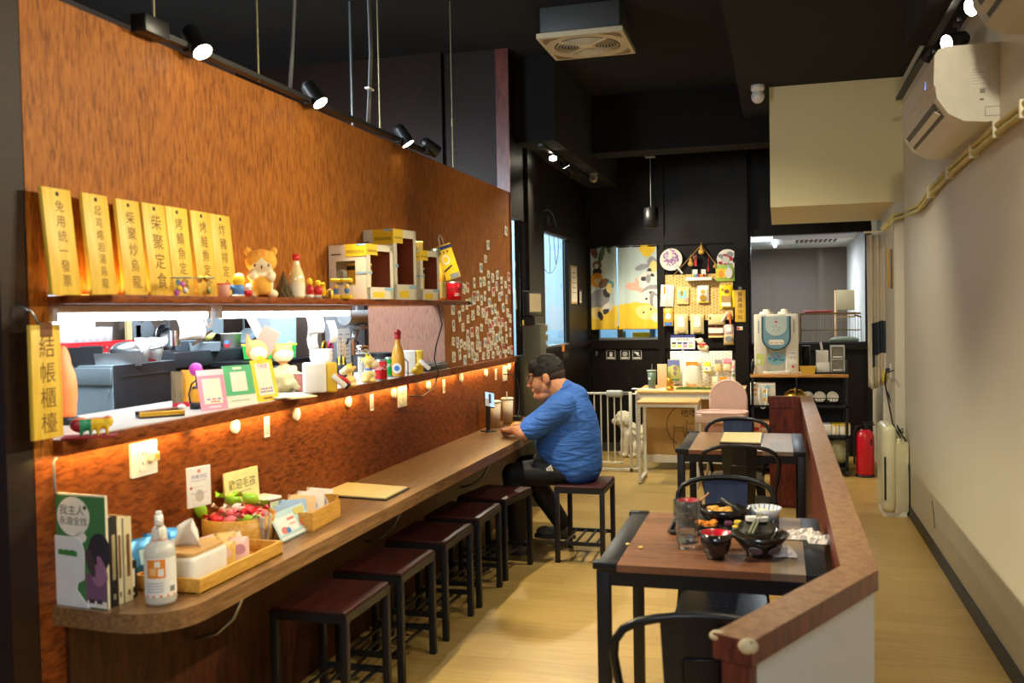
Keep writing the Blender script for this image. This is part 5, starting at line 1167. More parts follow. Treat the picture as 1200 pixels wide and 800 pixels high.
# white pegboard standing on the desk
WY = 10.12; a, b = at(786, 456, Y=WY), at(858, 411, Y=WY)
s = thing('pegboard', 'white pegboard standing at the back of the white desk', 'pegboard', (a.x, WY, dz)); W, H = b.x-a.x, b.z-dz
m = MB(); m.box(0, W, 0, .014, 0, H, 0, .003); m.to(onY(0, 0, 0))
for i in range(int(W/.035)):
    for j in range(int(H/.035)): m.disc(.02+i*.035, .018+j*.035+.017*(i % 2), .005, .0065, .0006, 1, 0, 6)
m.build('board', [WHITE, mat('grey_hole', (120, 112, 90), .8)], s)
m = MB(); m.box(.05, .09, .0, .16, 0, .012); m.box(W-.09, W-.05, 0, .16, 0, .012); m.build('foot', WHITE, s)
G2_ = 'packets on the white pegboard'; wy = WY-.03
packet('purple-topped green snack bag at the left of the white pegboard', 'snack', 782.5, 421, 797, 446, mat('sage_bag', (190, 200, 120), .45), [('r', 0, .34, .48, .14, mat('violet_band', (110, 116, 176), .5)), ('d', .12, .1, .16, .1, mat('mauve_print', (150, 110, 130))), ('d', .1, -.14, .14, .1, mat('mauve_print', (150, 110, 130))), ('r', 0, -.45, .45, .05, NGR)], .02, wy-.05, 0, 'snack_packet', G2_)
packet('large clear bag with orange tag and brown label on the white pegboard', 'snack', 799.5, 421, 823, 456.5, mat('frosty_bag', (214, 220, 206), .3), [('r', -.04, -.36, .26, .14, TAN), ('肉乾', -.04, -.40, .16, 0, INK), ('r', .0, .36, .3, .07, ORANGE), ('r', .34, .33, .12, .05, mat('tan_label', (196, 160, 110)))], .035, wy-.10, 0, 'snack_packet', G2_)
packet('yellow-green small packet in the middle of the white pegboard', 'snack', 824.5, 424, 833.5, 437, mat('chartreuse_packet', (216, 214, 60), .45), [('r', 0, -.12, .42, .22, PAPER), ('d', -.1, -.1, .14, .08, BLUE), ('d', .15, -.2, .1, .08, NO)], .012, wy, 0, 'snack_packet', G2_)
packet('cream packet with dark header at the right of the white pegboard', 'snack', 837.5, 421, 846.5, 435, CRM, [('r', 0, .32, .46, .16, NG), ('r', 0, .42, .3, .06, BROWN)], .015, wy, 0, 'snack_packet', G2_)
packet('pink-topped packet at the right of the white pegboard', 'snack', 847.5, 420, 857.5, 434, mat('pale_cream_packet', (240, 222, 190), .5), [('r', 0, .3, .48, .2, PINK), ('r', 0, .14, .4, .03, mat('magenta_print', (220, 30, 110)))], .015, wy, 0, 'snack_packet', G2_)
packet('pale sage packet behind the high chair top', 'snack', 834, 441, 842, 455, mat('pale_sage_packet', (216, 216, 176), .5), [('r', 0, .2, .35, .12, PAPER)], .015, wy, 0, 'snack_packet', G2_)
packet('orange-headed packet just above the high chair', 'snack', 843.5, 441, 852, 454, CRM, [('r', 0, .3, .48, .18, ORANGE)], .015, wy, 0, 'snack_packet', G2_)
packet('floral strip of packets at the right edge behind the white pegboard', 'snack', 857.5, 422, 862, 447, mat('floral_packet', (214, 206, 200), .5), [('d', 0, .2, .4, .08, PINK), ('d', 0, -.2, .4, .08, NGR), ('d', 0, 0, .4, .05, NG)], .015, wy, 0, 'snack_packet', G2_)
# on the desk
p = at(764, 456, Y=9.75)
s = thing('tumbler', 'green tumbler with a straw at the left of the white desk', 'cup', (p.x, 9.75, dz)); TH = at(764, 435, Y=9.75).z-dz
m = MB(); m.lathe([(0, 0), (.034, 0), (.046, TH), (0, TH)], n=20); m.build('body', mat('sage_green_tumbler', (92, 112, 92), .45), s)
m = MB(); m.lathe([(0, TH), (.05, TH), (.05, TH+.014), (0, TH+.016)], n=20); m.build('lid', mat('grey_green_lid', (150, 160, 146), .4), s)
m = MB(); m.cyl((0, 0, TH), (.004, 0, TH+.075), .005, None, 8); m.build('straw', STEEL, s)
m = MB(onY(-.018, -.041, TH*.6)); m.rect(-.012, .012, -.012, .012, .001); m.build('label', PAPER, s)
p = at(785, 458, Y=9.52); m_ = GOLD
o = organic('cat_figure', [('e', (0, 0, .022), (.04, .032, .024)), ('e', (0, 0, .06), (.03, .026, .034)), ('e', (-.004, -.004, .098), (.027, .025, .025)), ('c', (-.018, 0, .115), (-.022, 0, .128), .008, .004), ('c', (.012, 0, .115), (.016, 0, .128), .008, .004), ('c', (.02, -.01, .06), (.035, -.02, .09), .011, .011)], [m_, BROWN], None, .004, 2, lambda c, n: 1 if abs(c.z-.078) < .004 else 0, (p.x, 9.52, dz))
tag(o, 'shiny golden lucky cat on the front of the white desk', 'figure')
a = at(775, 455, Y=9.95); m = MB(); m.box(-.05, .05, 0, .02, 0, at(775, 426.5, Y=9.95).z-dz, 0, .003); tag(m.build('wooden_board', mat('pale_plank', (214, 176, 130), .6), None, (a.x+.01, 9.95, dz)), 'narrow pale wooden board standing behind the green tumbler', 'board')
a, b = at(792, 458, Y=9.6), at(838, 455, Y=9.6); rng.seed(5); m = MB()
for k in range(420):
    x, y = rng.uniform(a.x, b.x), rng.uniform(9.62, 9.76); hgt = rng.uniform(.012, .03); m.add([(x-.004, y, dz), (x+.004, y, dz), (x+rng.uniform(-.008, .008), y+rng.uniform(-.006, .006), dz+hgt)], [(0, 1, 2)])
m.box(a.x, b.x, 9.61, 9.77, dz, dz+.006)
tag(m.build('artificial_grass', mat('artificial_grass_green', (86, 116, 40), .8, var=.3)), 'strip of artificial grass along the front of the white pegboard', 'grass', None, 'stuff')
for k, (x, y, w_) in enumerate(((752, 455.5, .10), (771, 456, .09))):
    p = at(x, y, Z=dz); m = MB(onZ(p.x, p.y, dz, .3*k)); m.rect(-w_, w_, -.06, .06, .003, 0); m.rect(-w_*.6, w_*.2, -.02, .03, .001, 1, .003)
    tag(m.build('paper_slip', [PAPER, RED if k else GREY]), ('white paper slip at the left corner of the white desk', 'white slip with a red mark beside the green tumbler')[k], 'paper', 'paper slips on the desk')
m = MB(); m.tube([at(872, 450, Y=10.3), at(880, 440, Y=9.9), at(884, 434, Y=9.6)], .005, 6); tag(m.build('power_cable', BLACK), 'black cable running up from the desk to the rack', 'cable')
# ================================================================== PARTITION, SHELF, LEDGE AND KITCHEN
def mpp(p): return (V(p)-V((0, 0, EYE))).dot(_fw)/FPX
def face(p): return math.atan2(-p[0], p[1])
def stand(x0, x1, yt, yb, X=None, Z=None, Y=None):
    """base point, width and height of an upright thing"""
    p = at((x0+x1)/2, yb, X=X, Y=Y, Z=Z); k = mpp(p); return p, (x1-x0)*k, (yb-yt)*k
# --- golden menu plaques leaning on the wall
PLQ = grain('golden_plaque_face', (222, 178, 50), (240, 204, 84), (14, 14, 1.6), 3, .45, bump=.04)
plq = [('免用統一發票', 54, 84, 219, 62.5, 96), ('起司熔岩湯烏龍', 92.5, 123, 225, 109, 138.5), ('柴聚炒烏龍', 130, 158, 231.5, 148, 174.5), ('柴聚定食', 161.5, 187, 236, 178, 204),
       ('烤鯖魚定食', 191, 215.5, 240.5, 205, 230), ('烤鮭魚定食', 219, 241, 245, 234, 257), ('炸豬排定食', 245.5, 266, 249.5, 256, 279)]
labs = ['first golden menu plaque, nearest the camera on the upper shelf', 'second golden plaque from the left, with seven characters', 'third golden plaque from the left on the upper shelf', 'fourth golden plaque from the left, middle of the seven', 'fifth golden plaque from the left, behind the small clear jars', 'sixth golden plaque from the left, last but one of the row', 'seventh golden plaque, farthest right, next to the cat plush']
for (t, xa, xb, yt, xc, xd), lb in zip(plq, labs):
    Xb = XP+.075; p, q = at(xc, 351, X=Xb), at(xd, 351, X=Xb); tp = at((xa+xb)/2, yt+2, X=XP+.05)
    w = (q-p).length; base = (p+q)/2; h = math.hypot(tp.z-ZUT, .028); lean = math.atan2(.028, tp.z-ZUT)
    s = thing('menu_plaque', lb, 'sign', (Xb, base.y, ZUT+.001), 0, 'golden menu plaques on the upper shelf')
    T = Matrix.Rotation(-lean, 4, 'Y')
    m = MB(T); m.box(-.014, 0, -w/2, w/2, 0, h, 0, .002); m.build('board', PLQ, s)
    n = len(t); st = (h*.90-.02)/n; m = MB(T @ onX(.0004, 0, 0)); m.column(t, w*.04, h*.93-.012, st, min(w*.52, st*.86), 0, 0); m.build('lettering', mat('brown_brush_ink', (110, 72, 20), .7), s)
    m = MB(T @ onX(.0004, 0, 0)); m.disc(0, h*.945, .007, None, .0005, 0, 0, 12); m.build('peg_hole', INK, s)
# hanging plaque at the ledge end
a, b = at(36, 380, X=XP+.03), at(74, 516, X=XP+.03)
pa = at(41, 517, X=XP+.06); pb = at(75.5, 511, X=XP+.06); pt1 = at(35, 381, X=XP+.06)
w = (pb-pa).length; h = pt1.z-pa.z
s = thing('hanging_plaque', 'golden vertical plaque hanging at the near end of the serving ledge', 'sign', (XP+.058, (pa.y+pb.y)/2, pa.z))
MB().box(-.014, 0, -w/2, w/2, 0, h, 0, .002).build('board', PLQ, s)
m = MB(onX(.0004, 0, 0)); m.column('結帳櫃檯', .002, h*.90, h*.222, w*.56, 0, 0); m.build('lettering', mat('brown_brush_ink', (110, 72, 20)), s)
m = MB(); m.tube([(-.01, 0, h-.02), (-.02, -.03, h+.04), (-.05, -.05, h+.055)], .004, 6); m.box(-.004, .003, -.022, .024, h-.035, h+.008, 1, .003); m.build('clip', [STEEL, BROWN], s)

# --- photo magnets on the pillar
PH = [mat('photo_paper', (240, 234, 216), .5), mat('photo_yellow', (226, 190, 96), .5), mat('photo_dark', (62, 54, 58), .5), mat('photo_blue', (110, 140, 190), .5), mat('photo_skin', (214, 164, 130), .5), mat('photo_green', (150, 170, 120), .5), mat('photo_red', (196, 70, 70), .5)]
spots_ = '370,162 286,228 274,293 253,335 287,365 330,369 308,382 349,393 383,378 221,405 251,402 268,398 290,420 368,413 385,436 173,433 190,427 326,422 311,447 351,443 221,468 238,466 271,467 201,495 219,484 255,487 293,498 340,470 372,482 186,506 121,530 167,520 240,535 262,546 279,540 320,525 306,530 357,522 152,562 192,575 215,557 330,556 378,545 390,572 124,607 168,614 293,592 318,587 307,602 335,587 353,590 370,610 210,637 190,650 235,633 255,615 278,580 296,618 390,637 345,625 123,680 143,685 160,690 177,700 272,685 290,660 310,650 284,692 310,680 327,665 342,655 353,678 373,667 125,753 153,740 178,768 197,732 212,700 236,700 248,705 194,690 222,755 265,748 286,740 310,743 332,722 343,745 360,715 370,740 383,720 397,720 215,740 234,752 238,670 300,700 322,700 358,700'.split()
mags = []
rng.seed(21)
for v in range(10):
    m = MB(onX(0, 0, 0)); w, h = (.066, .070) if v % 3 == 0 else (.050, .074) if v % 3 == 1 else (.060, .056)
    m.rect(-w/2, w/2, -h/2, h/2, .004, 0)
    for k in range(4): 
        x0 = rng.uniform(-w*.42, w*.1); z0 = rng.uniform(-h*.4, h*.15); m.rect(x0, x0+rng.uniform(.2, .4)*w, z0, z0+rng.uniform(.15, .3)*h, .0005, rng.choice([1, 2, 3, 4, 5, 2, 1]), .004+k*.0003)
    if v == 6: m.rect(-w*.4, w*.4, 0, h*.4, .0004, 6, .0052)
    o = m.build('photo_magnet', PH); mags.append(o)
used = set()
for i, q in enumerate(spots_):
    x, y = (float(c) for c in q.split(',')); p = at(500+x/4, 230+y/4, X=XP+.001); v = rng.randrange(10)
    if v in used: o = mags[v].copy(); COL.objects.link(o)
    else: o = mags[v]; used.add(v)
    o.location = (XP+.001, p.y, p.z); o.rotation_euler = (rng.uniform(-.16, .16), 0, 0)
    lb = ['topmost lone photo magnet near the right edge of the orange-brown pillar', 'second highest photo magnet, small and square, on the pillar', 'third highest photo magnet, standing above the crowded ones'][i] if i < 3 else 'small photo magnet in the crowd covering the orange-brown pillar'
    tag(o, lb, 'magnet', 'photo magnets on the pillar')
for v in range(10):
    if v not in used: bpy.data.objects.remove(mags[v])

# --- things on the upper shelf
def figure(name, label, cat, x0, x1, yt, yb, parts, mats, X=None, Z=None, zbase=None, paint=None, vox=None, turn=0., grp=None, Y=None):
    p, w, h = stand(x0, x1, yt, yb, X, Z, Y); zz = zbase if zbase is not None else p.z
    bl = []
    for q in parts:
        sc = lambda c: V((c[0]*w, c[1]*w, c[2]*h)); k = (w+h)/2
        if q[0] == 'e': bl.append(('e', sc(q[1]), (q[2][0]*w, q[2][1]*w, q[2][2]*h)))
        else: bl.append(('c', sc(q[1]), sc(q[2]), q[3]*k, q[4]*k))
    pf = (lambda c, n: paint(V((c.x/w, c.y/w, c.z/h)), n)) if paint else None
    o = organic(name, bl, mats, None, vox or max(.0022, min(w, h)/26), 2, pf, (p.x, p.y, zz), face(p)+turn)
    return tag(o, label, cat, grp)
FUR = mat('cream_plush_fur', (240, 226, 190), .95, var=.08, scale=120, bump=.5); FURO = mat('orange_plush_fur', (236, 176, 70), .95, var=.1, scale=120, bump=.5); FURT = mat('tan_plush_fur', (206, 150, 86), .95, var=.1, scale=120, bump=.5)
XS = XP+.11
def paint_cat(c, n):
    if c.z > .58:
        if n.y < .1 and (abs(c.x) < .30-.35*(c.z-.60)*1.0) and c.z < .80-abs(c.x)*.55: return 0 if not ((abs(abs(c.x)-.19) < .035 and abs(c.z-.66) < .025) or (abs(c.x) < .02 and .58 < c.z < .65)) else 2
        if abs(c.x-.05) % .16 < .05 and c.z > .84: return 3
        return 1
    if n.y < 0 and (c.x/.27)**2+((c.z-.22)/.22)**2 < 1 and c.z < .46: return 1
    return 0
figure('cat_plush', 'orange and cream cat plush holding a ball among the upper shelf toys', 'plush toy', 287, 327, 293, 351, [('e', (0, 0, .74), (.46, .36, .25)), ('e', (-.0, 0, .28), (.34, .30, .28)), ('e', (-.38, 0, .95), (.11, .08, .09)), ('e', (.38, 0, .95), (.11, .08, .09)), ('e', (0, -.26, .24), (.24, .16, .19)), ('c', (-.3, -.05, .46), (-.26, -.3, .44), .10, .10), ('c', (.3, -.05, .46), (.26, -.3, .40), .10, .10), ('e', (-.25, -.2, .08), (.16, .2, .09)), ('e', (.3, -.2, .08), (.16, .2, .09))], [FUR, FURO, INK, mat('deep_orange_fur', (240, 150, 60), .95)], XS, None, ZUT, paint_cat, None, .05)
# clear jars with little figures
def jar(label, x0, x1, yt, base, cols):
    p, w, h = stand(x0, x1, yt, 352, XS+.04); s = thing('clear_jar', label, 'jar', (p.x, p.y, ZUT), face(p)+.2, 'small clear jars before the plaques')
    m = MB(); hw = w*.46
    for a, b, c, d in ((-hw, hw, -hw, -hw+.003), (-hw, hw, hw-.003, hw), (-hw, -hw+.003, -hw, hw), (hw-.003, hw, -hw, hw)): m.box(a, b, c, d, .004, h*.9)
    m.build('case', ACRYL, s)
    MB().box(-hw, hw, -hw, hw, 0, .006).build('base', ACRYL, s); MB().box(-hw, hw, -hw, hw, h*.88, h*.95, 0, .003).build('lid', mat('teal_tinted_plastic', (120, 160, 150), .3, alpha=.6), s)
    m = MB(); rng.seed(int(x0))
    for k in range(7): m.ell((rng.uniform(-.6, .6)*hw, rng.uniform(-.5, .5)*hw, .012+h*.75*rng.random()), (w*.13, w*.13, w*.15), 10, k % len(cols))
    m.build('contents', cols, s)
jar('small clear jar of coloured charms in front of the fourth plaque', 201, 225, 328, 0, [mat('violet_charm', (190, 90, 200)), SKY, YELLOW, WHITE])
jar('second clear jar of coloured charms, before the sixth plaque', 228, 251, 328, 0, [mat('olive_charm', (150, 150, 80)), YELLOW, GOLD, WHITE])
p, w, h = stand(255, 270, 336, 352, XS+.05); m = MB(); m.lathe([(0, 0), (w*.40, 0), (w*.5, h*.9), (w*.52, h), (w*.45, h), (0, h*.8)], n=18, m=[0, 0, 1, 0, 0])
tag(m.build('small_cup', [mat('pale_pink_cup', (240, 190, 170), .5), RED], None, (p.x, p.y, ZUT)), 'tiny pink cup between the clear jars and the blue figure', 'cup')
figure('toy_figure', 'blue and yellow toy figure with white hood beside the cat plush', 'figure', 269, 290, 323, 352, [('e', (0, 0, .30), (.36, .3, .30)), ('e', (.05, 0, .68), (.34, .3, .30)), ('e', (-.1, 0, .06), (.5, .35, .07)), ('c', (-.2, -.1, .35), (-.42, -.15, .42), .10, .12)], [mat('toy_blue', (70, 130, 200), .4), YELLOW, WHITE, INK], XS+.06, None, ZUT, lambda c, n: 2 if c.z < .1 or (c.z > .62 and (n.y > -.25 or c.z > .86)) else 1 if c.z > .5 else 0)
figure('toy_figure', 'small red and white toy figure at the foot of the cat plush', 'figure', 286, 297, 336, 352, [('e', (0, 0, .3), (.45, .4, .3)), ('e', (0, 0, .72), (.36, .34, .28))], [RED, WHITE], XS+.09, None, ZUT, lambda c, n: 1 if c.z > .5 else 0)
p, w, h = stand(323, 342, 321, 352, XS-.02); m = MB(); rng.seed(9)
for k in range(11):
    t = k/10; r = w*.55*(1-t)+.004; z = h*(.06+.9*t)
    for j in range(max(4, int(14*(1-t)))):
        a = 2*PI*j/max(4, int(14*(1-t)))+k*.5; q = V((r*math.cos(a), r*math.sin(a), z)); m.add([q*1.0+V((0, 0, .010)), q*1.0+V((-.010*math.sin(a), .010*math.cos(a), -.002)), q*1.14+V((0, 0, -.006)), q+V((.010*math.sin(a), -.010*math.cos(a), -.002))], [(0, 1, 2), (0, 2, 3)])
m.lathe([(0, 0), (w*.45, .0), (w*.5, h*.08), (.003, h), (0, h)], n=12)
tag(m.build('pine_cone', mat('olive_brown_cone', (86, 72, 44), .8, var=.3), None, (p.x, p.y, ZUT)), 'tall brown pine cone standing right of the cat plush', 'pine cone')
def bottle(label, x0, x1, yt, yb, X, zbase, liquid, capm, lab_, level=.6, extra=None, name='glass_bottle', grp=None, Z=None):
    p, w, h = stand(x0, x1, yt, yb, X, Z); s = thing(name, label, 'bottle', (p.x, p.y, zbase), face(p), grp); r = w/2
    pr = [(0, .002), (r*.92, .002), (r, .012), (r, h*.42), (r*.85, h*.56), (r*.5, h*.72), (r*.36, h*.82), (r*.36, h*.90), (0, h*.90)]
    m = MB(); m.lathe(pr, n=24); m.build('glass', liquid, s)
    m = MB(); m.lathe([(r*.42, h*.86), (r*.46, h*.87), (r*.46, h), (0, h)], n=18); m.build('cap', capm, s)
    if lab_: 
        m = MB(); m.lathe([(r+.001, h*.06), (r+.001, h*.36)], n=24); m.build('label', lab_, s)
    return s, w, h
AMB = mat('amber_liquid', (226, 160, 50), .15, coat=.6); PALEL = mat('pale_wine', (236, 216, 160), .15, coat=.6)
bottle('white glass bottle with red cap in the middle of the upper shelf', 338.5, 358, 300, 352, XS, ZUT, PALEL, RED, mat('cream_label', (236, 226, 196), .6))
figure('toy_figure', 'first of two small red-clad toy figures on the upper shelf', 'figure', 358, 369, 328, 352, [('e', (0, 0, .42), (.42, .3, .26)), ('e', (0, 0, .82), (.3, .28, .18)), ('e', (0, 0, .12), (.4, .34, .12))], [RED, YELLOW, WHITE], XS+.05, None, ZUT, lambda c, n: 1 if c.z > .68 else 2 if c.z < .2 else 0, grp='red toy figures')
figure('toy_figure', 'second small red-clad toy figure, beside the yellow one', 'figure', 367, 379, 330, 352, [('e', (0, 0, .42), (.42, .3, .26)), ('e', (0, 0, .82), (.3, .28, .18)), ('e', (0, 0, .12), (.4, .34, .12))], [RED, YELLOW, WHITE], XS+.06, None, ZUT, lambda c, n: 1 if c.z > .68 else 2 if c.z < .2 else 0, grp='red toy figures')
figure('toy_figure', 'all-yellow small toy figure left of the clear capsule pair', 'figure', 374, 383, 330, 350, [('e', (0, 0, .5), (.45, .4, .36)), ('e', (0, 0, .85), (.4, .36, .15)), ('e', (0, 0, .1), (.42, .4, .12))], [YELLOW, DGREY], XS+.0, None, ZUT, lambda c, n: 1 if c.z < .2 else 0)
p, w, h = stand(386, 415, 329, 352.5, XS+.09); s = thing('capsule_pair', 'pair of clear toy capsules with yellow lids before the white boxes', 'toys', (p.x, p.y, ZUT), face(p)-.2)
m = MB()
for sx in (-1, 1): m.box(sx*w*.22-w*.2, sx*w*.22+w*.2, -w*.2, w*.2, .008, h*.82, 0, .005)
m.build('capsules', ACRYL, s)
m = MB()
for sx in (-1, 1): m.box(sx*w*.22-w*.21, sx*w*.22+w*.21, -w*.21, w*.21, h*.82, h, 0, .004); m.box(sx*w*.22-w*.2, sx*w*.22+w*.2, -w*.215, w*.2, .0, h*.2, 0, .002)
m.build('lids', YELLOW, s)
m = MB()
for sx in (-1, 1): m.ell((sx*w*.22, 0, h*.40), (w*.1, w*.1, h*.16), 12, 0); m.ell((sx*w*.22, 0, h*.6), (w*.1, w*.1, h*.14), 12, 1)
m.build('tiny_toys', [BLUE, mat('toy_yellow', (236, 196, 60), .45)], s)
figure('round_toy', 'round yellow toy head in front of the first white box', 'figure', 382, 391, 341, 352, [('e', (0, 0, .5), (.48, .45, .5))], [mat('toy_yellow', (236, 196, 60)), BROWN], XS+.11, None, ZUT, lambda c, n: 1 if n.y < -.6 and abs(c.x) < .2 else 0)
# white window boxes with yellow headers
BOXW = mat('white_gift_box', (232, 224, 202), .5); INN = mat('dark_red_inner', (136, 62, 42), .6); BANDB = mat('light_blue_band', (150, 196, 220), .5)
def gift_box(label, x0, xm, x1, yt, X, cup):
    p, w, h = stand(x0, x1, yt, 352.5, X); k = mpp(p); th = .60; fw_, sd = (xm-x0)*k/math.cos(th), (x1-xm)*k/math.sin(th)
    s = thing('gift_box', label, 'box', (p.x, p.y, ZUT), face(p)-th, 'white gift boxes with yellow headers'); a, b = fw_/2, sd/2
    wz0, wz1, wx0, wx1 = h*.26, h*.70, -a*.62, a*.42
    m = MB(); m.box(-a, a, b-.003, b, 0, h); m.box(-a, -a+.003, -b, b, 0, h); m.box(-a, a, -b, b, 0, .003); m.box(-a, a, -b, b, h-.003, h)
    m.box(-a, wx0, -b, -b+.003, 0, h); m.box(wx1, a, -b, -b+.003, 0, h); m.box(wx0, wx1, -b, -b+.003, 0, wz0); m.box(wx0, wx1, -b, -b+.003, wz1, h)
    m.box(a-.003, a, -b, -b*.7, 0, h); m.box(a-.003, a, b*.75, b, 0, h); m.box(a-.003, a, -b, b, 0, h*.22); m.box(a-.003, a, -b, b, h*.88, h)
    m.build('carton', BOXW, s)
    m = MB(); m.box(-a+.006, a-.006, b-.02, b-.005, .004, h-.005); m.build('inner_card', INN, s)
    m = MB(); r = min(a, b)*.55; c_ = (a*.12, -b*.3, 0); m.lathe([(0, .006), (r*.85, .006), (r, h*.66), (r*.9, h*.66), (0, h*.62)], c_, 20, [0, 0, 0, 0]); m.lathe([(r*.905, h*.30), (r*.93, h*.38)], c_, 20, 1); m.lathe([(r*.99, h*.54), (r*1.02, h*.62)], c_, 20, 2); m.build('cup_inside', cup, s)
    m = MB(onY(0, -b-.0008, 0)); m.rect(-a*.1, a, h*.78, h*1.0, .0006, 0); m.text('minions', a*.44, h*.87, a*.30, 1, .001); m.rect(-a*.85, -a*.3, h*.815, h*.835, .0005, 1); m.rect(a*.5, a, h*.97, h*1.0, .0005, 2, .0008)
    m.rect(a*.45, a, h*.46, h*.50, .0005, 2)
    m.to(onXr(a+.0008)); m.rect(-b, -b*.2, h*.80, h*1.0, .0006, 0); m.text('minions', -b*.58, h*.88, b*.21, 1, .001); m.rect(-b*.9, -b*.6, h*.46, h*.50, .0005, 2); m.rect(-b*.55, b*.25, h*.03, h*.13, .0005, 0); m.rect(b*.3, b*.95, h*.16, h*.21, .0006, 2)
    m.build('print', [YELLOW, INK, BANDB, GREY], s); return s
def onXr(x): return onX(x, 0, 0)
YC = [mat('toy_yellow', (236, 196, 60)), mat('navy_print', (52, 60, 130), .6), INK]
gift_box('first white gift box with yellow cup behind its window, leftmost', 387, 430, 462, 289.5, XS+.02, YC)
gift_box('tallest white gift box, behind the first one on the upper shelf', 420, 462, 489, 271.5, XS-.02, YC)
gift_box('third white gift box with smaller window, right in the row', 470, 493, 516, 295.5, XS+.08, YC)
p, w, h = stand(471, 497, 283, 352, XS-.03); m = MB(); m.box(-w/2, w/2, -.05, .05, 0, h, 0, .006); m.to(onY(0, -.05, 0)); m.text('Gold', 0, h*.86, h*.1, 1, .001)
tag(m.build('gold_box', [mat('matt_gold_box', (196, 168, 84), .4, .2), BROWN], None, (p.x, p.y, ZUT), face(p)), 'matt gold box standing behind the third gift box', 'box')
s, w, h = bottle('wide clear bottle of amber drink at the right of the gift boxes', 500, 523, 292, 353, XS+.02, ZUT, AMB, mat('dark_green_cap', (40, 54, 40), .4), mat('pale_yellow_label', (236, 220, 140), .6))
p, w, h = stand(514, 540, 288, 329, XS+.02); zz = ZUT+.205*(.8)
cp_, cw, ch = stand(523.5, 541, 330, 353, XS+.05)
s = thing('drink_can', 'red cola can at the right end of the upper shelf', 'can', (cp_.x, cp_.y, ZUT), face(cp_)); r = cw/2
CANR = mat('cola_red_can', (206, 26, 40), .3, .3)
m = MB(); m.lathe([(0, 0), (r*.8, 0), (r, ch*.06), (r, ch*.92), (r*.85, ch*.985), (r*.8, ch), (0, ch*.985)], n=26, m=[1, 1, 0, 1, 1, 1]); m.build('can_body', [CANR, STEEL], s)
def wrap_text(t, r, z, size, th0, mt_, par, sx=1.):
    vs, fs = text_geo(t); m = MB(); m.add([V(((r+.0006)*math.sin(th0+v.x*size*sx/r), -(r+.0006)*math.cos(th0+v.x*size*sx/r), z+v.y*size)) for v in vs], fs); m.build('lettering', mt_, par)
wrap_text('Coca-Cola', r, ch*.62, ch*.30, 0, INK, s, .62); wrap_text('ZERO', r, ch*.32, ch*.2, .5, PAPER, s, .7)
p = at(527, 330, X=XS+.03)
s = thing('printed_card_bag', 'tilted yellow paper bag with white rope handle on the cola can', 'bag', (cp_.x, cp_.y, ZUT+ch+.002), face(cp_)); bh = 44*mpp(p); bw = 20*mpp(p)
T = Matrix.Rotation(-.30, 4, 'Y'); m = MB(T @ Matrix.Translation((.0, 0, .0))); m.box(-bw/2-.0, bw/2, -.018, .018, .012, bh, 0, .003); m.build('bag', mat('bright_yellow_print', (246, 208, 40), .5), s)
m = MB(T @ onY(0, -.0185, 0)); m.disc(-bw*.05, bh*.60, bw*.22, bh*.13, .0006, 0, 0, 16); m.disc(-bw*.05, bh*.60, bw*.15, bh*.09, .0006, 1, .0006, 16); m.prism([(-bw*.35, bh*.28), (bw*.2, bh*.40), (bw*.2, bh*.44), (-bw*.35, bh*.33)], .0006, 2); m.rect(-bw*.1, bw*.45, bh*.06, bh*.20, .0006, 3); m.rect(-bw*.5, bw*.5, bh*.88, bh*.97, .0006, 4)
for k in range(3): m.disc(-bw*.25+k*bw*.22, bh*.80, bw*.05, None, .0006, 2, .0002, 8)
m.build('print', [PAPER, mat('bright_yellow_print', (246, 208, 40)), INK, GREY, mat('navy_print', (52, 60, 130))], s)
m = MB(T); m.tube([(-.012, 0, bh), (-.008, 0, bh+.045), (.006, 0, bh+.065), (.014, 0, bh+.04), (.012, 0, bh)], .0045, 6); m.build('handle', WHITE, s)
# cable from the shelf down to the socket
m = MB(); m.tube([(XP+.20, at(513, 356, X=XP+.2).y, ZU), at(518, 380, X=XP+.16), at(511, 405, X=XP+.08), at(509, 420, X=XP+.05), at(514, 437, X=XP+.05), at(508, 455, X=XP+.03), at(496, 464, X=XP+.03), at(480, 464, X=XP+.02)], .004, 6)
tag(m.build('charger_cable', mat('dark_cord', (40, 38, 36), .5)), 'thin dark cord hanging from the upper shelf to the wall socket', 'cable')

# --- fluorescent tubes under the shelf
TUBE = glow('fluorescent_tube', (236, 244, 255), 7)
for x0, x1, lb in ((60, 243, 'left fluorescent tube under the upper shelf'), (255, 409, 'right fluorescent tube under the upper shelf')):
    X_ = XP-.02; a, b = at(x0, 369, X=X_), at(x1, 369, X=X_); zt_ = ZU-.001
    s = thing('tube_lamp', lb, 'lamp', (X_, a.y, ZU), 0, 'fluorescent tubes under the shelf'); L = b.y-a.y
    MB().box(-.02, .02, 0, L, -.026, -.001, 0, .004).build('batten', mat('pinkish_white_batten', (226, 206, 196), .5), s)
    m = MB(); m.cyl((0, .01, -.040), (0, L-.01, -.040), .0125, None, 12); m.build('tube', TUBE, s)
    for y_ in (0, L-.014): MB().box(-.014, .014, y_, y_+.014, -.052, -.02, 0, .003).build('lamp_socket', WHITE, s)
    area((X_-.01, a.y+L/2, ZU-.056), (X_-1.5, a.y+L/2, .9), 3.4*L, .03, L, COOL)
p = at(245, 374, X=XP-.02); m = MB(); q = p; m.tube([(0, .022*math.cos(2*PI*k/20), .040*math.sin(2*PI*k/20)) for k in range(20)], .005, 6, 0, True)
tag(m.build('hanging_ring', glow('white_ring_glow', (240, 240, 236), .3), None, (p.x, p.y, ZU-.042)), 'white hanging ring between the two fluorescent tubes', 'ring')  # faint glow painted into the ring, which is no lamp

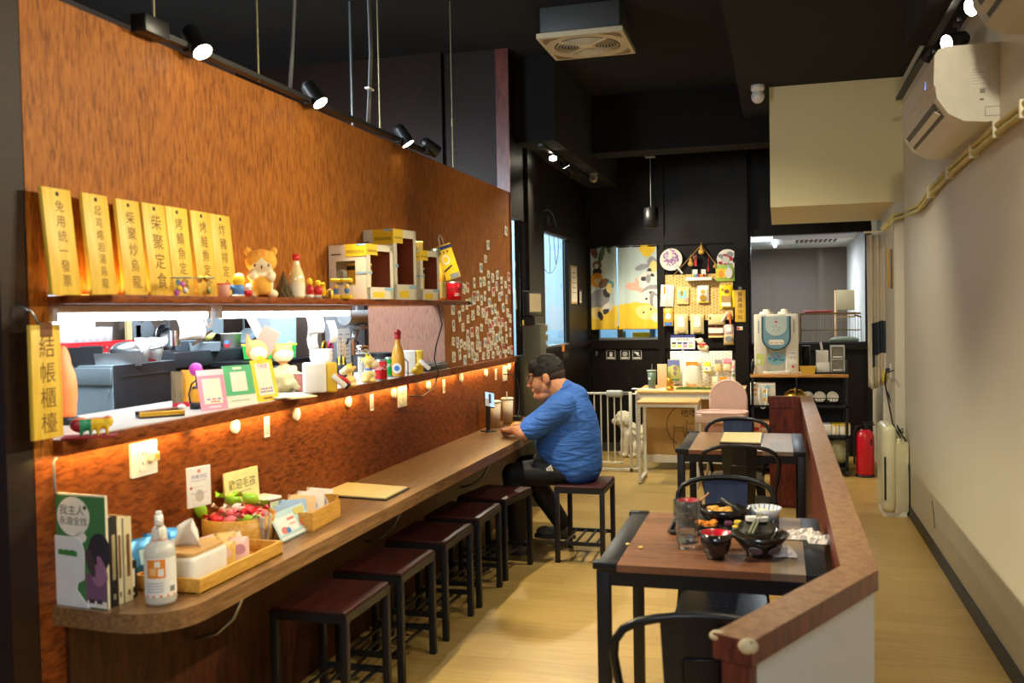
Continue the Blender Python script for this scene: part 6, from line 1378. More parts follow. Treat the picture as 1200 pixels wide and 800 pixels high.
# --- wall below the ledge: night lights, stickers, sockets
for i, (x, y) in enumerate(((274, 499.5), (346, 485), (407, 470.5), (460.5, 460.5), (501, 451.5), (539.5, 442.5), (568.5, 437), (595.5, 430))):
    p = at(x, y, X=XP+.001); o = MB(onX(0, 0, 0)).disc(0, 0, .026, .027, .012, 0, 0, 22).disc(0, 0, .018, .019, .004, 0, .012, 22).build('round_hook', WHITE, None, (XP+.001, p.y, p.z))
    tag(o, ['first round white wall knob under the ledge, nearest the camera', 'second round white wall knob under the ledge', 'third round white wall knob, left of the tall sticker', 'fourth round white wall knob, left of the middle socket', 'fifth round white wall knob, right of the middle socket', 'sixth round white wall knob under the black tray', 'seventh round white wall knob, near the far sticker', 'eighth round white wall knob, above the far socket'][i], 'wall knob', 'round knobs under the ledge')
for i, (x, y) in enumerate(((312.5, 500), (435.5, 471.5), (520, 452.5), (581, 438.5))):
    p = at(x, y, X=XP+.001); m = MB(onX(0, 0, 0)); w, h = .042, .085; m.rect(-w/2, w/2, -h/2, h/2, .0015, 0)
    for k in range(4): m.rect(-w*.3+.011*(k % 3), -w*.3+.006+.011*(k % 3), -h*.4, h*.2-.006*k, .0004, 1, .0015)
    m.rect(-w*.25, w*.25, h*.28, h*.36, .0004, 1, .0015)
    tag(m.build('wall_sticker', [PAPER, GREY], None, (XP+.001, p.y, p.z)), ['white paper sticker nearest the camera under the ledge', 'white paper sticker below the giraffe figures', 'white paper sticker right of the middle socket', 'white paper sticker left of the far socket'][i], 'sticker', 'paper stickers under the ledge')
def socket(label, x, y, w, h, adapter):
    p = at(x, y, X=XP+.001); s = thing('wall_socket', label, 'socket', (XP+.001, p.y, p.z), 0, 'sockets under the ledge')
    m = MB(onX(0, 0, 0)); m.prism(rrect(w, h, .006), .008); m.prism(rrect(w*.42, h*.72, .004), .003, 0, .008); m.build('plate', WHITE, s)
    m = MB(onX(0, 0, 0)); m.rect(-w*.08-.004, -w*.08, .012, .022, .001, 0, .0112); m.rect(-w*.08-.004, -w*.08, -.02, -.010, .001, 0, .0112); m.rect(w*.0, w*.0+.004, .012, .022, .001, 0, .0112); m.build('slots', DGREY, s)
    if adapter: m = MB(onX(0, 0, 0)); m.box(w*.1, w*.36, -.012, .02, .008, .034, 0, .004); m.box(w*.18, w*.30, -.006, .012, .034, .036, 1); m.build('adapter', [CREAM, YELLOW], s)
    return s
socket('wide white socket plate with yellow adapter near the counter books', 167, 537, .135, .115, True)
socket('square white socket plate in the middle, with a charging cable', 470.5, 464.5, .12, .115, False)
socket('white socket plate at the far end of the counter', 591, 437.5, .10, .115, False)
m = MB(); m.tube([at(590, 438.5, X=XP+.02), at(598, 438, X=XP+.06), at(606, 445, X=XP+.10), at(608.5, 460, X=XP+.11), at(608, 480, X=XP+.10), at(606, 487, X=XP+.12)], .004, 6)
tag(m.build('charger_cable', mat('dark_cord', (40, 38, 36))), 'dark charging cable looping from the far socket to the counter', 'cable')
p = at(478, 428, X=XP+.045); a = at(478, 457, X=XP+.045); m = MB(); m.tube([at(470, 416, X=XP+.01)-p, at(474, 420, X=XP+.03)-p, V((0, 0, .02)), V((0, 0, -.03)), a-p+V((0, 0, .05))], .0035, 6); m.cyl(a-p+V((0, 0, .06)), a-p, .005, .009, 8)
tag(m.build('red_tassel', RED, None, p), 'red tassel hanging over the ledge front from the amber bottle', 'tassel')
m = MB(); a = at(62, 540, X=XP+.004); m.tube([at(66, 535, X=XP+.02), at(62.5, 541, X=XP+.01), at(64, 570, X=XP+.01), at(65, 580, X=XP+.01)], .004, 6)
tag(m.build('strip_cable', CAB), 'grey cable from the ledge light strip down behind the green book', 'cable')

# --- things on the ledge
Z1 = ZS+.0035
# lamp, figurines at the near end
SALT = mat('glowing_salt', (238, 118, 62), .6, var=.25, scale=26, emit=.45, bump=.9)
p, w, h = stand(66, 91, 392, 489, -2.32); 
s = thing('salt_lamp', 'glowing orange salt lamp behind the hanging plaque', 'lamp', (p.x, at(79, 488, X=-2.32).y, Z1))
MB().lathe([(0, 0), (w*.52, 0), (w*.52, .02), (w*.42, .026), (0, .026)], n=24).build('base', BLACK, s)
o = organic('salt_crystal', [('e', (0, 0, h*.40), (w*.50, w*.46, h*.38)), ('e', (-.01, 0, h*.66), (w*.38, w*.36, h*.30)), ('e', (0, 0, h*.18), (w*.44, w*.42, h*.16))], SALT, s, .008, 2)
def lion_paint(c, n): return 3 if c.z > .82 else 1 if -.25 < c.x < .02 else 2 if c.x > .02 else 0
figure('lion_figurine', 'colourful lion dance figurine at the near end of the ledge', 'figure', 82, 131, 486, 511, [('e', (-.22, 0, .56), (.24, .16, .36)), ('e', (.12, 0, .58), (.36, .14, .30)), ('e', (.38, 0, .66), (.13, .12, .28))]+[('c', (x, y, .45), (x, y, .06), .065, .05) for x in (-.2, .0, .16, .36) for y in (-.09, .09)], [mat('crimson_figurine', (150, 30, 40), .4), mat('jade_figurine', (30, 140, 96), .4), mat('yellow_figurine', (226, 190, 30), .4), mat('coral_figurine', (226, 120, 70), .5)], None, Z1, None, lion_paint, .004)
p = at(88, 514, Z=Z1); m = MB(onZ(p.x, p.y+.04, Z1, .6)); m.rect(-.06, .09, -.04, .04, .004); tag(m.build('red_mat', mat('crimson_felt', (150, 24, 40), .8)), 'small crimson felt mat under the lion figurine', 'mat')
a, b = at(161, 490, Z=Z1), at(214, 486, Z=Z1); d = (b-a); L = d.length
s = thing('pen_tray', 'long black and gold pen tray on the white ledge', 'tray', ((a.x+b.x)/2, (a.y+b.y)/2, Z1), math.atan2(d.y, d.x))
m = MB(); m.box(-L/2, L/2, -.035, .035, 0, .008, 0, .003); m.box(-L/2, L/2, -.035, -.028, .006, .022, 1, .002); m.box(-L/2, L/2, .028, .035, .006, .022, 0, .002); m.build('tray', [BLACK, GOLD], s)
m = MB(); m.cyl((-L*.45, .0, .02), (L*.48, .01, .026), .005, None, 8); m.ell((L*.5, .01, .028), (.016, .012, .010), 10, 1); m.build('pen', [BROWN, WHITE], s)
# squeeze tubes
def tube_pack(label, x0, x1, yt, yb, colm):
    p, w, h = stand(x0, x1, yt, yb, None, Z1); s = thing('squeeze_tube', label, 'tube', (p.x, p.y, Z1), face(p), 'squeeze tubes on the ledge'); r = w/2
    MB().lathe([(0, 0), (r*.95, 0), (r*.95, h*.14), (0, h*.14)], n=20).build('cap', mat('bright_red_cap', (220, 40, 60), .4), s)
    n = 18; vs = []; fs = []
    for t in (0, .3, .6, .85, 1):
        for k in range(n): a = 2*PI*k/n; vs.append((r*(1+.05*t)*math.cos(a), r*(1-t*.93)*math.sin(a), h*.14+h*.86*t))
    for j in range(4):
        for k in range(n): fs.append((j*n+k, j*n+(k+1) % n, (j+1)*n+(k+1) % n, (j+1)*n+k))
    m = MB(); m.add(vs, fs, 0, True); m.box(-r*1.05, r*1.05, -.002, .002, h*.97, h*1.02); m.build('tube_body', colm, s)
tube_pack('brown squeeze tube with red cap, left of the payment cards', 202, 214.5, 436, 477, mat('olive_brown_tube', (130, 112, 78), .4))
tube_pack('orange squeeze tube with red cap behind the gold lantern', 214.5, 229, 434, 475.5, mat('orange_yellow_tube', (240, 170, 40), .4))
p, w, h = stand(223, 237, 446, 479, None, Z1); s = thing('toy_lantern', 'small black and gold lantern beside the pink payment card', 'lantern', (p.x, p.y, Z1), face(p)); r = w/2
m = MB(); m.lathe([(0, 0), (r, 0), (r, h*.18), (r*.7, h*.24), (0, h*.24)], n=16); m.lathe([(r*.6, h*.72), (r*.5, h*.8), (0, h*.82)], n=16); m.tube([(-r*.9, 0, h*.2), (-r*1.1, 0, h*.55), (-r*.6, 0, h*.9), (0, 0, h), (r*.6, 0, h*.9), (r*1.1, 0, h*.55), (r*.9, 0, h*.2)], .004, 6); m.build('frame', BLACK, s)
MB().lathe([(r*.6, h*.22), (r*.85, h*.45), (r*.7, h*.68), (r*.5, h*.74)], n=16).build('amber_glass', mat('amber_lantern_glass', (236, 170, 30), .15, coat=.5), s)
p, w, h = stand(222, 238, 428, 447, None, Z1); p = at(229, 480, Z=Z1); m = MB(); m.ell((0, 0, 0), (.026, .026, .026), 16); m.cyl((0, 0, -.02), (0, .01, -.13), .004, None, 6, 1)
tag(m.build('ball_pen', [mat('magenta_ball', (206, 60, 180), .35), BLACK], None, (p.x-.02, p.y+.04, Z1+.152)), 'magenta ball on a stick behind the gold lantern', 'toy')
# payment cards in acrylic stands (codes left out)
def pay_card(label, bl, br, hp, draw, mats_, top=0.):
    a, b = at(*bl, Z=Z1), at(*br, Z=Z1); c = (a+b)/2; d = b-a; w = d.length; h = hp*mpp(c)*1.04
    s = thing('payment_card', label, 'card', (c.x, c.y, Z1), math.atan2(d.y, d.x), 'payment cards on the ledge'); T = Matrix.Rotation(-.20, 4, 'X')
    m = MB(T); m.box(-w/2, w/2, 0, .003, 0, h); m.box(-w/2, w/2, .0, .05, 0, .003); m.build('acrylic_stand', ACRYL, s)
    m = MB(T @ onY(0, -.001, 0)); draw(m, w, h); m.build('printed_card', mats_, s)
def d1(m, w, h):
    m.rect(-w*.5, w*.5, 0, h, .0006, 0); m.rect(-w*.5, w*.5, h*.86, h, .0005, 1, .0007); m.rect(-w*.34, w*.34, h*.16, h*.78, .0005, 2, .0007); 
    for k in range(3): m.rect(-w*.25+k*w*.2, -w*.12+k*w*.2, h*.25, h*.29, .0004, 3+k % 2, .0013)
    m.rect(-w*.12, w*.22, h*.19, h*.225, .0004, 4, .0013); m.rect(-w*.2, w*.25, h*.06, h*.10, .0004, 1, .0007)
pay_card('pink payment card in a clear stand, leftmost of the three', (236, 482), (267.5, 478.5), 46, d1, [PINK, mat('pale_pink_header', (244, 214, 222), .5), mat('off_white_card', (238, 230, 210), .6), mat('mauve_print2', (150, 120, 180)), mat('coral_print', (220, 120, 110))])
def d2(m, w, h):
    m.rect(-w*.5, w*.5, 0, h, .0006, 1); m.rect(-w*.5, w*.5, h*.26, h, .0005, 0, .0007); m.rect(-w*.26, w*.26, h*.36, h*.84, .0005, 1, .0013); m.rect(-w*.15, w*.15, h*.90, h*.955, .0005, 1, .0013); m.rect(-w*.35, w*.3, h*.12, h*.14, .0004, 2, .0007)
pay_card('green payment card in a clear stand, middle of the three', (266.5, 477), (301, 473), 46, d2, [GREEN, mat('off_white_card', (238, 230, 210)), mat('grey_green_print', (150, 170, 150))])
def d3(m, w, h):
    m.rect(-w*.5, w*.5, 0, h, .0006, 0); m.rect(-w*.34, w*.34, h*.14, h*.92, .0005, 1, .0007); m.text('TWQR', 0, h*.84, h*.13, 2, .0014); m.rect(-w*.2, w*.2, h*.05, h*.09, .0004, 3, .0007)
    for k in range(5): m.rect(-w*.27+k*w*.115, -w*.19+k*w*.115, h*.28, h*.32, .0004, 4+k % 3, .0013); m.rect(-w*.27+k*w*.115, -w*.19+k*w*.115, h*.21, h*.25, .0004, 6-k % 3, .0013)
    m.disc(0, h*1.0, w*.16, h*.10, .004, 0, .0, 16)
pay_card('yellow payment card with bear-ear top, rightmost of the three', (301.5, 471.5), (327, 467.5), 47, d3, [YELLOW, mat('off_white_card', (238, 230, 210)), mat('pink_violet_print', (190, 110, 190)), BROWN, ORANGE, mat('violet_dot', (120, 90, 190)), BLUE])
# shiba and bear figures behind the cards
def shiba(c, n): return 1 if (n.y < 0 and ((c.x/.34)**2+((c.z-.36)/.24)**2 < 1)) else 2 if (n.y < -.2 and ((abs(abs(c.x)-.16) < .05 and abs(c.z-.52) < .025) or (abs(c.x) < .04 and abs(c.z-.40) < .03))) else 0
p, w, h = stand(288, 318, 391, 420, -2.30)
s = thing('brochure_holder', 'shiba dog figure holding folded brochures behind the cards', 'figure', (p.x, p.y, Z1), face(p)); H = at(303, 391, X=-2.30).z-Z1; dh_ = H*.58
o = organic('dog_figure', [('e', (0, 0, H*.72), (w*.48, w*.42, H*.19)), ('c', (-.34*w, 0, H*.84), (-.4*w, 0, H*1.0), w*.14, w*.05), ('c', (.22*w, 0, H*.86), (.25*w, 0, H*.98), w*.14, w*.05), ('e', (0, 0, H*.30), (w*.38, w*.34, H*.34))], [FURT, FUR, INK], s, .006, 3, lambda c, n: 1 if n.y < -.1 and (c.x/(w*.32))**2+((c.z-H*.66)/(H*.13))**2 < 1 else 0)
m = MB(); 
m.to(Matrix.Translation((w*.25, -.02, H*.86)) @ Matrix.Rotation(-.35, 4, 'Z') @ Matrix.Rotation(.5, 4, 'Y')); m.box(-.035, .05, -.006, .0, -.04, .07); m.to(Matrix.Translation((w*.05, .0, H*.92)) @ Matrix.Rotation(-.45, 4, 'Y')); m.box(-.01, .03, -.004, 0, -.02, .13, 1)
m.build('brochures', [mat('pinkish_brown_paper', (190, 146, 124), .6), CREAM], s)
m = MB(); m.box(-w*1.0, w*.45, -.09, .06, H*.42, H*.45); m.build('wooden_plate', LTWOOD, s)
figure('bear_figure', 'small brown bear face peeking over the green payment card', 'figure', 264, 281, 416, 441, [('e', (0, 0, .66), (.5, .36, .34)), ('e', (-.36, 0, .96), (.16, .12, .10)), ('e', (.36, 0, .96), (.16, .12, .10)), ('e', (0, 0, .2), (.4, .36, .3))], [mat('brown_plush', (176, 130, 88), .9, bump=.4, scale=140), FUR], -2.28, None, Z1, lambda c, n: 1 if n.y < -.5 and abs(c.x) < .16 and abs(c.z-.58) < .12 else 0)
p = at(272, 470, X=-2.28)
def knit(c, n): return 1 if c.z > .62 and n.y < 0 and (c.x/.36)**2+((c.z-.70)/.14)**2 < 1 else 0 if c.z > .56 else 2
rng.seed(13)
kb = [('e', (rng.uniform(-.42, .42), rng.uniform(-.3, .2), rng.uniform(.04, .46)), (.13, .13, .07)) for _ in range(46)]
figure('shiba_figure', 'shiba dog figure sitting in a heap of knobbly beige blossoms', 'figure', 316, 353, 405, 463, [('e', (-.05, 0, .76), (.34, .30, .19)), ('e', (-.30, 0, .93), (.10, .07, .07)), ('e', (.18, 0, .95), (.10, .07, .07)), ('e', (0, 0, .25), (.44, .34, .3))]+kb, [FURT, FUR, mat('beige_blossom', (206, 194, 140), .8, var=.2, scale=50)], -2.22, None, Z1, knit, .006)
# napkin boxes, sauce and so on
def open_box(label, x0, x1, yt, yb, X, turn):
    p, w, h = stand(x0, x1, yt, yb, X); s = thing('napkin_box', label, 'box', (p.x, p.y, Z1), face(p)+turn, 'white napkin boxes with yellow side'); H = h
    m = MB(); m.box(-w*.5, w*.12, -w*.25, w*.25, 0, H, 0, .01, 3); m.build('white_side', WHITE, s); m = MB(); m.box(w*.12, w*.42, -w*.24, w*.24, 0, H*.99, 0, .01, 3); m.build('yellow_side', mat('mustard_yellow_panel', (232, 190, 50), .5), s)
    m = MB(Matrix.Translation((w*.42, -w*.1, H*.42)) @ Matrix.Rotation(.75, 4, 'Y')); m.box(-.03, .05, -.03, .03, -.012, .012, 0, .004); m.build('napkin', PAPER, s)
open_box('white and yellow napkin box beside the giraffe figures', 356, 398, 427, 462, -2.02, .1)
open_box('second white and yellow napkin box, behind the amber bottle', 471, 498, 414, 441, -2.08, .1)
figure('duck_figure', 'small yellow duck figure beside the black tray on the ledge', 'figure', 482, 496, 427, 440, [('e', (0, 0, .36), (.5, .34, .36)), ('e', (.1, 0, .76), (.26, .26, .24)), ('e', (.34, -.05, .7), (.14, .1, .07))], [YELLOW, ORANGE], -2.0, None, Z1, lambda c, n: 1 if c.x > .36 and c.z > .5 else 0)
p, w, h = stand(363, 391, 413, 430, -2.36); m = MB(); r = w/2; H = at(377, 413, X=-2.36).z-Z1
for k in range(3): m.lathe([(r*.45, H-.075+.018*k-.03), (r*.9, H-.03+.018*(k-1)), (r, H+.018*(k-2)+.018), (r*.95, H+.018*(k-2)+.018), (r*.4, H-.08+.018*k)], n=24)
m.lathe([(0, 0), (r*.5, 0), (r*.4, .02), (r*.4, H-.11), (r*.45, H-.10), (0, H-.10)], n=20)
tag(m.build('bowl_stack', BOWLW, None, (p.x, p.y, Z1)), 'stack of white bowls on a stand behind the napkin box', 'bowls')
figure('penguin_jar', 'round black penguin jar holding wooden sticks on the ledge', 'jar', 392, 409, 418, 450, [('e', (0, 0, .42), (.5, .46, .42)), ('e', (0, 0, .80), (.34, .32, .2))], [BLACK, YELLOW], -2.2, None, Z1, lambda c, n: 1 if n.y < -.5 and abs(abs(c.x)-.14) < .06 and c.z > .66 else 0)
p = at(402, 450, X=-2.2); m = MB()
for dx, dz_ in ((-.008, .20), (.004, .22), (.012, .19)): m.cyl((dx, 0, .02), (dx*1.6, .0, dz_), .003, None, 6)
tag(m.build('wooden_sticks', TAN, None, (p.x, p.y+.0, Z1+.01)), 'thin wooden sticks standing in the black penguin jar', 'sticks')
p, w, h = stand(406, 420, 420, 428, -2.25); m = MB(); m.tube([(-.03, 0, .0), (-.02, 0, .03), (.02, 0, .03), (.04, 0, .0)], .007, 6); m.box(.0, .018, -.01, .01, -.06, .03, 1, .003); m.cyl((0, 0, -.2), (0, 0, .0), .006, None, 6)
tag(m.build('headset', [BLACK, BROWN], None, (p.x, p.y, Z1+.19)), 'black headset on a stand beside the silver-lidded jar', 'headset')
p, w, h = stand(415, 434, 404, 448, -2.26); s = thing('dispenser_jar', 'clear straw jar with domed silver lid on the ledge', 'jar', (p.x, p.y, Z1)); r = w/2; H = at(424, 404, X=-2.26).z-Z1
MB().lathe([(0, .004), (r*.8, .004), (r*.82, H*.72), (r*.78, H*.72)], n=24).build('glass', ACRYL, s)
MB().lathe([(r*.84, H*.72), (r*1.0, H*.74), (r*1.02, H*.86), (r*.8, H*.97), (r*.2, H), (0, H)], n=26).build('lid', CHROME, s)
m = MB(); rng.seed(4)
for k in range(14): a = rng.uniform(0, 6.28); q = r*.6*rng.random(); m.cyl((q*math.cos(a), q*math.sin(a), .01), (q*1.1*math.cos(a), q*1.1*math.sin(a), H*.66), .004, None, 6)
m.build('straws', WHITE, s)
GIR = mat('giraffe_yellow', (238, 206, 120), .45); CRE = mat('giraffe_cream', (240, 226, 180), .45)
def giraffe(label, x0, x1, yt, yb, flip, X):
    f = flip
    def pt(c, n): return 1 if (c.x*f > .16 and c.z > .44) else 2 if .42 < c.z < .49 else 3 if (c.z > .8 and abs(c.x) < .12) else 0
    figure('giraffe_figure', label, 'figure', x0, x1, yt, yb, [('e', (0, 0, .24), (.30, .26, .24)), ('e', (.22*f, -.14, .10), (.16, .2, .08)), ('e', (-.2*f, -.14, .10), (.16, .2, .08)), ('c', (0, 0, .4), (.02*f, 0, .66), .12, .11), ('e', (.06*f, 0, .72), (.30, .26, .16)), ('e', (.32*f, -.06, .62), (.22, .2, .13)), ('c', (-.06*f, 0, .85), (-.08*f, 0, .96), .04, .035), ('c', (.1*f, 0, .85), (.11*f, 0, .95), .04, .035), ('e', (-.24*f, 0, .78), (.12, .06, .07)), ('c', (.1*f, -.18, .38), (.3*f, -.28, .30), .06, .06)], [GIR, CRE, mat('giraffe_blue_scarf', (80, 110, 190), .5) if f > 0 else GIR, YELLOW], X, None, Z1, pt, None, .1*f, 'giraffe figures on the ledge')
giraffe('yellow giraffe figure looking left, beside the napkin box', 399, 422, 425, 455, -1, -2.0)
giraffe('taller yellow giraffe figure with blue scarf beside the cola can', 420, 444, 413, 449, 1, -2.02)
p = at(398, 455, X=-1.99); m = MB(); m.tube([(-.03, 0, .075), (.0, 0, .06), (.03, 0, .05), (.05, 0, .03)], .009, 6, 0); m.tube([(0, .005, .055), (.02, 0, .02), (.035, 0, .012), (.05, 0, .03)], .011, 6, 1)
tag(m.build('ribbon_tie', [RED, BLACK], None, (p.x, p.y, Z1)), 'red and black ribbon lying before the left giraffe figure', 'ribbon')
def can(label, x0, x1, yt, yb, X, colr, txt):
    p, w, h = stand(x0, x1, yt, yb, X); s = thing('drink_can', label, 'can', (p.x, p.y, Z1), face(p)+.15); r = w/2
    MB().lathe([(0, 0), (r*.8, 0), (r, h*.06), (r, h*.92), (r*.85, h*.985), (r*.8, h), (0, h*.985)], n=26, m=[1, 1, 0, 1, 1, 1]).build('can_body', [colr, STEEL], s)
    wrap_text(txt, r, h*.62, h*.34, 0, PAPER, s, .55)
can('red cola can on the ledge beside the giraffe figures', 439.5, 454, 422, 446, -2.05, CANR, 'Coca-Cola'); can('green soda can behind the red one on the ledge', 451, 462, 421, 444, -2.11, mat('green_soda_can', (20, 150, 60), .3, .3), 'Sprite')
s, w, h = bottle('amber glass bottle with red patterned stopper on the ledge', 459, 475, 392, 443, -2.06, Z1, AMB, RED, None)
MB().ell((0, 0, h*1.0), (w*.27, w*.27, w*.27), 16).build('stopper_ball', mat('red_patterned_ball', (170, 40, 40), .4, var=.6, scale=70), s)
m = MB(onY(-w*.1, -w*.5, h*.2)); m.disc(0, 0, w*.34, h*.12, .004, 0, 0, 18); m.disc(0, 0, w*.2, h*.06, .002, 1, .004, 14); m.build('flower_label', [PAPER, BLUE], s)
p, w, h = stand(436, 461, 413, 422, -2.38); m = MB(); H = at(448, 413, X=-2.38).z-Z1; r = w*.62; m.lathe([(0, H-.05), (r*.7, H-.05), (r, H-.01), (r*1.02, H), (r*.96, H), (r*.68, H-.04), (0, H-.042)], n=28); m.lathe([(0, 0), (r*.4, 0), (r*.35, H-.05), (0, H-.05)], n=20)
tag(m.build('black_pan', BLACKM, None, (p.x, p.y, Z1)), 'black round pan behind the cans on the ledge', 'pan')
a, b = at(499, 437, Z=Z1), at(533, 431, Z=Z1); a = V((-2.06, at(500, 438, X=-2.0).y, 0)); 
m = MB(); y0_, y1_ = at(499, 438, X=-2.05).y, YJ-.03; m.box(-2.30, -2.035, y0_, y1_, Z1, Z1+.035, 0, .006); m.box(-2.29, -2.045, y0_+.01, y1_-.01, Z1+.035, Z1+.043, 0, .004)
tag(m.build('closed_laptop', mat('dark_grey_case', (52, 54, 50), .45)), 'closed dark grey device case at the far end of the ledge', 'device')
p = at(345, 462, Z=Z1); m = MB(onZ(-2.0, at(348, 464, X=-2.0).y, Z1, 1.2)); m.rect(-.07, .07, -.05, .05, .006, 0); m.rect(-.12, -.03, -.02, .03, .005, 1, .006)
tag(m.build('paper_slip', [mat('pale_yellow_paper', (236, 226, 170), .7), PAPER]), 'pale yellow paper slips at the foot of the knobbly shiba figure', 'paper')
p, w, h = stand(344, 357, 433, 455, -2.15); m = MB(); r = w*.5; m.lathe([(0, 0), (r*.7, 0), (r, h*.95), (r*1.08, h), (r*.9, h), (0, h*.9)], n=20, m=[0, 1, 0, 0, 0])
tag(m.build('snack_cup', [PAPER, mat('patchy_cup_print', (196, 120, 110), .5, var=.7, scale=50)], None, (p.x, p.y, Z1)), 'printed paper cup left of the white napkin box', 'cup')

# --- kitchen behind the hatch
KB = -3.62
s = thing('ice_machine', 'steel and black kitchen machine behind the hatch', 'appliance', (-3.2, 3.98, 0)); zt_ = 1.39
MB().box(-.75, 0, 0, .50, .06, zt_, 0, .004).build('cabinet', mat('stainless_front', (150, 166, 174), .38, .6), s)
MB().box(.0, .012, .002, .5, .06, zt_, 0, .004).build('side_panel', mat('black_appliance_side', (34, 36, 40), .4), s)
m = MB(); m.box(-.75, .0, -.012, 0, zt_-.1, zt_-.012, 0, .004); m.cyl((-.02, -.012, zt_-.13), (-.02, -.016, zt_-.13), .008, None, 8); m.build('front_trim', mat('stainless_front', (150, 166, 174)), s)
m = MB(); m.box(.012, .016, .05, .48, zt_-.06, zt_-.055); m.build('groove', DGREY, s)
def kit(x, y, X): return at(x, y, X=X)
# red basket of glasses
X_ = -3.55; a, b = kit(80, 412, X_), kit(157, 412, X_); zt2 = kit(120, 400, X_).z; zb2 = zt_
s = thing('red_basket', 'red plastic basket of drinking glasses on the kitchen machine', 'basket', (X_, a.y, zb2)); L = b.y-a.y; H = zt2-zb2; REDB = mat('bright_red_basket', (220, 44, 52), .4)
m = MB()
for (x0, x1, y0, y1) in ((.0, .008, 0, L), (-.22, -.212, 0, L), (-.22, 0, 0, .008), (-.22, 0, L-.008, L)):
    m.box(x0, x1, y0, y1, H-.03, H); m.box(x0, x1, y0, y1, 0, .02)
    n = 12
    for k in range(n): m.box(x0+(x1-x0)*k/n, x0+(x1-x0)*(k+.5)/n, y0+(y1-y0)*k/n, y0+(y1-y0)*(k+.5)/n, 0.02, H-.03)
m.box(-.22, 0, 0, L, 0, .006); m.build('basket', REDB, s)
g0 = None; rng.seed(2); ki = 0
for j in range(2):
    for k in range(6):
        y = a.y+.09+k*(L-.20)/6+.06*(j); x = X_-.05-.10*j
        if g0 is None:
            m = MB(); m.lathe([(0, .002), (.026, .002), (.034, .12), (.031, .12), (.024, .008), (0, .008)], n=18); g0 = m.build('drinking_glass', CLEAR); o = g0
        else: o = g0.copy(); COL.objects.link(o)
        o.location = (x, y, zb2+H*.62); ki += 1
        tag(o, 'upturned clear drinking glass in the red kitchen basket', 'glass', 'glasses in the red basket')
# pans and tubs on the machine
def tub(label, name, cat, x0, x1, yt, yb, X, mats_, flare=.85, dpt=.2):
    p, w, h = stand(x0, x1, yt, yb, X); s_ = V((0, 0, 0)); hw = w/2; m = MB(); d = dpt/2; f = flare; t = .006
    vo = [(-hw*f, -d*f, 0), (hw*f, -d*f, 0), (hw*f, d*f, 0), (-hw*f, d*f, 0), (-hw, -d, h), (hw, -d, h), (hw, d, h), (-hw, d, h)]
    vi = [(x*.95, y*.93, z if z else t) for x, y, z in vo]
    m.add(vo+vi, [(3, 2, 1, 0), (0, 1, 5, 4), (1, 2, 6, 5), (2, 3, 7, 6), (3, 0, 4, 7), (4, 5, 13, 12), (5, 6, 14, 13), (6, 7, 15, 14), (7, 4, 12, 15), (8, 9, 10, 11), (12, 13, 9, 8), (13, 14, 10, 9), (14, 15, 11, 10), (15, 12, 8, 11)])
    return tag(m.build(name, mats_, None, p, face(p)), label, cat)
tub('brushed steel food pan on the kitchen machine corner', 'steel_pan', 'pan', 113, 166, 413, 428.5, -3.3, STEEL, .92, .18)
p = kit(150, 413, -3.3); m = MB(Matrix.Translation((0, 0, .01)) @ Matrix.Rotation(.1, 4, 'X')); m.ell((0, 0, .0), (.09, .045, .05), 18); m.cyl((.08, 0, 0), (.16, 0, .015), .008, None, 8); m.ell((.17, 0, .017), (.016, .012, .012), 10)
tag(m.build('steel_scoop', STEEL, None, p, face(p)), 'rounded steel scoop lying over the steel food pan', 'scoop')
tub('dark iron pot tray left of the steel food pan', 'iron_tray', 'tray', 81, 119, 406, 427, -3.45, mat('dark_iron', (52, 54, 58), .5, .4), .9, .25)
m = MB(); p = kit(115, 428, -3.4); m.box(-.10, .30, -.03, .06, -.012, .0, 0, .003); tag(m.build('red_cutting_board', mat('dark_red_board', (170, 36, 44), .5), None, (p.x, p.y, zt_+.012), R(60)), 'red board under the pans on the kitchen machine', 'board')
for k, (x0, x1) in enumerate(((158, 175), (173, 190))):
    p, w, h = stand(x0, x1, 394 if k == 0 else 397, 422 if k == 0 else 424, -3.25); m = MB(Matrix.Rotation(.15*(1 if k else .6), 4, 'Y')); m.lathe([(0, .0), (w*.38, 0), (w*.58, h), (w*.5, h), (w*.32, .008), (0, .008)], n=20)
    tag(m.build('frosted_cup', mat('frosted_white_plastic', (214, 214, 210), .4, alpha=.85), None, (p.x, p.y, zt_+.0)), ('left' if k == 0 else 'right')+' of two large frosted cups on the kitchen machine', 'cup', 'frosted cups on the machine')
# hanging pans and tools on the kitchen rear wall
KX_ = -4.4
RAILZ = kit(200, 372, KX_).z
m = MB(); m.cyl((0, kit(100, 372, KX_).y, 0), (0, kit(350, 372, KX_).y, 0), .01, None, 8); 
boxes('wall_kitchen_back', [(KX_-.15, KX_-.05, 2.3, 7.2, 0, CEIL)], KITW)
tag(m.build('hanging_rail', STEEL, None, (KX_+.0, 0, RAILZ+.16)), 'steel rail for pans on the kitchen wall', 'rail')
def wok(label, x, y, rpx, steel):
    p = kit(x, y, KX_+.03); r = rpx*mpp(p); s = thing('hanging_pan', label, 'pan', p, 0); m = MB(onX(0, 0, 0, .5)); m.lathe([(0, -.07), (r*.5, -.06), (r*.85, -.03), (r, 0), (r*1.0, .008), (r*.85, -.02), (r*.5, -.05), (0, -.06)], n=28); m.build('pan_body', steel, s)
    m = MB(); m.bar((.005, r*.2, r*.9), (.005, r*.3, RAILZ+.16-p.z), .02, .006); m.build('handle', STEEL, s)
wok('shiny steel pan hanging in the middle of the kitchen wall', 191, 393, 14, mat('worn_steel_pan', (186, 190, 196), .3, .9, var=.2, scale=40)); wok('dark pan hanging behind the shiny steel pan', 196, 399, 15, BLACKM)
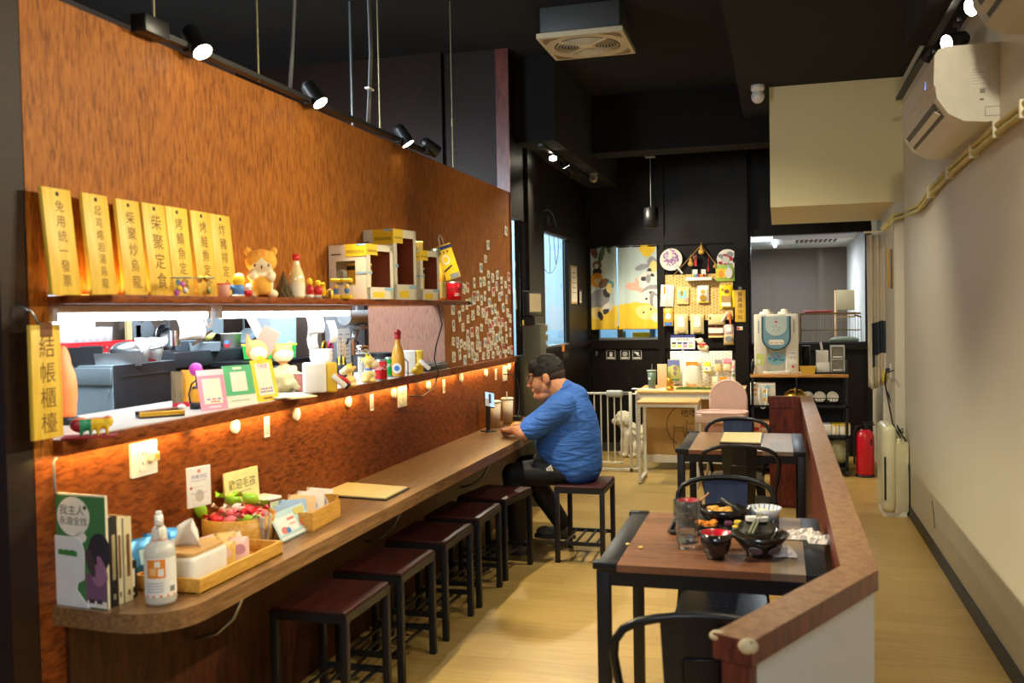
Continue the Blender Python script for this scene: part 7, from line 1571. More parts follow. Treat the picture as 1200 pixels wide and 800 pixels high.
p = kit(164, 386, KX_+.03); m = MB(onX(0, 0, 0)); m.disc(-.07, 0, .075, .07, .015, 0, 0, 20); m.disc(.06, .0, .075, .07, .015, 0, 0.001, 20); m.rect(-.06, .05, -.09, .03, .015, 0, .0); m.rect(-.006, .006, .05, .22, .006, 0)
tag(m.build('steel_cover', STEEL, None, p), 'two-lobed steel lid hanging left of the shiny pan', 'lid')
for k, x in enumerate((149, 152)):
    p = kit(x, 385, KX_+.05); m = MB(); m.box(-.01, .01, -.012, .012, -.18, .2); tag(m.build('wooden_spatula', mat('pale_spatula_wood', (206, 180, 130), .6), None, p), ('left' if k == 0 else 'right')+' of two pale wooden spatulas hanging on the kitchen wall', 'spatula', 'hanging wooden spatulas')
# bright lit panel and white fridge on the left
boxes('wall_kitchen_tile', [(KX_-.05, KX_-.03, 2.4, kit(116, 380, KX_).y, 1.0, 2.2)], mat('white_tile', (236, 240, 240), .3))
# stove line
s = thing('stove_unit', 'dark kitchen stove unit behind the payment cards', 'stove', (-4.05, kit(203, 420, -3.7).y, 0)); y1 = kit(318, 420, -3.7).y-kit(203, 420, -3.7).y; zs = kit(250, 409.5, -3.7).z
MB().box(0, .35, 0, y1, .06, zs-.10).build('cabinet', mat('dark_steel_unit', (48, 52, 58), .4, .4), s); MB().box(-.02, .37, -.01, y1, zs-.10, zs, 0, .004).build('worktop_edge', mat('darker_steel', (66, 70, 76), .35, .6), s)
m = MB(onX(.351, 0, 0)); m.prism([(.12, zs-.45), (.12, zs-.24), (.2, zs-.18), (y1*.62, zs-.18), (y1*.66, zs-.26), (y1*.66, zs-.45)], .002); m.rect(.02, .07, zs-.5, zs-.16, .002); m.build('steel_panel', mat('pale_steel_panel', (150, 166, 176), .4, .3), s)
tub('large steel pan with handles on the stove unit', 'steel_pan', 'pan', 206, 236, 399, 410, -3.92, mat('grey_steel', (110, 122, 132), .35, .7), .92, .25); tub('second steel pan beside the white tub on the stove unit', 'steel_pan', 'pan', 223, 258, 401, 411, -3.76, mat('pale_steel', (160, 176, 186), .35, .6), .92, .2)
p, w, h = stand(259, 283, 391, 410, -3.76); s = thing('paper_tub', 'white paper tub with a red and blue print on the stove unit', 'tub', (p.x, p.y, p.z), face(p)); MB().lathe([(0, 0), (w*.40, 0), (w*.5, h), (w*.53, h), (w*.53, h*1.04), (w*.46, h*1.04), (0, h*.6)], n=24).build('tub', WHITE, s)
m = MB(onY(-w*.2, -w*.44, h*.4)); m.disc(0, 0, w*.13, h*.24, .003, 0, 0, 14); m.disc(.0, h*.1, w*.12, h*.12, .002, 1, .003, 14); m.build('print', [RED, BLUE], s)
p, w, h = stand(237, 253, 388, 399, -3.85); m = MB(); m.lathe([(0, 0), (w*.2, 0), (w*.5, h*.8), (w*.45, h*.8), (w*.15, .01), (0, .01)], n=20); tag(m.build('yellow_bowl', mat('pale_yellow_bowl', (226, 222, 120), .4), None, (p.x, p.y, p.z)), 'pale yellow bowl on the pans of the stove unit', 'bowl')
p = kit(226, 404, -3.72); m = MB(); m.bar((0, 0, 0), (.05, .14, .09), .02, .01); m.cyl((-.05, -.12, .0), (-.05, -.12, .1), .035, None, 14); tag(m.build('steel_ladle', CHROME, None, p), 'steel ladle and tin on the stove unit', 'ladle')
p = kit(293, 393, -3.86); m = MB(Matrix.Rotation(.45, 4, 'X')); m.box(-.10, .02, -.13, .10, -.03, .015, 0, .004); tag(m.build('steel_tray', mat('pale_steel', (160, 176, 186)), None, p), 'tilted steel tray behind the white paper tub', 'tray')
# green tray and clear tubs on a rack
p0, w, h = stand(285, 347, 404, 420, -3.45); GRN = mat('bright_green_tray', (40, 170, 70), .4); 
tub('bright green plastic tray behind the shiba figures', 'green_tray', 'tray', 286, 346, 404, 419, -3.45, GRN, .94, .3)
m = MB(); m.box(-w*.5, w*.5, -.15, -.14, 0, .012); tag(m.build('yellow_tray', mat('yellow_rim_plastic', (220, 200, 50), .4), None, (p0.x, p0.y, p0.z+h+.0), face(p0)), 'yellow edge of a tray stacked in the bright green one', 'tray')
boxes('kitchen_shelf', [(-3.62, -3.22, kit(283, 420, -3.45).y-.1, kit(349, 420, -3.45).y, p0.z-.03, p0.z-.002)], BLACKM, False)
tag(bpy.data.objects['kitchen_shelf'], 'black shelf under the bright green kitchen tray', 'shelf')
FRO = mat('smoky_clear_tub', (160, 176, 184), .3, alpha=.6)
tub('clear plastic tub standing in the green tray', 'clear_tub', 'tub', 318, 348, 366, 418, -3.47, FRO, .9, .22)
for k, (x0, x1, yt, yb) in enumerate(((241, 262, 365, 391), (281, 308, 365, 390))): tub(('left' if k == 0 else 'right')+' smoky plastic sheet tub hanging on the kitchen wall', 'hanging_tub', 'tub', x0, x1, yt, yb, -4.415, FRO, .95, .06)
# light-struck order slips under the shelf
SLIP = mat('bright_white_paper', (246, 248, 248), .8)
def slip(label, x0, x1, y0, y1, X, curl):
    p, q = at(x0, y0, X=X), at(x1, y0, X=X); b = at(x0, y1, X=X); w = (q-p).length; h = p.z-b.z; d = (q-p).normalized(); m = MB(); n = 8; vs = []; fs = []
    for j in range(n+1):
        t = j/n
        for i in (0, 1): vs.append((curl*math.sin(t*2.5)*.018, i*w, -h*t))
    for j in range(n): fs.append((2*j, 2*j+1, 2*j+3, 2*j+2))
    m.add(vs, fs, 0, True); o = m.build('order_slip', SLIP, None, p); md = o.modifiers.new('t', 'SOLIDIFY'); md.thickness = .0008
    tag(o, label, 'paper', 'order slips under the shelf')
slip('wide white paper hanging under the left tube lamp', 206, 236, 371, 398, XP-.07, 1); slip('widest white order slip hanging at the right tube lamp', 359, 378, 371, 391, XP-.07, .5); slip('long curled white order slip, lowest of the hanging papers', 364, 376, 380, 409, XP-.09, -1.2); slip('narrow white order slip right of the long curled one', 383, 391.5, 376, 402, XP-.06, 1)
# fridge by the jamb with list and magnets
s = thing('fridge', 'pale grey steel fridge beside the brown jamb of the hatch', 'fridge', (-3.35, at(380, 400, X=-3.3).y, 0)); fy = at(424, 400, X=-3.3).y+.5-at(380, 400, X=-3.3).y
boxes('wall_kitchen_pier', [(at(338, 400, Y=s.location.y-.06).x, -3.29, s.location.y-.06, s.location.y-.004, 0, 2.6)], mat('dark_brown_pier', (70, 54, 46), .6))
MB().box(-.55, .05, 0, min(fy, 7.2-s.location.y), 0, 2.0, 0, .01).build('cabinet', mat('pale_fridge_steel', (170, 178, 186), .4, .2), s)
q = at(395, 385, X=-3.298); q2 = at(408, 436, X=-3.298); m = MB(onX(.051, 0, 0)); m.rect(q.y-s.location.y, q2.y-s.location.y+.05, q2.z, q.z, .002, 0)
for k in range(9): m.rect(q.y-s.location.y+.03, q.y-s.location.y+.09, q.z-.05-k*.032, q.z-.043-k*.032, .0004, 1+k % 2, .002); m.rect(q.y-s.location.y+.14, q2.y-s.location.y+.03, q.z-.05-k*.032, q.z-.045-k*.032, .0004, 1, .002)
m.build('paper_list', [PAPER, GREY, mat('faded_red', (206, 130, 120))], s)
for k, (x, c) in enumerate(((379, GOLD), (385.5, mat('magenta_magnet', (190, 50, 90), .4)))):
    q = at(x, 408, X=-3.298); m = MB(onX(.0, 0, 0)); m.tube([(.035*math.cos(2*PI*j/16), .05*math.sin(2*PI*j/16), .008) for j in range(16)], .011, 6, 0, True); m.build('number_magnet', c, s, (.052, q.y-s.location.y, q.z))
# pipe and steel duct near the right end of the tubes
p = at(411, 372, X=-2.75); m = MB(); m.cyl((0, -.1, 0), (0, .28, 0), .05, None, 16); m.box(-.05, .05, .05, .3, -.08, -.06); m.bar((0, .1, -.05), (0, .05, -.14), .03)
tag(m.build('steel_duct', mat('dull_steel_duct', (170, 174, 178), .4, .6), None, p), 'short steel duct at the right end of the tube lamps', 'duct')
m = MB(); m.cyl((0, 0, 0), (0, 0, CEIL-p.z), .012, None, 8); tag(m.build('duct_hanger', STEEL, None, (p.x, p.y+.1, p.z)), 'steel hanger rod holding the short duct', 'rod')
# ================================================================== THINGS ON THE COUNTER
ZK = ZC+.0005
def cz(x, y): return at(x, y, Z=ZC)
# magazine in its white holder, books behind
a, b = cz(62, 707), cz(146, 718); ang = math.atan2((b-a).y, (b-a).x)
kk = mpp((a+b)/2)
s = thing('magazine_holder', 'white cut-out cardboard holder at the near end of the counter', 'holder', (a.x, a.y, ZK), ang)
mh = 83*kk; mw = 54*kk
pl = [(0, 0), (mw*1.08, 0), (mw*.86, mh*.16), (mw*.74, mh*.24), (mw*.78, mh*.34), (mw*.96, mh*.40), (mw*.98, mh*.80), (mw*.88, mh*.97), (mw*.7, mh), (0, mh)]
m = MB(onY(0, 0, 0)); m.prism(pl, .003); m.box(0, mw, 0, .003, -.16, 0); m.build('front_panel', mat('white_card_stock', (226, 230, 232), .6), s)
m = MB(onY(0, -.0032, 0)); m.prism([(mw*.24, mh*.735), (mw*.78, mh*.72), (mw*.78, mh*.79)]+[(mw*(.72-.08*k), mh*(.80+.012*(k % 2))) for k in range(6)]+[(mw*.24, mh*.80)], .0006); m.build('green_mark', mat('leaf_green_print', (60, 130, 60), .6), s)
BKG = mat('green_magazine_cover', (70, 128, 76), .45)
bw_, bh_ = 84*kk, 133*kk
s = thing('magazine', 'green magazine with a round white bubble title and a dog photo', 'magazine', (a.x, a.y, ZK), ang)
m = MB(); m.box(.002, bw_, .004, .014, 0, bh_, 1); m.box(.0, bw_, .0035, .005, .0, bh_*.985, 0); m.build('cover', [BKG, CREAM], s)
m = MB(onY(0, .0034, 0)); m.disc(bw_*.42, bh_*.80, bw_*.30, bh_*.175, .0008, 0, 0, 28); m.disc(bw_*.55, bh_*.62, bw_*.1, bh_*.05, .0008, 0); m.text('我主人', bw_*.40, bh_*.85, bw_*.155, 1, .0012); m.text('永遠全找', bw_*.42, bh_*.755, bw_*.13, 1, .0012); m.disc(bw_*.64, bh_*.885, bw_*.03, None, .0006, 1, .0008)
m.build('title_bubble', [PAPER, mat('dark_green_lettering', (40, 84, 52), .6)], s)
m = MB(onY(0, .0034, 0)); PU = 2
m.rect(bw_*.62, bw_*.995, bh_*.02, bh_*.30, .0006, 0); m.disc(bw_*.88, bh_*.50, bw_*.20, bh_*.17, .0012, 1, 0, 22); m.rect(bw_*.72, bw_*.995, bh_*.30, bh_*.47, .001, 1); m.disc(bw_*.86, bh_*.30, bw_*.13, bh_*.10, .0018, 2, 0, 18); m.disc(bw_*.72, bh_*.40, bw_*.07, bh_*.13, .0020, 3, 0, 16, .3); m.disc(bw_*.93, bh_*.36, bw_*.06, bh_*.12, .0022, 2, 0, 14, .4); m.rect(bw_*.64, bw_*.99, bh_*.01, bh_*.065, .0022, 4); m.rect(bw_*.68, bw_*.78, bh_*.045, bh_*.085, .0026, 3); m.rect(bw_*.82, bw_*.92, bh_*.045, bh_*.085, .0026, 3)
m.build('dog_photo', [mat('mauve_photo', (122, 86, 116), .5), mat('dark_hair_photo', (52, 46, 56), .5), mat('pinkish_photo', (156, 110, 140), .5), mat('dusky_brown_photo', (76, 60, 66), .5), PAPER], s)
yy = .020; d1_ = V((math.cos(ang), math.sin(ang), 0)); d2_ = V((-math.sin(ang), math.cos(ang), 0))
for nm, th, hh, ww, cm, sm_, lb in (('book', .030, .265, .205, mat('black_book_cover', (40, 36, 34), .5), mat('ivory_spine_print', (180, 164, 120), .6), 'black-spined book right behind the green magazine'), ('book', .022, .255, .200, mat('ivory_book_cover', (228, 218, 180), .5), BROWN, 'white-spined book behind the black one'), ('book', .030, .252, .205, mat('cream_book_cover', (222, 208, 164), .5), BROWN, 'thick cream-spined book, last but one in the row'), ('book', .03, .11, .19, BLACK, WHITE, 'low black box-like book at the end of the row')):
    p = a+d2_*yy+d1_*.0; s = thing(nm, lb, 'book', (p.x, p.y, ZK), ang, 'books behind the magazine')
    m = MB(); m.box(0.01, ww, 0, .003, 0, hh); m.box(.01, ww, th-.003, th, 0, hh); m.box(ww-.003, ww+.001, 0, th, 0, hh, 0); m.build('cover', cm, s)
    MB().box(.012, ww-.004, .003, th-.003, .003, hh-.003).build('pages', CREAM, s)
    m = MB(onX(ww+.0012, 0, 0)); m.rect(th*.3, th*.7, hh*.3, hh*.8, .0004); m.rect(th*.35, th*.65, hh*.08, hh*.14, .0004); m.build('spine_print', sm_, s)
    yy += th+.002
# spray bottle
p, w, h = stand(172, 208, 602, 711, None, ZK); p = cz(189, 706)+V((-.0, .0, 0)); r = w/2
s = thing('spray_bottle', 'clear spray bottle with white trigger head beside the magazine', 'bottle', (p.x, p.y, ZK), face(p))
HAZ = mat('hazy_bottle_plastic', (226, 226, 216), .25, alpha=.72, var=.03)
MB().lathe([(0, .002), (r*.92, .002), (r, .012), (r, h*.56), (r*.92, h*.63), (r*.6, h*.68), (r*.46, h*.70), (0, h*.70)], n=28).build('bottle', HAZ, s)
m = MB(); vs = []; fs = []; n = 18
for z in (h*.10, h*.52):
    for k in range(n+1): t = R(-78+156*k/n); vs.append(((r+.0008)*math.sin(t), -(r+.0008)*math.cos(t), z))
for k in range(n): fs.append((k, k+1, n+2+k, n+1+k))
m.add(vs, fs, 0, True)
def wrp(th0, th1, z0, z1, off, mm):
    q = 6; v2 = []; f2 = []
    for z in (z0, z1):
        for k in range(q+1): t = R(th0+(th1-th0)*k/q); v2.append(((r+off)*math.sin(t), -(r+off)*math.cos(t), z))
    for k in range(q): f2.append((k, k+1, q+2+k, q+1+k))
    m.add(v2, f2, mm, True)
wrp(-50, 18, h*.31, h*.51, .0014, 1); wrp(-20, 0, h*.43, h*.49, .0018, 0); wrp(-40, -15, h*.34, h*.42, .0018, 4); wrp(-8, 12, h*.33, h*.41, .0018, 0); wrp(-78, 78, h*.10, h*.125, .0014, 1)
for k in range(4): wrp(-52, 10, h*.16+k*.03*h, h*.168+k*.03*h, .0014, 2)
wrp(34, 56, h*.15, h*.21, .0014, 3)
m.build('label', [PAPER, ORANGE, mat('grey_blue_print', (150, 156, 176), .6), GREY, mat('peach_print', (246, 190, 120), .6)], s)
MB().lathe([(r*.50, h*.685), (r*.50, h*.70), (r*.4, h*.70)], n=20).build('red_ring', RED, s)
m = MB(); m.lathe([(r*.46, h*.70), (r*.50, h*.72), (r*.46, h*.81), (r*.30, h*.85), (0, h*.85)], n=20); m.box(-r*.28, r*.28, -r*.95, r*.40, h*.86, h*.97, 0, .006); m.box(-r*.2, r*.2, -r*.35, r*.38, h*.80, h*.90, 0, .005); m.cyl((0, -r*.95, h*.92), (0, -r*1.2, h*.92), r*.18, r*.15, 12)
m.tube([(0, -r*.6, h*.87), (0, -r*.85, h*.80), (0, -r*.75, h*.72)], [.006, .006, .004], 8); m.box(-r*.2, r*.2, -r*.3, r*.45, h*.965, h*1.0, 0, .004); m.build('trigger_head', WHITE, s)
# wooden tray with tissue box and packets
tx0_, tx1_ = -1.925, -1.690; ty0, ty1 = 2.46, 2.955
YW = grain('honey_bamboo', (196, 142, 52), (224, 172, 78), (24, 3, 24), 3, .4)
s = thing('wooden_tray', 'honey-coloured wooden tray on the near end of the counter', 'tray', (tx0_, ty0, ZK)); W, D, H = tx1_-tx0_, ty1-ty0, .05
m = MB(); m.box(0, W, 0, D, 0, .008); m.box(0, .010, 0, D, 0, H, 0, .002); m.box(W-.010, W, 0, D, 0, H, 0, .002); m.box(.01, W-.01, 0, .010, 0, H, 0, .002); m.box(.01, W-.01, D-.010, D, 0, H, 0, .002); m.build('tray', YW, s)
s = thing('tissue_box', 'white tissue box with light wood lid standing in the wooden tray', 'tissue box', (tx0_+.03, ty0+.02, ZK+.0085)); W2, D2, H2 = .165, .20, .098
m = MB(); m.box(0, W2, 0, D2, 0, H2, 0, .016, 4); m.build('box_body', WHITE, s)
m = MB(); m.prism(rrect(W2-.012, D2-.012, .02, 5, W2/2, D2/2), .010, 0, H2); m.build('wooden_lid', LTWOOD, s)
m = MB(); vs = []; fs = []; n = 8
for j in range(6):
    t = j/5
    for k in range(n+1):
        u = k/n*2-1; vs.append((W2*.5+u*(.050-.018*t)+.012*math.sin(t*3), D2*.5+.016*math.cos(u*2.4)*(1+t)+.01*math.sin(t*4+u*2), H2+.008+.085*t-(.02*t*u*u)))
for j in range(5):
    for k in range(n): q = j*(n+1)+k; fs.append((q, q+1, q+n+2, q+n+1))
m.add(vs, fs, 0, True); o = m.build('tissue', PAPER, s); md = o.modifiers.new('t', 'SOLIDIFY'); md.thickness = .003
SNK = [mat('gold_wrapper', (226, 184, 96), .3, var=.25, scale=60), mat('clear_pink_wrapper', (232, 190, 176), .3, var=.2, scale=60), mat('mauve_wrapper', (190, 130, 140), .35), mat('pale_wrapper', (222, 206, 170), .3, var=.25, scale=60)]
def sachet(label, cat, name, loc, w, h, ry, rz, mats_, grp, lean=-.3, thick=.012):
    m = MB(Matrix.Rotation(lean, 4, 'X')); n = 6; vs = []; fs = []
    for sgn in (-1, 1):
        for j in range(n+1):
            for i in range(n+1):
                u, v = i/n*2-1, j/n*2-1; vs.append((u*w/2, sgn*thick*.5*max(0, (1-u**4)*(1-v**4)), h/2+v*h/2))
    N2 = (n+1)**2
    for j in range(n):
        for i in range(n): q = j*(n+1)+i; fs += [(q, q+1, q+n+2, q+n+1), (q+N2, q+n+1+N2, q+n+2+N2, q+1+N2)]
    m.add(vs, fs, 0, True)
    if len(mats_) > 1: m.to(Matrix.Rotation(lean, 4, 'X') @ onY(0, -thick*.5-.0005, h*.5)); m.disc(0, 0, w*.28, h*.2, .001, 1, 0, 14)
    o = m.build(name, mats_, None, loc); o.rotation_euler = (0, ry, rz); return tag(o, label, cat, grp)
for k, (dx, dy, w, h, ry, c) in enumerate(((.05, .30, .075, .085, .1, 3), (.10, .285, .08, .095, -.1, 0), (.145, .30, .075, .085, .15, 0), (.07, .345, .08, .09, -.15, 1), (.12, .355, .075, .10, .05, 0), (.165, .36, .07, .085, .1, 1), (.06, .41, .075, .07, .2, 2), (.115, .42, .08, .08, -.2, 3))):
    sachet(['pale snack packet right behind the tissue box', 'gold snack packet behind the tissue box, in the middle of the tray', 'gold snack packet at the front side of the wooden tray', 'pinkish snack packet in the back of the wooden tray', 'tallest gold snack packet in the wooden tray', 'pinkish snack packet at the right front of the wooden tray', 'mauve snack packet at the far left end of the tray', 'pale snack packet at the far end of the wooden tray'][k], 'snack', 'snack_packet', (tx0_+dx, ty0+dy-.03, ZK+.012), w, h, ry, .9, [SNK[c], SNK[(c+1) % 4]], 'snack packets in the wooden tray')
for k, (x, y) in enumerate(((170, 672), (182, 660), (193, 651), (200, 640))):
    p = cz(x, y); sachet(['nearest blue foil packet behind the spray bottle', 'second blue foil packet behind the spray bottle', 'third blue foil packet, half behind the spray bottle', 'farthest blue foil packet beside the tissue box'][k], 'snack', 'foil_packet', (-1.99, 2.52+.075*k, ZK+.003), .09, .125, .05*(k-1), .9, [mat('blue_foil', (60, 140, 206), .25, .3, var=.35, scale=50), mat('pale_blue_print2', (190, 220, 236), .3)], 'blue foil packets')
# wooden bowl of sweets
bp = V((-1.945, 3.085, ZK)); r = .135
s = thing('wooden_bowl', 'round light wood bowl of wrapped sweets on the counter', 'bowl', bp)
MB().lathe([(0, 0), (r*.9, 0), (r*.97, .03), (r, .105), (r*.95, .105), (r*.92, .03), (r*.86, .012), (0, .012)], n=36).build('bowl', YW, s)
CND = [mat('red_sweet_wrapper', (214, 40, 56), .25, var=.3, scale=70), mat('pink_sweet_wrapper', (238, 120, 130), .25, var=.3, scale=70), mat('lime_sweet_wrapper', (150, 206, 50), .25, var=.3, scale=70), mat('white_sweet_wrapper', (238, 224, 214), .25, var=.2, scale=70)]
rng.seed(8)
def sweet(label, loc, c, sc, rz, tilt):
    m = MB(Matrix.Rotation(tilt, 4, 'Y')); m.ell((0, 0, 0), (.022*sc, .014*sc, .013*sc), 12)
    for sx in (-1, 1):
        m.add([(sx*.02*sc, 0, 0), (sx*.042*sc, -.014*sc, .008*sc), (sx*.046*sc, 0, -.006*sc), (sx*.042*sc, .014*sc, .008*sc)], [(0, 1, 2), (0, 2, 3)])
    o = m.build('wrapped_sweet', CND[c], None, loc); o.rotation_euler = (0, 0, rz); return tag(o, label, 'sweet', 'wrapped sweets in the wooden bowl')
k = 0
for ring, (q, n, z) in enumerate(((.085, 9, .100), (.045, 5, .118), (.0, 1, .130))):
    for j in range(n):
        a_ = 2*PI*j/n+ring; c = [0, 1, 0, 1, 3, 1, 0, 1, 2][(j+ring*2) % 9]
        sweet({0: 'red', 1: 'pink', 2: 'lime green', 3: 'white'}[c]+' wrapped sweet among the sweets in the wooden bowl', bp+V((q*math.cos(a_), q*math.sin(a_), z)), c, 1.25, rng.uniform(0, 3), rng.uniform(-.5, .5))
for k, (dx, dy, dz_) in enumerate(((-.10, -.09, .135), (-.06, .06, .145), (.01, .07, .15))): sweet(['tall lime green sweet at the left rim of the wooden bowl', 'lime green sweet at the back of the wooden bowl', 'lime green sweet on top at the right of the bowl'][k], bp+V((dx, dy, dz_)), 2, 1.7, 1.2, 1.2 if k == 0 else .4)
# white upright notice, acrylic box and welcome board
p, w, h = stand(222, 245, 546, 590, XP+.10); s = thing('notice_card', 'white upright notice card on an acrylic foot behind the bowl', 'card', (p.x, p.y, ZK), R(72)); zb_ = p.z-ZK
m = MB(); m.box(-.05, .05, -.003, .003, zb_-.01, zb_+h, 0, .002); m.build('card', PAPER, s)
m = MB(onY(0, -.0035, zb_)); m.text('用餐須知', 0, h*.72, .017, 0, 0); m.disc(0, h*.88, .007, None, .0004, 1, 0)
for k in range(4): m.rect(-.035, .03-.01*(k % 2), h*.62-k*.022, h*.632-k*.022, .0004, 2 if k % 2 else 0)
m.disc(.0, h*.22, .018, .022, .0004, 2, 0, 14); m.disc(-.035, h*.45, .005, None, .0004, 3); m.build('print', [mat('violet_grey_print', (150, 140, 190), .6), mat('pinkish_print', (220, 150, 140), .6), mat('grey_print_soft', (200, 190, 176), .6), RED], s)
m = MB(); m.box(-.03, .03, -.02, .02, 0, zb_); m.box(-.055, .055, -.05, .05, 0, .004); m.build('acrylic_foot', ACRYL, s)
s = thing('acrylic_box', 'clear acrylic box with a red printed card behind the sweets', 'box', (XP+.085, 3.30, ZK), R(72)); H_ = .115
m = MB()
for q in ((-.06, .06, -.05, -.047), (-.06, .06, .047, .05), (-.06, -.057, -.05, .05), (.057, .06, -.05, .05)): m.box(*q, 0, H_)
m.box(-.06, .06, -.05, .05, 0, .003); m.build('clear_case', ACRYL, s)
m = MB(); m.box(-.062, .062, -.052, .052, H_, H_+.012, 0, .003); m.build('white_lid', WHITE, s)
m = MB(onY(.02, -.0515, 0)); m.rect(-.02, .055, .01, .11, .0006, 1); m.rect(.0, .055, .01, .06, .0006, 0, .0007); m.rect(.018, .04, .02, .05, .0004, 2, .0014); m.build('printed_card', [mat('dark_pink_print', (206, 80, 100), .6), mat('pale_green_card', (206, 214, 180), .6), PAPER], s)
p0, p1 = at(264, 606, X=XP+.04), at(298, 601, X=XP+.04); c = (p0+p1)/2; w = (p1-p0).length; ht = at(281, 548, X=XP+.02).z
s = thing('welcome_board', 'pale yellow welcome board leaning on the wall behind the sachet box', 'sign', (XP+.06, c.y, ZK), R(84)); hh = ht-ZK
m = MB(Matrix.Rotation(-.06, 4, 'X')); m.box(-w/2, w/2, -.004, .004, 0, hh, 0, .002); m.build('board', mat('pale_yellow_board', (236, 222, 150), .5), s)
m = MB(Matrix.Rotation(-.06, 4, 'X') @ onY(0, -.0045, 0)); m.text('歡迎毛孩', 0, hh*.78, w*.2, 0, 0); m.rect(-w*.2, w*.25, hh*.66, hh*.668, .0004, 0)
for k in range(7): m.disc(w*(-.42+.84*((k*37) % 10)/10), hh*(.12+.8*((k*53) % 10)/10), .006, None, .0004, 1, 0, 8)
m.build('print', [mat('olive_brown_print', (96, 80, 40), .6), mat('warm_yellow_dot', (240, 200, 60), .6)], s)
# box of sachets
s = thing('sachet_box', 'light wooden box filled with paper sachets on the counter', 'box', (-1.955, 3.27, ZK), R(4)); W, D, H = .21, .28, .075
m = MB(); m.box(0, W, 0, D, 0, .006); m.box(0, .008, 0, D, 0, H); m.box(W-.008, W, 0, D, 0, H); m.box(.008, W-.008, 0, .008, 0, H); m.box(.008, W-.008, D-.008, D, 0, H+.02); m.build('box', YW, s)
PW = [mat('white_sachet_paper', (232, 222, 206), .6), mat('pale_blue_sachet', (160, 190, 222), .5), mat('pinkish_sachet', (232, 206, 200), .6), mat('pale_orange_sachet', (236, 196, 140), .6)]
for k in range(9):
    c = [1, 1, 3, 0, 2, 0, 0, 2, 0][k]
    sachet(['pale blue sachet at the near end of the sachet box', 'second pale blue sachet in the sachet box', 'orange-tinted sachet in the sachet box', 'white sachet behind the orange-tinted one', 'pinkish sachet at the middle of the sachet box', 'white sachet just past the middle of the box', 'white sachet leaning in the back half of the box', 'second pinkish sachet, in the back half of the box', 'last white sachet at the far end of the box'][k], 'sachet', 'paper_sachet', (-1.865+.01*(k % 3), 3.305+.026*k, ZK+.007), .11, .095+.012*(k % 3), .16*((k % 3)-1), R(35), [PW[c], PW[(c+1) % 4]], 'sachets in the wooden box', -.30, .014)
p = cz(334, 604); s = thing('acrylic_stand', 'small clear acrylic card stand at the far side of the sachet box', 'stand', (XP+.13, 3.70, ZK), R(74))
m = MB(Matrix.Rotation(-.25, 4, 'X')); m.box(-.05, .05, 0, .003, 0, .085, 0, .001); m.build('clear_panel', ACRYL, s); m = MB(); m.box(-.05, .05, 0, .06, 0, .003); m.build('clear_base', ACRYL, s)
m = MB(Matrix.Rotation(-.25, 4, 'X')); m.box(-.035, .035, -.0015, -.0005, .03, .06); m.build('card', CREAM, s)
p = cz(304, 638); s = thing('straw_glass', 'small glass of clear wrapped straws before the sachet box', 'glass', (-1.83, 3.06, ZK)); 
MB().lathe([(0, .003), (.030, .003), (.038, .075), (.035, .075), (.028, .008), (0, .008)], n=22).build('glass', ACRYL, s)
m = MB(); rng.seed(6)
for k in range(12): a_ = rng.uniform(0, 6.28); q = .02; m.cyl((q*math.cos(a_)*.7, q*math.sin(a_)*.7, .01), (q*1.7*math.cos(a_), q*1.7*math.sin(a_), .105+.015*rng.random()), .005, None, 6)
m.build('wrapped_straws', mat('wrapped_straw_white', (226, 216, 200), .35, alpha=.8), s)
a, b = cz(331, 637), cz(369, 619); d = b-a; L = d.length
s = thing('promo_card', 'pale blue printed card in a slanted clear stand on the counter', 'card', ((a.x+b.x)/2, (a.y+b.y)/2, ZK), math.atan2(d.y, d.x)); T = Matrix.Rotation(-.5, 4, 'X'); hh = .115
m = MB(); m.box(-L/2, L/2, -.012, .05, 0, .004); m.box(-L/2, L/2, -.012, -.009, 0, .018); m.build('clear_base', ACRYL, s)
m = MB(T); m.prism(rrect(L, hh, .01, 4, 0, hh/2), .003) if False else m.box(-L/2, L/2, -.002, .002, 0.004, hh, 0, .002); m.build('card', mat('pale_blue_card', (186, 214, 216), .45), s)
m = MB(T @ onY(0, -.0025, 0)); m.rect(-L*.45, L*.1, hh*.25, hh*.8, .0004, 0); m.disc(-L*.3, hh*.35, L*.09, hh*.12, .0006, 1, .0003); m.disc(-L*.2, hh*.32, L*.06, hh*.1, .0006, 2, .0006); m.rect(-L*.12, L*.08, hh*.62, hh*.70, .0006, 1, .0004); m.rect(-L*.1, L*.06, hh*.45, hh*.52, .0006, 3, .0004); m.rect(L*.14, L*.45, hh*.7, hh*.92, .0006, 4); m.disc(L*.25, hh*.42, L*.08, hh*.16, .0006, 5); m.disc(L*.22, hh*.35, L*.05, hh*.09, .0006, 1, .0005); m.rect(-L*.46, L*.46, hh*.08, hh*.14, .0004, 0)
m.build('print', [PAPER, mat('coral_print', (220, 120, 110)), BLUE, NPK, mat('olive_print', (206, 196, 110)), ORANGE], s)
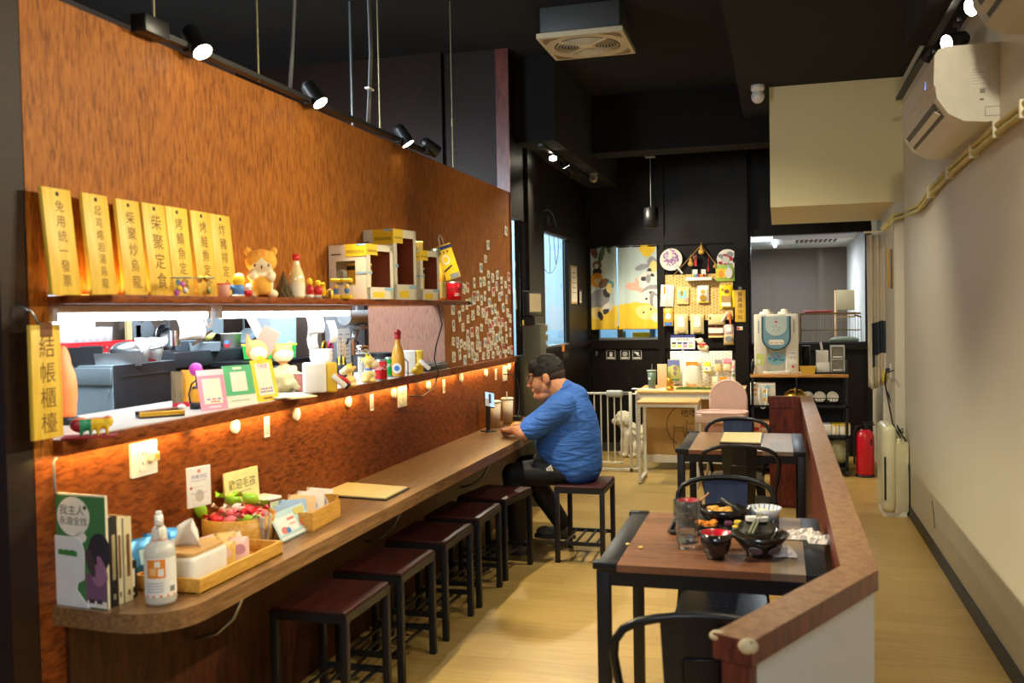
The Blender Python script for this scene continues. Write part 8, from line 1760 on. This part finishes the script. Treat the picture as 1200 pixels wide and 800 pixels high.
# menus
def menu(label, corners, Z):
    q = [at(x, y, Z=Z) for x, y in corners]; c = sum(q, V())/4; m = MB()
    m.T = Matrix.Translation(-c); 
    pl = [(v.x, v.y) for v in q]
    s = thing('menu', label, 'menu', (c.x, c.y, Z+.0006)); m.T = Matrix.Translation((-c.x, -c.y, 0)); m.prism(pl, .006, 0, 0); m.build('black_cover', BLACK, s)
    ce = V((c.x, c.y)); pi_ = [tuple(ce+(V(p)-ce)*.955) for p in pl]; m = MB(Matrix.Translation((-c.x, -c.y, 0))); m.prism(pi_, .006, 0, .0062); m.build('cream_pages', mat('cream_menu_page', (226, 206, 140), .5, var=.06, scale=12), s)
menu('closed black and cream menu lying on the long counter', ((369, 581), (452, 587), (480, 573), (403, 567)), ZC)
menu('black and cream menu lying on the far dining table', ((843, 519.5), (892, 521), (894.5, 508.5), (848, 508)), .7505)
# cups, phone, snack beside the man
def paper_cup(label, x0, x1, yt, yb, straw):
    p, w, h = stand(x0, x1, yt, yb, None, ZK); s = thing('paper_cup', label, 'cup', p, 0, 'white paper cups by the man'); r = w/2
    MB().lathe([(0, .003), (r*.72, .003), (r*.74, 0), (r*.93, h*.94), (0, h*.94)], n=26).build('cup', mat('white_cup_paper', (238, 230, 208), .5), s)
    MB().lathe([(r*.95, h*.93), (r*1.03, h*.93), (r*1.03, h*.965), (r*.9, h*1.0), (0, h*.985)], n=26).build('lid', WHITE, s)
    if straw: m = MB(); m.cyl((0, 0, h*.7), (-.004, 0, h*1.22), .0055, None, 8); m.build('straw', mat('grey_straw', (190, 180, 160), .4), s)
paper_cup('tall white paper cup without straw, nearer the camera', 573, 588, 469, 500.5, False); paper_cup('tall white paper cup with a straw beside the man', 587.5, 602.5, 465.5, 496.5, True)
p, w, h = stand(567, 582, 455, 500, XP+.13); s = thing('smartphone', 'smartphone with lit screen propped above the nearer paper cup', 'phone', (XP+.10, at(574, 500, X=XP+.10).y, ZK), .95)
m = MB(Matrix.Translation((0, 0, .17)) @ Matrix.Rotation(-.35, 4, 'X') @ Matrix.Rotation(.25, 4, 'Y')); m.box(-.042, .042, -.005, .005, 0, .115, 0, .004); m.build('phone_body', BLACK, s)
m = MB(Matrix.Translation((0, 0, .17)) @ Matrix.Rotation(-.35, 4, 'X') @ Matrix.Rotation(.25, 4, 'Y') @ onY(0, -.0055, 0)); m.rect(-.038, .038, .006, .109, .0006, 0); m.rect(-.038, .0, .006, .06, .0004, 1, .0007); m.rect(-.01, .012, .03, .1, .0004, 2, .0008)
m.build('screen', [glow('phone_screen_blue', (150, 190, 240), .8), glow('phone_screen_grey', (150, 150, 150), .5), glow('phone_screen_dark', (60, 60, 66), .3)], s)
m = MB(); m.box(-.04, .04, -.03, .06, 0, .006); m.bar((0, .02, .004), (0, .01, .18), .03, .008); m.build('phone_stand', BLACK, s)
p = cz(607, 489); s_ = MB(); s_.box(-.05, .05, -.035, .035, 0, .035, 0, .006); tag(s_.build('black_case', BLACK, None, (XP+.09, 7.02, ZK)), 'small black case on the counter behind the straw cup', 'case')
rng.seed(2); o = organic('fruit_pieces', [('e', (rng.uniform(-.05, .05), rng.uniform(-.04, .04), .016+.02*rng.random()), (.020, .018, .014)) for _ in range(16)]+[('e', (0, 0, .012), (.06, .05, .014))], mat('orange_fruit', (238, 160, 60), .4, var=.2, scale=60), None, .004, 1, None, (-1.80, 6.50, ZK)); tag(o, 'small heap of orange fruit pieces before the man', 'fruit')

# ================================================================== THINGS ON THE NEAR TABLE
ZT_ = .7502
def tz_(x, y): return at(x, y, Z=ZT_)
# black tray
q = [tz_(781, 626), tz_(872, 628), tz_(885, 600), tz_(800, 600)]; tx_, ty_ = (q[0].x+q[1].x)/2, (q[0].y+q[2].y)/2; tw, td = .40, abs(q[2].y-q[0].y)
tcx = q[0].x+tw/2+.01
s = thing('serving_tray', 'black rectangular tray under the dishes on the near table', 'tray', (tcx, ty_, ZT_))
m = MB(); m.prism(rrect(tw, td, .02), .006); m.tube([(x, y, .010) for x, y in rrect(tw, td, .02)], .008, 6, 0, True); m.build('tray', BLACK, s)
GZ = mat('black_glaze', (22, 21, 20), .2, coat=.5); RIN = mat('red_lacquer', (190, 24, 48), .25, coat=.4)
def lacquer(label, x0, x1, yt, yb, stick=None):
    p, w, h = stand(x0, x1, yt, yb, None, ZT_); r = w/2; s = thing('soup_bowl', label, 'bowl', p, 0, 'red and black soup bowls')
    MB().lathe([(0, 0), (r*.55, 0), (r*.53, h*.12), (r*.80, h*.26), (r*.95, h*.58), (r, h), (r*.95, h), (r*.88, h*.58), (r*.6, h*.3), (0, h*.24)], n=32, m=[0, 0, 0, 0, 0, 0, 1, 1, 1]).build('bowl', [GZ, RIN], s)
    MB().lathe([(0, h*.42), (r*.76, h*.42)], n=28).build('soup', mat('dark_red_soup', (110, 20, 30), .15, coat=.5), s)
    if stick: m = MB(); m.cyl((0, 0, h*.5), (r*1.5, .02, h*1.35), .004, None, 8); m.build('wooden_stick', TAN, s)
lacquer('red-lined black soup bowl at the front of the near table', 820.5, 857.5, 623, 654)
lacquer('red-lined black soup bowl behind the drinking glass', 793, 823, 586, 611, True)
p, w, h = stand(790, 821, 585, 641, None, ZT_); r = w/2; s = thing('drinking_glass', 'tall faceted clear glass of water on the near table', 'glass', p)
GL = mat('thick_clear_glass', (248, 252, 250), .02, trans=.94, var=.01)  # a little white haze mixed in to brighten the glass
MB().lathe([(0, 0), (r*.78, 0), (r*.80, h*.08), (r*.86, h*.6), (r*1.0, h*.66), (r*1.02, h), (r*.95, h), (r*.92, h*.66), (r*.78, h*.6), (r*.70, h*.1), (0, h*.09)], n=10, sm=False).build('glass', GL, s)
MB().lathe([(0, h*.10), (r*.70, h*.10), (r*.77, h*.40), (0, h*.40)], n=20).build('water', mat('clear_water', (244, 250, 248), .02, trans=1., var=.01), s)
# oval dish with food and spoon
p = tz_(849, 616); s = thing('food_dish', 'black oval dish with leftover food at the back of the tray', 'dish', (p.x, p.y+.03, ZT_+.007), .12); k = mpp(p); rx, ry = 31*k, .085
m = MB(Matrix.Diagonal((1, ry/rx, 1, 1))); m.lathe([(0, 0), (rx*.5, 0), (rx*.8, .018), (rx, .062), (rx*.96, .062), (rx*.76, .024), (0, .010)], n=32); m.build('dish', GZ, s)
rng.seed(15); FD = mat('fried_yellow_food', (214, 160, 70), .6, var=.3, scale=60)
organic('leftover_food', [('e', (rng.uniform(-.065, .02), rng.uniform(-.03, .03), .030+.026*rng.random()), (.015, .013, .011)) for _ in range(24)], FD, s, .0028, 0)
m = MB(Matrix.Rotation(-.30, 4, 'Z')); m.tube([(-.02, .03, .085), (.03, .01, .066), (.07, -.005, .045)], [.010, .011, .012], 8); m.ell((.09, -.012, .036), (.03, .018, .008), 14); m.build('black_spoon', mat('matt_black_spoon', (40, 40, 40), .35), s)
p, w, h = stand(875, 916, 590, 612, None, ZT_); r = w/2; s = thing('rice_bowl', 'white bowl with blue stripes holding leftover rice', 'bowl', (p.x, p.y, ZT_))
h = .062
MB().lathe([(0, 0), (r*.42, 0), (r*.42, .008), (r*.75, h*.4), (r, h), (r*.96, h), (r*.70, h*.42), (0, .016)], n=36).build('bowl', mat('white_blue_porcelain', (220, 226, 232), .2, coat=.4), s)
m = MB()
for j in range(20): a_ = 2*PI*j/20; c_, s_ = math.cos(a_), math.sin(a_); m.bar((c_*r*.80, s_*r*.80, h*.62+.002), (c_*r*.955, s_*r*.955, h*.97+.001), .004, .001)
m.lathe([(r*.43, .001), (r*.43, .006)], n=24); m.build('blue_stripes', mat('cobalt_stripe', (80, 116, 180), .3), s)
organic('rice', [('e', (rng.uniform(-.04, .04), rng.uniform(-.035, .035), .036+.012*rng.random()), (.014, .012, .009)) for _ in range(18)], mat('cooked_rice', (226, 220, 190), .6, bump=.4, scale=120), s, .004, 1)
# big black bowl
p = tz_(890, 655); r = 34.5*mpp(p); s = thing('noodle_bowl', 'large black bowl with chopsticks and a small dish across it', 'bowl', (p.x, p.y+.055, ZT_)); h = .078
MB().lathe([(0, 0), (r*.48, 0), (r*.46, .012), (r*.62, .028), (r, h), (r*.96, h), (r*.58, .034), (0, .022)], n=40).build('bowl', mat('dark_olive_glaze', (36, 34, 28), .22, coat=.5), s)
m = MB()
for a_ in (-100, -50): 
    c_, s_ = math.cos(R(a_)), math.sin(R(a_)); nrm_ = V((c_*.6, s_*.6, -.55)).normalized(); q_ = V((c_*r*.74, s_*r*.74, .036))
    T = Matrix.Translation(q_-nrm_*.0) @ nrm_.to_track_quat('Z', 'Y').to_matrix().to_4x4(); m.to(T); m.disc(0, 0, .024, .020, .003, 0, .004, 16)
m.build('grey_dots', mat('lilac_grey_glaze', (120, 116, 124), .35), s)
MB().lathe([(0, .050), (r*.72, .052)], n=30).build('broth', mat('brown_broth', (74, 62, 44), .12, coat=.5), s)
m = MB(Matrix.Translation((-.01, .015, h+.006)) @ Matrix.Rotation(.25, 4, 'X')); m.lathe([(0, .0), (.052, .0), (.066, .014), (.062, .014), (.05, .006), (0, .006)], n=30); m.build('small_plate', mat('dark_green_glaze', (48, 46, 38), .2, coat=.4), s)
m = MB(); m.prism([(-.01+.040*math.cos(2*PI*q/20), .062+.020*math.sin(2*PI*q/20)) for q in range(20)], .014, 0, h+.03); m.build('white_dish', WHITE, s)
m = MB()
for dx in (0, .012): m.bar((-.035+dx, -.06, h+.010), (-.005+dx, .09, h+.05), .007)
m.build('chopsticks', mat('grey_green_chopsticks', (126, 128, 108), .4), s)
m = MB(); m.ell((.055, .02, h+.006), (.02, .014, .01), 14); m.tube([(.04, -.03, h-.01), (.05, .0, h), (.055, .02, h+.004)], .005, 6); m.build('steel_spoon', CHROME, s)
# side dishes on the tray
p = tz_(829, 622); s = thing('carrot_dish', 'small black dish of orange shredded carrot on the tray', 'dish', (p.x-.005, p.y+.015, ZT_+.007)); MB().lathe([(0, 0), (.04, 0), (.055, .018), (.05, .018), (.036, .006), (0, .006)], n=24).build('dish', GZ, s)
m = MB(); rng.seed(3)
for k in range(40): a_ = rng.uniform(0, 3.14); c = V((rng.uniform(-.035, .035), rng.uniform(-.03, .03), .012+.016*rng.random())); d = V((math.cos(a_), math.sin(a_), rng.uniform(-.3, .3)))*.012; m.tube([c-d, c+d], .0032, 5)
m.build('shredded_carrot', mat('carrot_shreds', (236, 150, 40), .5), s)
p = tz_(856, 624); s = thing('pickle_dish', 'small black dish of purple and yellow pickles on the tray', 'dish', (p.x+.012, p.y+.02, ZT_+.007)); MB().lathe([(0, 0), (.04, 0), (.055, .018), (.05, .018), (.036, .006), (0, .006)], n=24).build('dish', GZ, s)
m = MB(); m.box(-.035, -.005, -.015, .015, .012, .034, 0, .006); m.box(.0, .03, .0, .022, .012, .036, 1, .006); m.box(-.005, .035, -.03, -.008, .01, .022, 1, .006); m.build('pickles', [mat('purple_pickle', (90, 40, 70), .4), mat('yellow_pickle', (220, 190, 60), .4)], s)
# tissues and crumbs
def tissue(label, x, y, sx, sy, seed):
    p = tz_(x, y); rng.seed(seed); m = MB(); n = 9; vs = []; fs = []
    hh = [[rng.uniform(.002, .032) for _ in range(n+1)] for _ in range(n+1)]
    for j in range(n+1):
        for i in range(n+1):
            u, v = i/n*2-1, j/n*2-1; e_ = max(0, 1-max(abs(u), abs(v))**3); vs.append((u*sx/2+rng.uniform(-.006, .006), v*sy/2+rng.uniform(-.006, .006), .0025+hh[j][i]*e_))
    for j in range(n):
        for i in range(n): q = j*(n+1)+i; fs.append((q, q+1, q+n+2, q+n+1))
    m.add(vs, fs); o = m.build('crumpled_tissue', mat('tissue_paper', (236, 230, 222), .8), None, (p.x, p.y, ZT_)); md = o.modifiers.new('t', 'SOLIDIFY'); md.thickness = .0015; md.offset = 1
    tag(o, label, 'tissue', 'crumpled tissues on the near table')
tissue('crumpled white tissue at the left, right behind the big black bowl', 932, 630, .09, .08, 1); tissue('largest crumpled tissue in the middle on the striped table end', 946, 629, .11, .10, 2); tissue('flat torn tissue at the table edge by the divider', 962, 636, .09, .06, 3); tissue('crumpled tissue tucked against the front of the big black bowl', 917, 650, .085, .08, 4)
for k, (x, y) in enumerate(((736, 638.5), (751, 642.5))):
    p = tz_(x, y); m = MB(); m.ell((0, 0, .004), (.009, .007, .005), 10); tag(m.build('food_crumb', mat('yellow_crumb', (226, 196, 110), .6), None, (p.x, p.y, ZT_)), ('larger' if k == 0 else 'smaller')+' yellow crumb on the left of the near table', 'crumb', 'crumbs on the near table')
# ================================================================== THE MAN AND THE DOG
SKIN = mat('warm_skin', (206, 146, 106), .5, var=.06, scale=30); HAIR = mat('black_hair', (24, 20, 17), .75, var=.4, scale=120, stretch=(1, 1, .2), bump=.6)
SHIRT = mat('royal_blue_cotton', (50, 104, 190), .75, var=.08, scale=7, bump=.0); PANTS = mat('black_track_pants', (20, 20, 22), .65, var=.2, scale=10)
man = thing('person', 'heavy-set man in a blue t-shirt and black pants eating at the counter', 'person', (-1.255, 6.13, 0), R(-90))
HM = Matrix.Translation((0, -.240, 1.180)) @ Matrix.Rotation(.20, 4, 'X') @ Matrix.Scale(1.09, 4)
def hp(x, y, z): return HM @ V((x, y, z))
HR = HM.to_3x3()
def he(c, r): return ('e', hp(*c), V(r)*1.09, HR.normalized())
def hc(a, b, r0, r1): return ('c', hp(*a), hp(*b), r0*1.09, r1*1.09)
body = [he((0, .010, .035), (.080, .100, .098)), he((0, -.022, -.055), (.066, .070, .062)), he((.036, -.052, -.035), (.038, .042, .046)), he((-.036, -.052, -.035), (.038, .042, .046)),
        hc((0, -.100, .012), (0, -.124, -.030), .0095, .0145), he((.013, -.112, -.034), (.010, .010, .008)), he((-.013, -.112, -.034), (.010, .010, .008)), he((0, -.104, -.060), (.024, .010, .007)), he((0, -.102, -.072), (.021, .010, .007)), he((0, -.085, -.102), (.030, .026, .022)), he((0, -.035, -.105), (.056, .056, .040)),
        he((.034, -.084, .034), (.026, .014, .009)), he((-.034, -.084, .034), (.026, .014, .009)), he((.083, .012, -.008), (.011, .022, .034)), he((-.083, .012, -.008), (.011, .022, .034)),
        ('c', (0, -.06, 1.03), (0, -.195, 1.135), .082, .076), ('e', (0, -.15, 1.06), (.075, .07, .07)),
        ('e', (0, -.10, .95), (.17, .13, .16)), ('e', (0, -.10, .74), (.20, .19, .19)), ('e', (0, -.02, .60), (.19, .14, .10)), ('c', (-.14, -.11, 1.0), (.14, -.11, 1.0), .06, .06)]
WL, WR = V((.125, -.430, .836)), V((-.085, -.440, .836))
EL, ER = V((.275, -.320, .842)), V((-.275, -.320, .842))
for sx, El, W_ in ((1, EL, WL), (-1, ER, WR)):
    body += [('c', (sx*.19, -.12, .985), El, .062, .050), ('c', El, El.lerp(W_, .35), .050, .046), ('c', El.lerp(W_, .35), W_, .046, .029)]
    d = (W_-El).normalized(); side = V((d.y, -d.x, 0))*(-1)   # towards the counter edge side
    fwd = (d+V((-sx*.10, -.55, -.02))).normalized(); lat = V((-fwd.y, fwd.x, 0)).normalized()
    pc = W_+fwd*.048+V((0, 0, -.006)); body += [('e', pc, (.040, .044, .021)), ('c', W_, pc, .026, .028)]
    for k, (o_, L_) in enumerate(((-.033, .072), (-.011, .080), (.011, .076), (.032, .060))):
        b0 = pc+fwd*.036+lat*o_; b1 = b0+fwd*L_*.42+V((0, 0, .006)); b2 = b1+fwd*L_*.22+V((0, 0, -L_*.34)); b3 = b2-fwd*L_*.16+V((0, 0, -L_*.20))
        body += [('c', pc+lat*o_*.6, b0, .011, .0105), ('c', b0, b1, .0105, .0095), ('c', b1, b2, .0095, .0088), ('c', b2, b3, .0088, .0078)]
    ts = -lat if sx > 0 else lat   # thumb on the inner side
    t0 = W_+fwd*.020+ts*(-.026 if False else .026); t1 = t0+fwd*.030+ts*.022+V((0, 0, -.008)); t2 = t1+fwd*.030-ts*.006+V((0, 0, -.010))
    body += [('c', t0, t1, .0135, .0115), ('c', t1, t2, .0115, .0088)]
KL, KR = V((.150, -.440, .545)), V((-.155, -.440, .545)); AL, AR = V((.085, -.440, .085)), V((-.27, -.215, .125))
for sx, K_, A_ in ((1, KL, AL), (-1, KR, AR)):
    body += [('c', (sx*.10, -.02, .585), K_, .080, .062), ('c', K_, K_.lerp(A_, .4), .060, .056), ('c', K_.lerp(A_, .4), A_, .056, .036)]
    body += [('c', A_+V((0, .03, -.04)), A_+V((sx*.02, -.13, -.058)), .034, .026)]
organic('body', body, SKIN, man, .0048, 2)
# hair, glasses
rng.seed(17); hair = [he((0, .012, .036), (.085, .105, .100)), he((0, -.050, .072), (.074, .056, .050))]
for k in range(90):
    a_, b2 = rng.uniform(0, 6.28), rng.uniform(.15, 1.45); q = V((.080*math.cos(a_)*math.sin(b2), .012+.100*math.sin(a_)*math.sin(b2), .036+.098*math.cos(b2))); hair.append(hc(tuple(q), tuple(q+V((rng.uniform(-.012, .012), -.016, rng.uniform(-.008, .012)))), .011, .004))
ho = organic('hair', hair, HAIR, man, .004, 1)
bm = bmesh.new(); bm.from_mesh(ho.data)   # cropped straight above the ears
nn_ = (HM.to_3x3() @ V((0, .10, 1))).normalized()
bmesh.ops.bisect_plane(bm, geom=bm.verts[:]+bm.edges[:]+bm.faces[:], plane_co=hp(0, 0, .010), plane_no=nn_, clear_inner=True)
bm.to_mesh(ho.data); bm.free()
fade = [he((0, .018, .012), (.0815, .101, .060)), he((0, .075, -.01), (.050, .034, .040))]
fo = organic('faded_hair', fade, mat('short_cropped_hair', (70, 52, 42), .8, var=.4, scale=200), man, .006, 2)
bm = bmesh.new(); bm.from_mesh(fo.data)
bmesh.ops.bisect_plane(bm, geom=bm.verts[:]+bm.edges[:]+bm.faces[:], plane_co=hp(0, -.02, 0), plane_no=(HM.to_3x3() @ V((0, 1, .15))).normalized(), clear_inner=True)
bm.to_mesh(fo.data); bm.free()
m = MB(HM)
for sx in (-1, 1):
    m.tube([(sx*.034+.026*math.cos(2*PI*k/20), -.112-.004*math.cos(2*PI*k/20)*sx, .004+.020*math.sin(2*PI*k/20)) for k in range(20)], .0018, 6, 0, True)
    m.tube([(sx*.060, -.108, .010), (sx*.082, -.06, .012), (sx*.088, .0, .012), (sx*.088, .022, -.008)], .0018, 6)
m.tube([(-.010, -.118, .008), (0, -.121, .010), (.010, -.118, .008)], .0018, 6); m.build('glasses', mat('thin_gold_frames', (176, 150, 110), .3, .8), man)
m = MB(HM)
for sx in (-1, 1): m.ell((sx*.032, -.0945, .004), (.011, .006, .006), 12)
m.build('eye', mat('eye_white', (220, 214, 204), .3), man)
m = MB(HM)
for sx in (-1, 1): m.tube([(sx*.016, -.103, .026), (sx*.034, -.103, .031), (sx*.052, -.094, .026)], .004, 6)
m.build('eyebrows', HAIR, man)
# t-shirt: one cloth skin over torso and upper arms
sh = [('e', (0, cy, z), (rx, ry, .13)) for z, cy, rx, ry in ((.585, -.030, .232, .150), (.62, -.055, .240, .178), (.66, -.078, .245, .202), (.70, -.093, .246, .216), (.74, -.102, .245, .224), (.78, -.105, .242, .224), (.82, -.105, .238, .218), (.86, -.103, .233, .208), (.90, -.101, .227, .195), (.94, -.100, .220, .178), (.97, -.100, .21, .16))]+[ ('c', (-.165, -.105, 1.005), (.165, -.105, 1.005), .092, .092), ('c', (0, -.06, 1.03), (0, -.125, 1.088), .105, .080)]
for sx, El in ((1, EL), (-1, ER)):
    S_ = V((sx*.205, -.115, .985)); sh += [('c', S_, S_.lerp(El, .82), .094, .080), ('e', S_.lerp(El, .80), (.075, .072, .066))]
o = organic('t_shirt', sh, SHIRT, man, .008, 14)
nt = SHIRT.node_tree; b_ = nt.nodes['Principled BSDF']; tc = nt.nodes.new('ShaderNodeTexCoord'); mp = nt.nodes.new('ShaderNodeMapping'); wv = nt.nodes.new('ShaderNodeTexNoise'); bp = nt.nodes.new('ShaderNodeBump')
mp.inputs['Scale'].default_value = (3, 3, 11); mp.inputs['Rotation'].default_value = (.5, .2, 0); wv.inputs['Scale'].default_value = 1.7; wv.inputs['Detail'].default_value = 2; wv.inputs['Distortion'].default_value = 1.2; bp.inputs['Strength'].default_value = .6; bp.inputs['Distance'].default_value = .035
nt.links.new(tc.outputs['Object'], mp.inputs[0]); nt.links.new(mp.outputs[0], wv.inputs[0]); nt.links.new(wv.outputs[0], bp.inputs['Height']); nt.links.new(bp.outputs[0], b_.inputs['Normal'])
m = MB(); 
cc = V((0, -.128, 1.098)); m.tube([(.074*math.cos(2*PI*k/26), cc.y+.068*math.sin(2*PI*k/26)-.0, cc.z+.034*math.sin(2*PI*k/26)*1.0) for k in range(26)], .0085, 6, 0, True); m.build('collar', mat('royal_blue_rib', (34, 76, 156), .8), man)
# pants and logo
pt = [('e', (0, -.03, .575), (.220, .150, .080)), ('e', (0, -.08, .60), (.215, .16, .075))]
for sx, K_, A_ in ((1, KL, AL), (-1, KR, AR)):
    pt += [('c', (sx*.105, -.03, .582), K_, .100, .082), ('c', K_, K_.lerp(A_, .5), .078, .072), ('c', K_.lerp(A_, .5), A_+V((0, 0, .01)), .072, .060)]
organic('pants', pt, PANTS, man, .009, 3)
T = Matrix.Translation((.232, -.165, .612)) @ Matrix.Rotation(.15, 4, 'Y') @ Matrix(((0, 0, 1, 0), (1, 0, 0, 0), (0, 1, 0, 0), (0, 0, 0, 1)))
m = MB(T)
for k in range(3): m.prism([(-.030+.016*k, -.022), (-.020+.016*k, -.022), (-.036+.012*k+.012, -.002+.010*k), (-.044+.012*k+.010, -.006+.010*k)], .008)
m.build('white_logo', PAPER, man)
# shoes
SHO = mat('black_white_shoe_knit', (110, 106, 94), .7, var=.95, scale=45)
for sx, A_ in ((1, AL), (-1, AR)):
    z0 = A_.z-.085; sb = [('c', A_+V((0, .035, -.045)), A_+V((sx*.015, -.135, -.056)), .046, .036), ('e', A_+V((0, .02, -.02)), (.046, .052, .045)), ('e', A_+V((sx*.012, -.13, -.052)), (.047, .06, .036))]
    so = organic('shoe', sb, SHO, man, .006, 2)
    m = MB(Matrix.Translation((A_.x+sx*.008, A_.y-.055, 0))); m.prism([(.052*math.cos(2*PI*k/24)*(1.0 if math.sin(2*PI*k/24) < 0 else .86), .15*math.sin(2*PI*k/24)) for k in range(24)], .026, 0, A_.z-.0955+(.0 if sx > 0 else .0)); m.build('sole', mat('dark_grey_sole', (70, 66, 60), .6), so)

DOGF = mat('white_dog_fur', (226, 216, 190), .95, var=.12, scale=60, bump=1.0)
dp = at(734, 538, Z=0)
dog = thing('dog', 'fluffy white dog sitting behind the baby gate', 'dog', (-1.55, 10.36, 0), R(-70))
db = [('e', (0, .10, .13), (.115, .135, .125)), ('c', (0, .06, .17), (0, -.05, .29), .118, .100), ('c', (0, -.06, .30), (0, -.10, .38), .085, .075), ('e', (0, -.115, .415), (.088, .098, .082)), ('e', (0, -.200, .392), (.046, .050, .038)), ('e', (0, -.135, .478), (.05, .05, .03)),
      ('e', (.088, -.085, .405), (.026, .042, .066)), ('e', (-.088, -.085, .405), (.026, .042, .066))]
for sx in (-1, 1):
    db += [('c', (sx*.062, -.075, .25), (sx*.060, -.105, .14), .052, .042), ('c', (sx*.060, -.105, .14), (sx*.058, -.105, .04), .040, .034), ('e', (sx*.058, -.125, .028), (.036, .048, .028)), ('e', (sx*.110, .05, .10), (.058, .105, .095)), ('c', (sx*.115, .09, .05), (sx*.12, -.03, .032), .038, .032), ('e', (sx*.12, -.05, .026), (.034, .045, .026))]
db += [('c', (0, .20, .08), (.02, .29, .10), .045, .035), ('c', (.02, .29, .10), (.05, .33, .18), .038, .03)]
rng.seed(31)
for k in range(90):
    a_ = rng.uniform(0, 6.28); b2 = rng.uniform(-1.2, 1.5); db.append(('e', (.085*math.cos(a_)*math.cos(b2), -.115+.092*math.sin(a_)*math.cos(b2), .415+.078*math.sin(b2)), (.015, .015, .018)))
for k in range(110):
    a_ = rng.uniform(0, 6.28); z = rng.uniform(.06, .34); r_ = .105+.02*rng.random()-.05*max(0, z-.2); db.append(('e', (r_*math.cos(a_), .07-.28*max(0, z-.15)+r_*.95*math.sin(a_), z), (.022, .022, .028)))
organic('body', db, DOGF, dog, .008, 1)
m = MB(); m.ell((0, -.252, .402), (.016, .010, .012), 12); m.build('nose', BLACK, dog)
for sx in (-1, 1): MB().ell((sx*.038, -.196, .438), (.010, .008, .010), 12).build('eye', BLACK, dog)
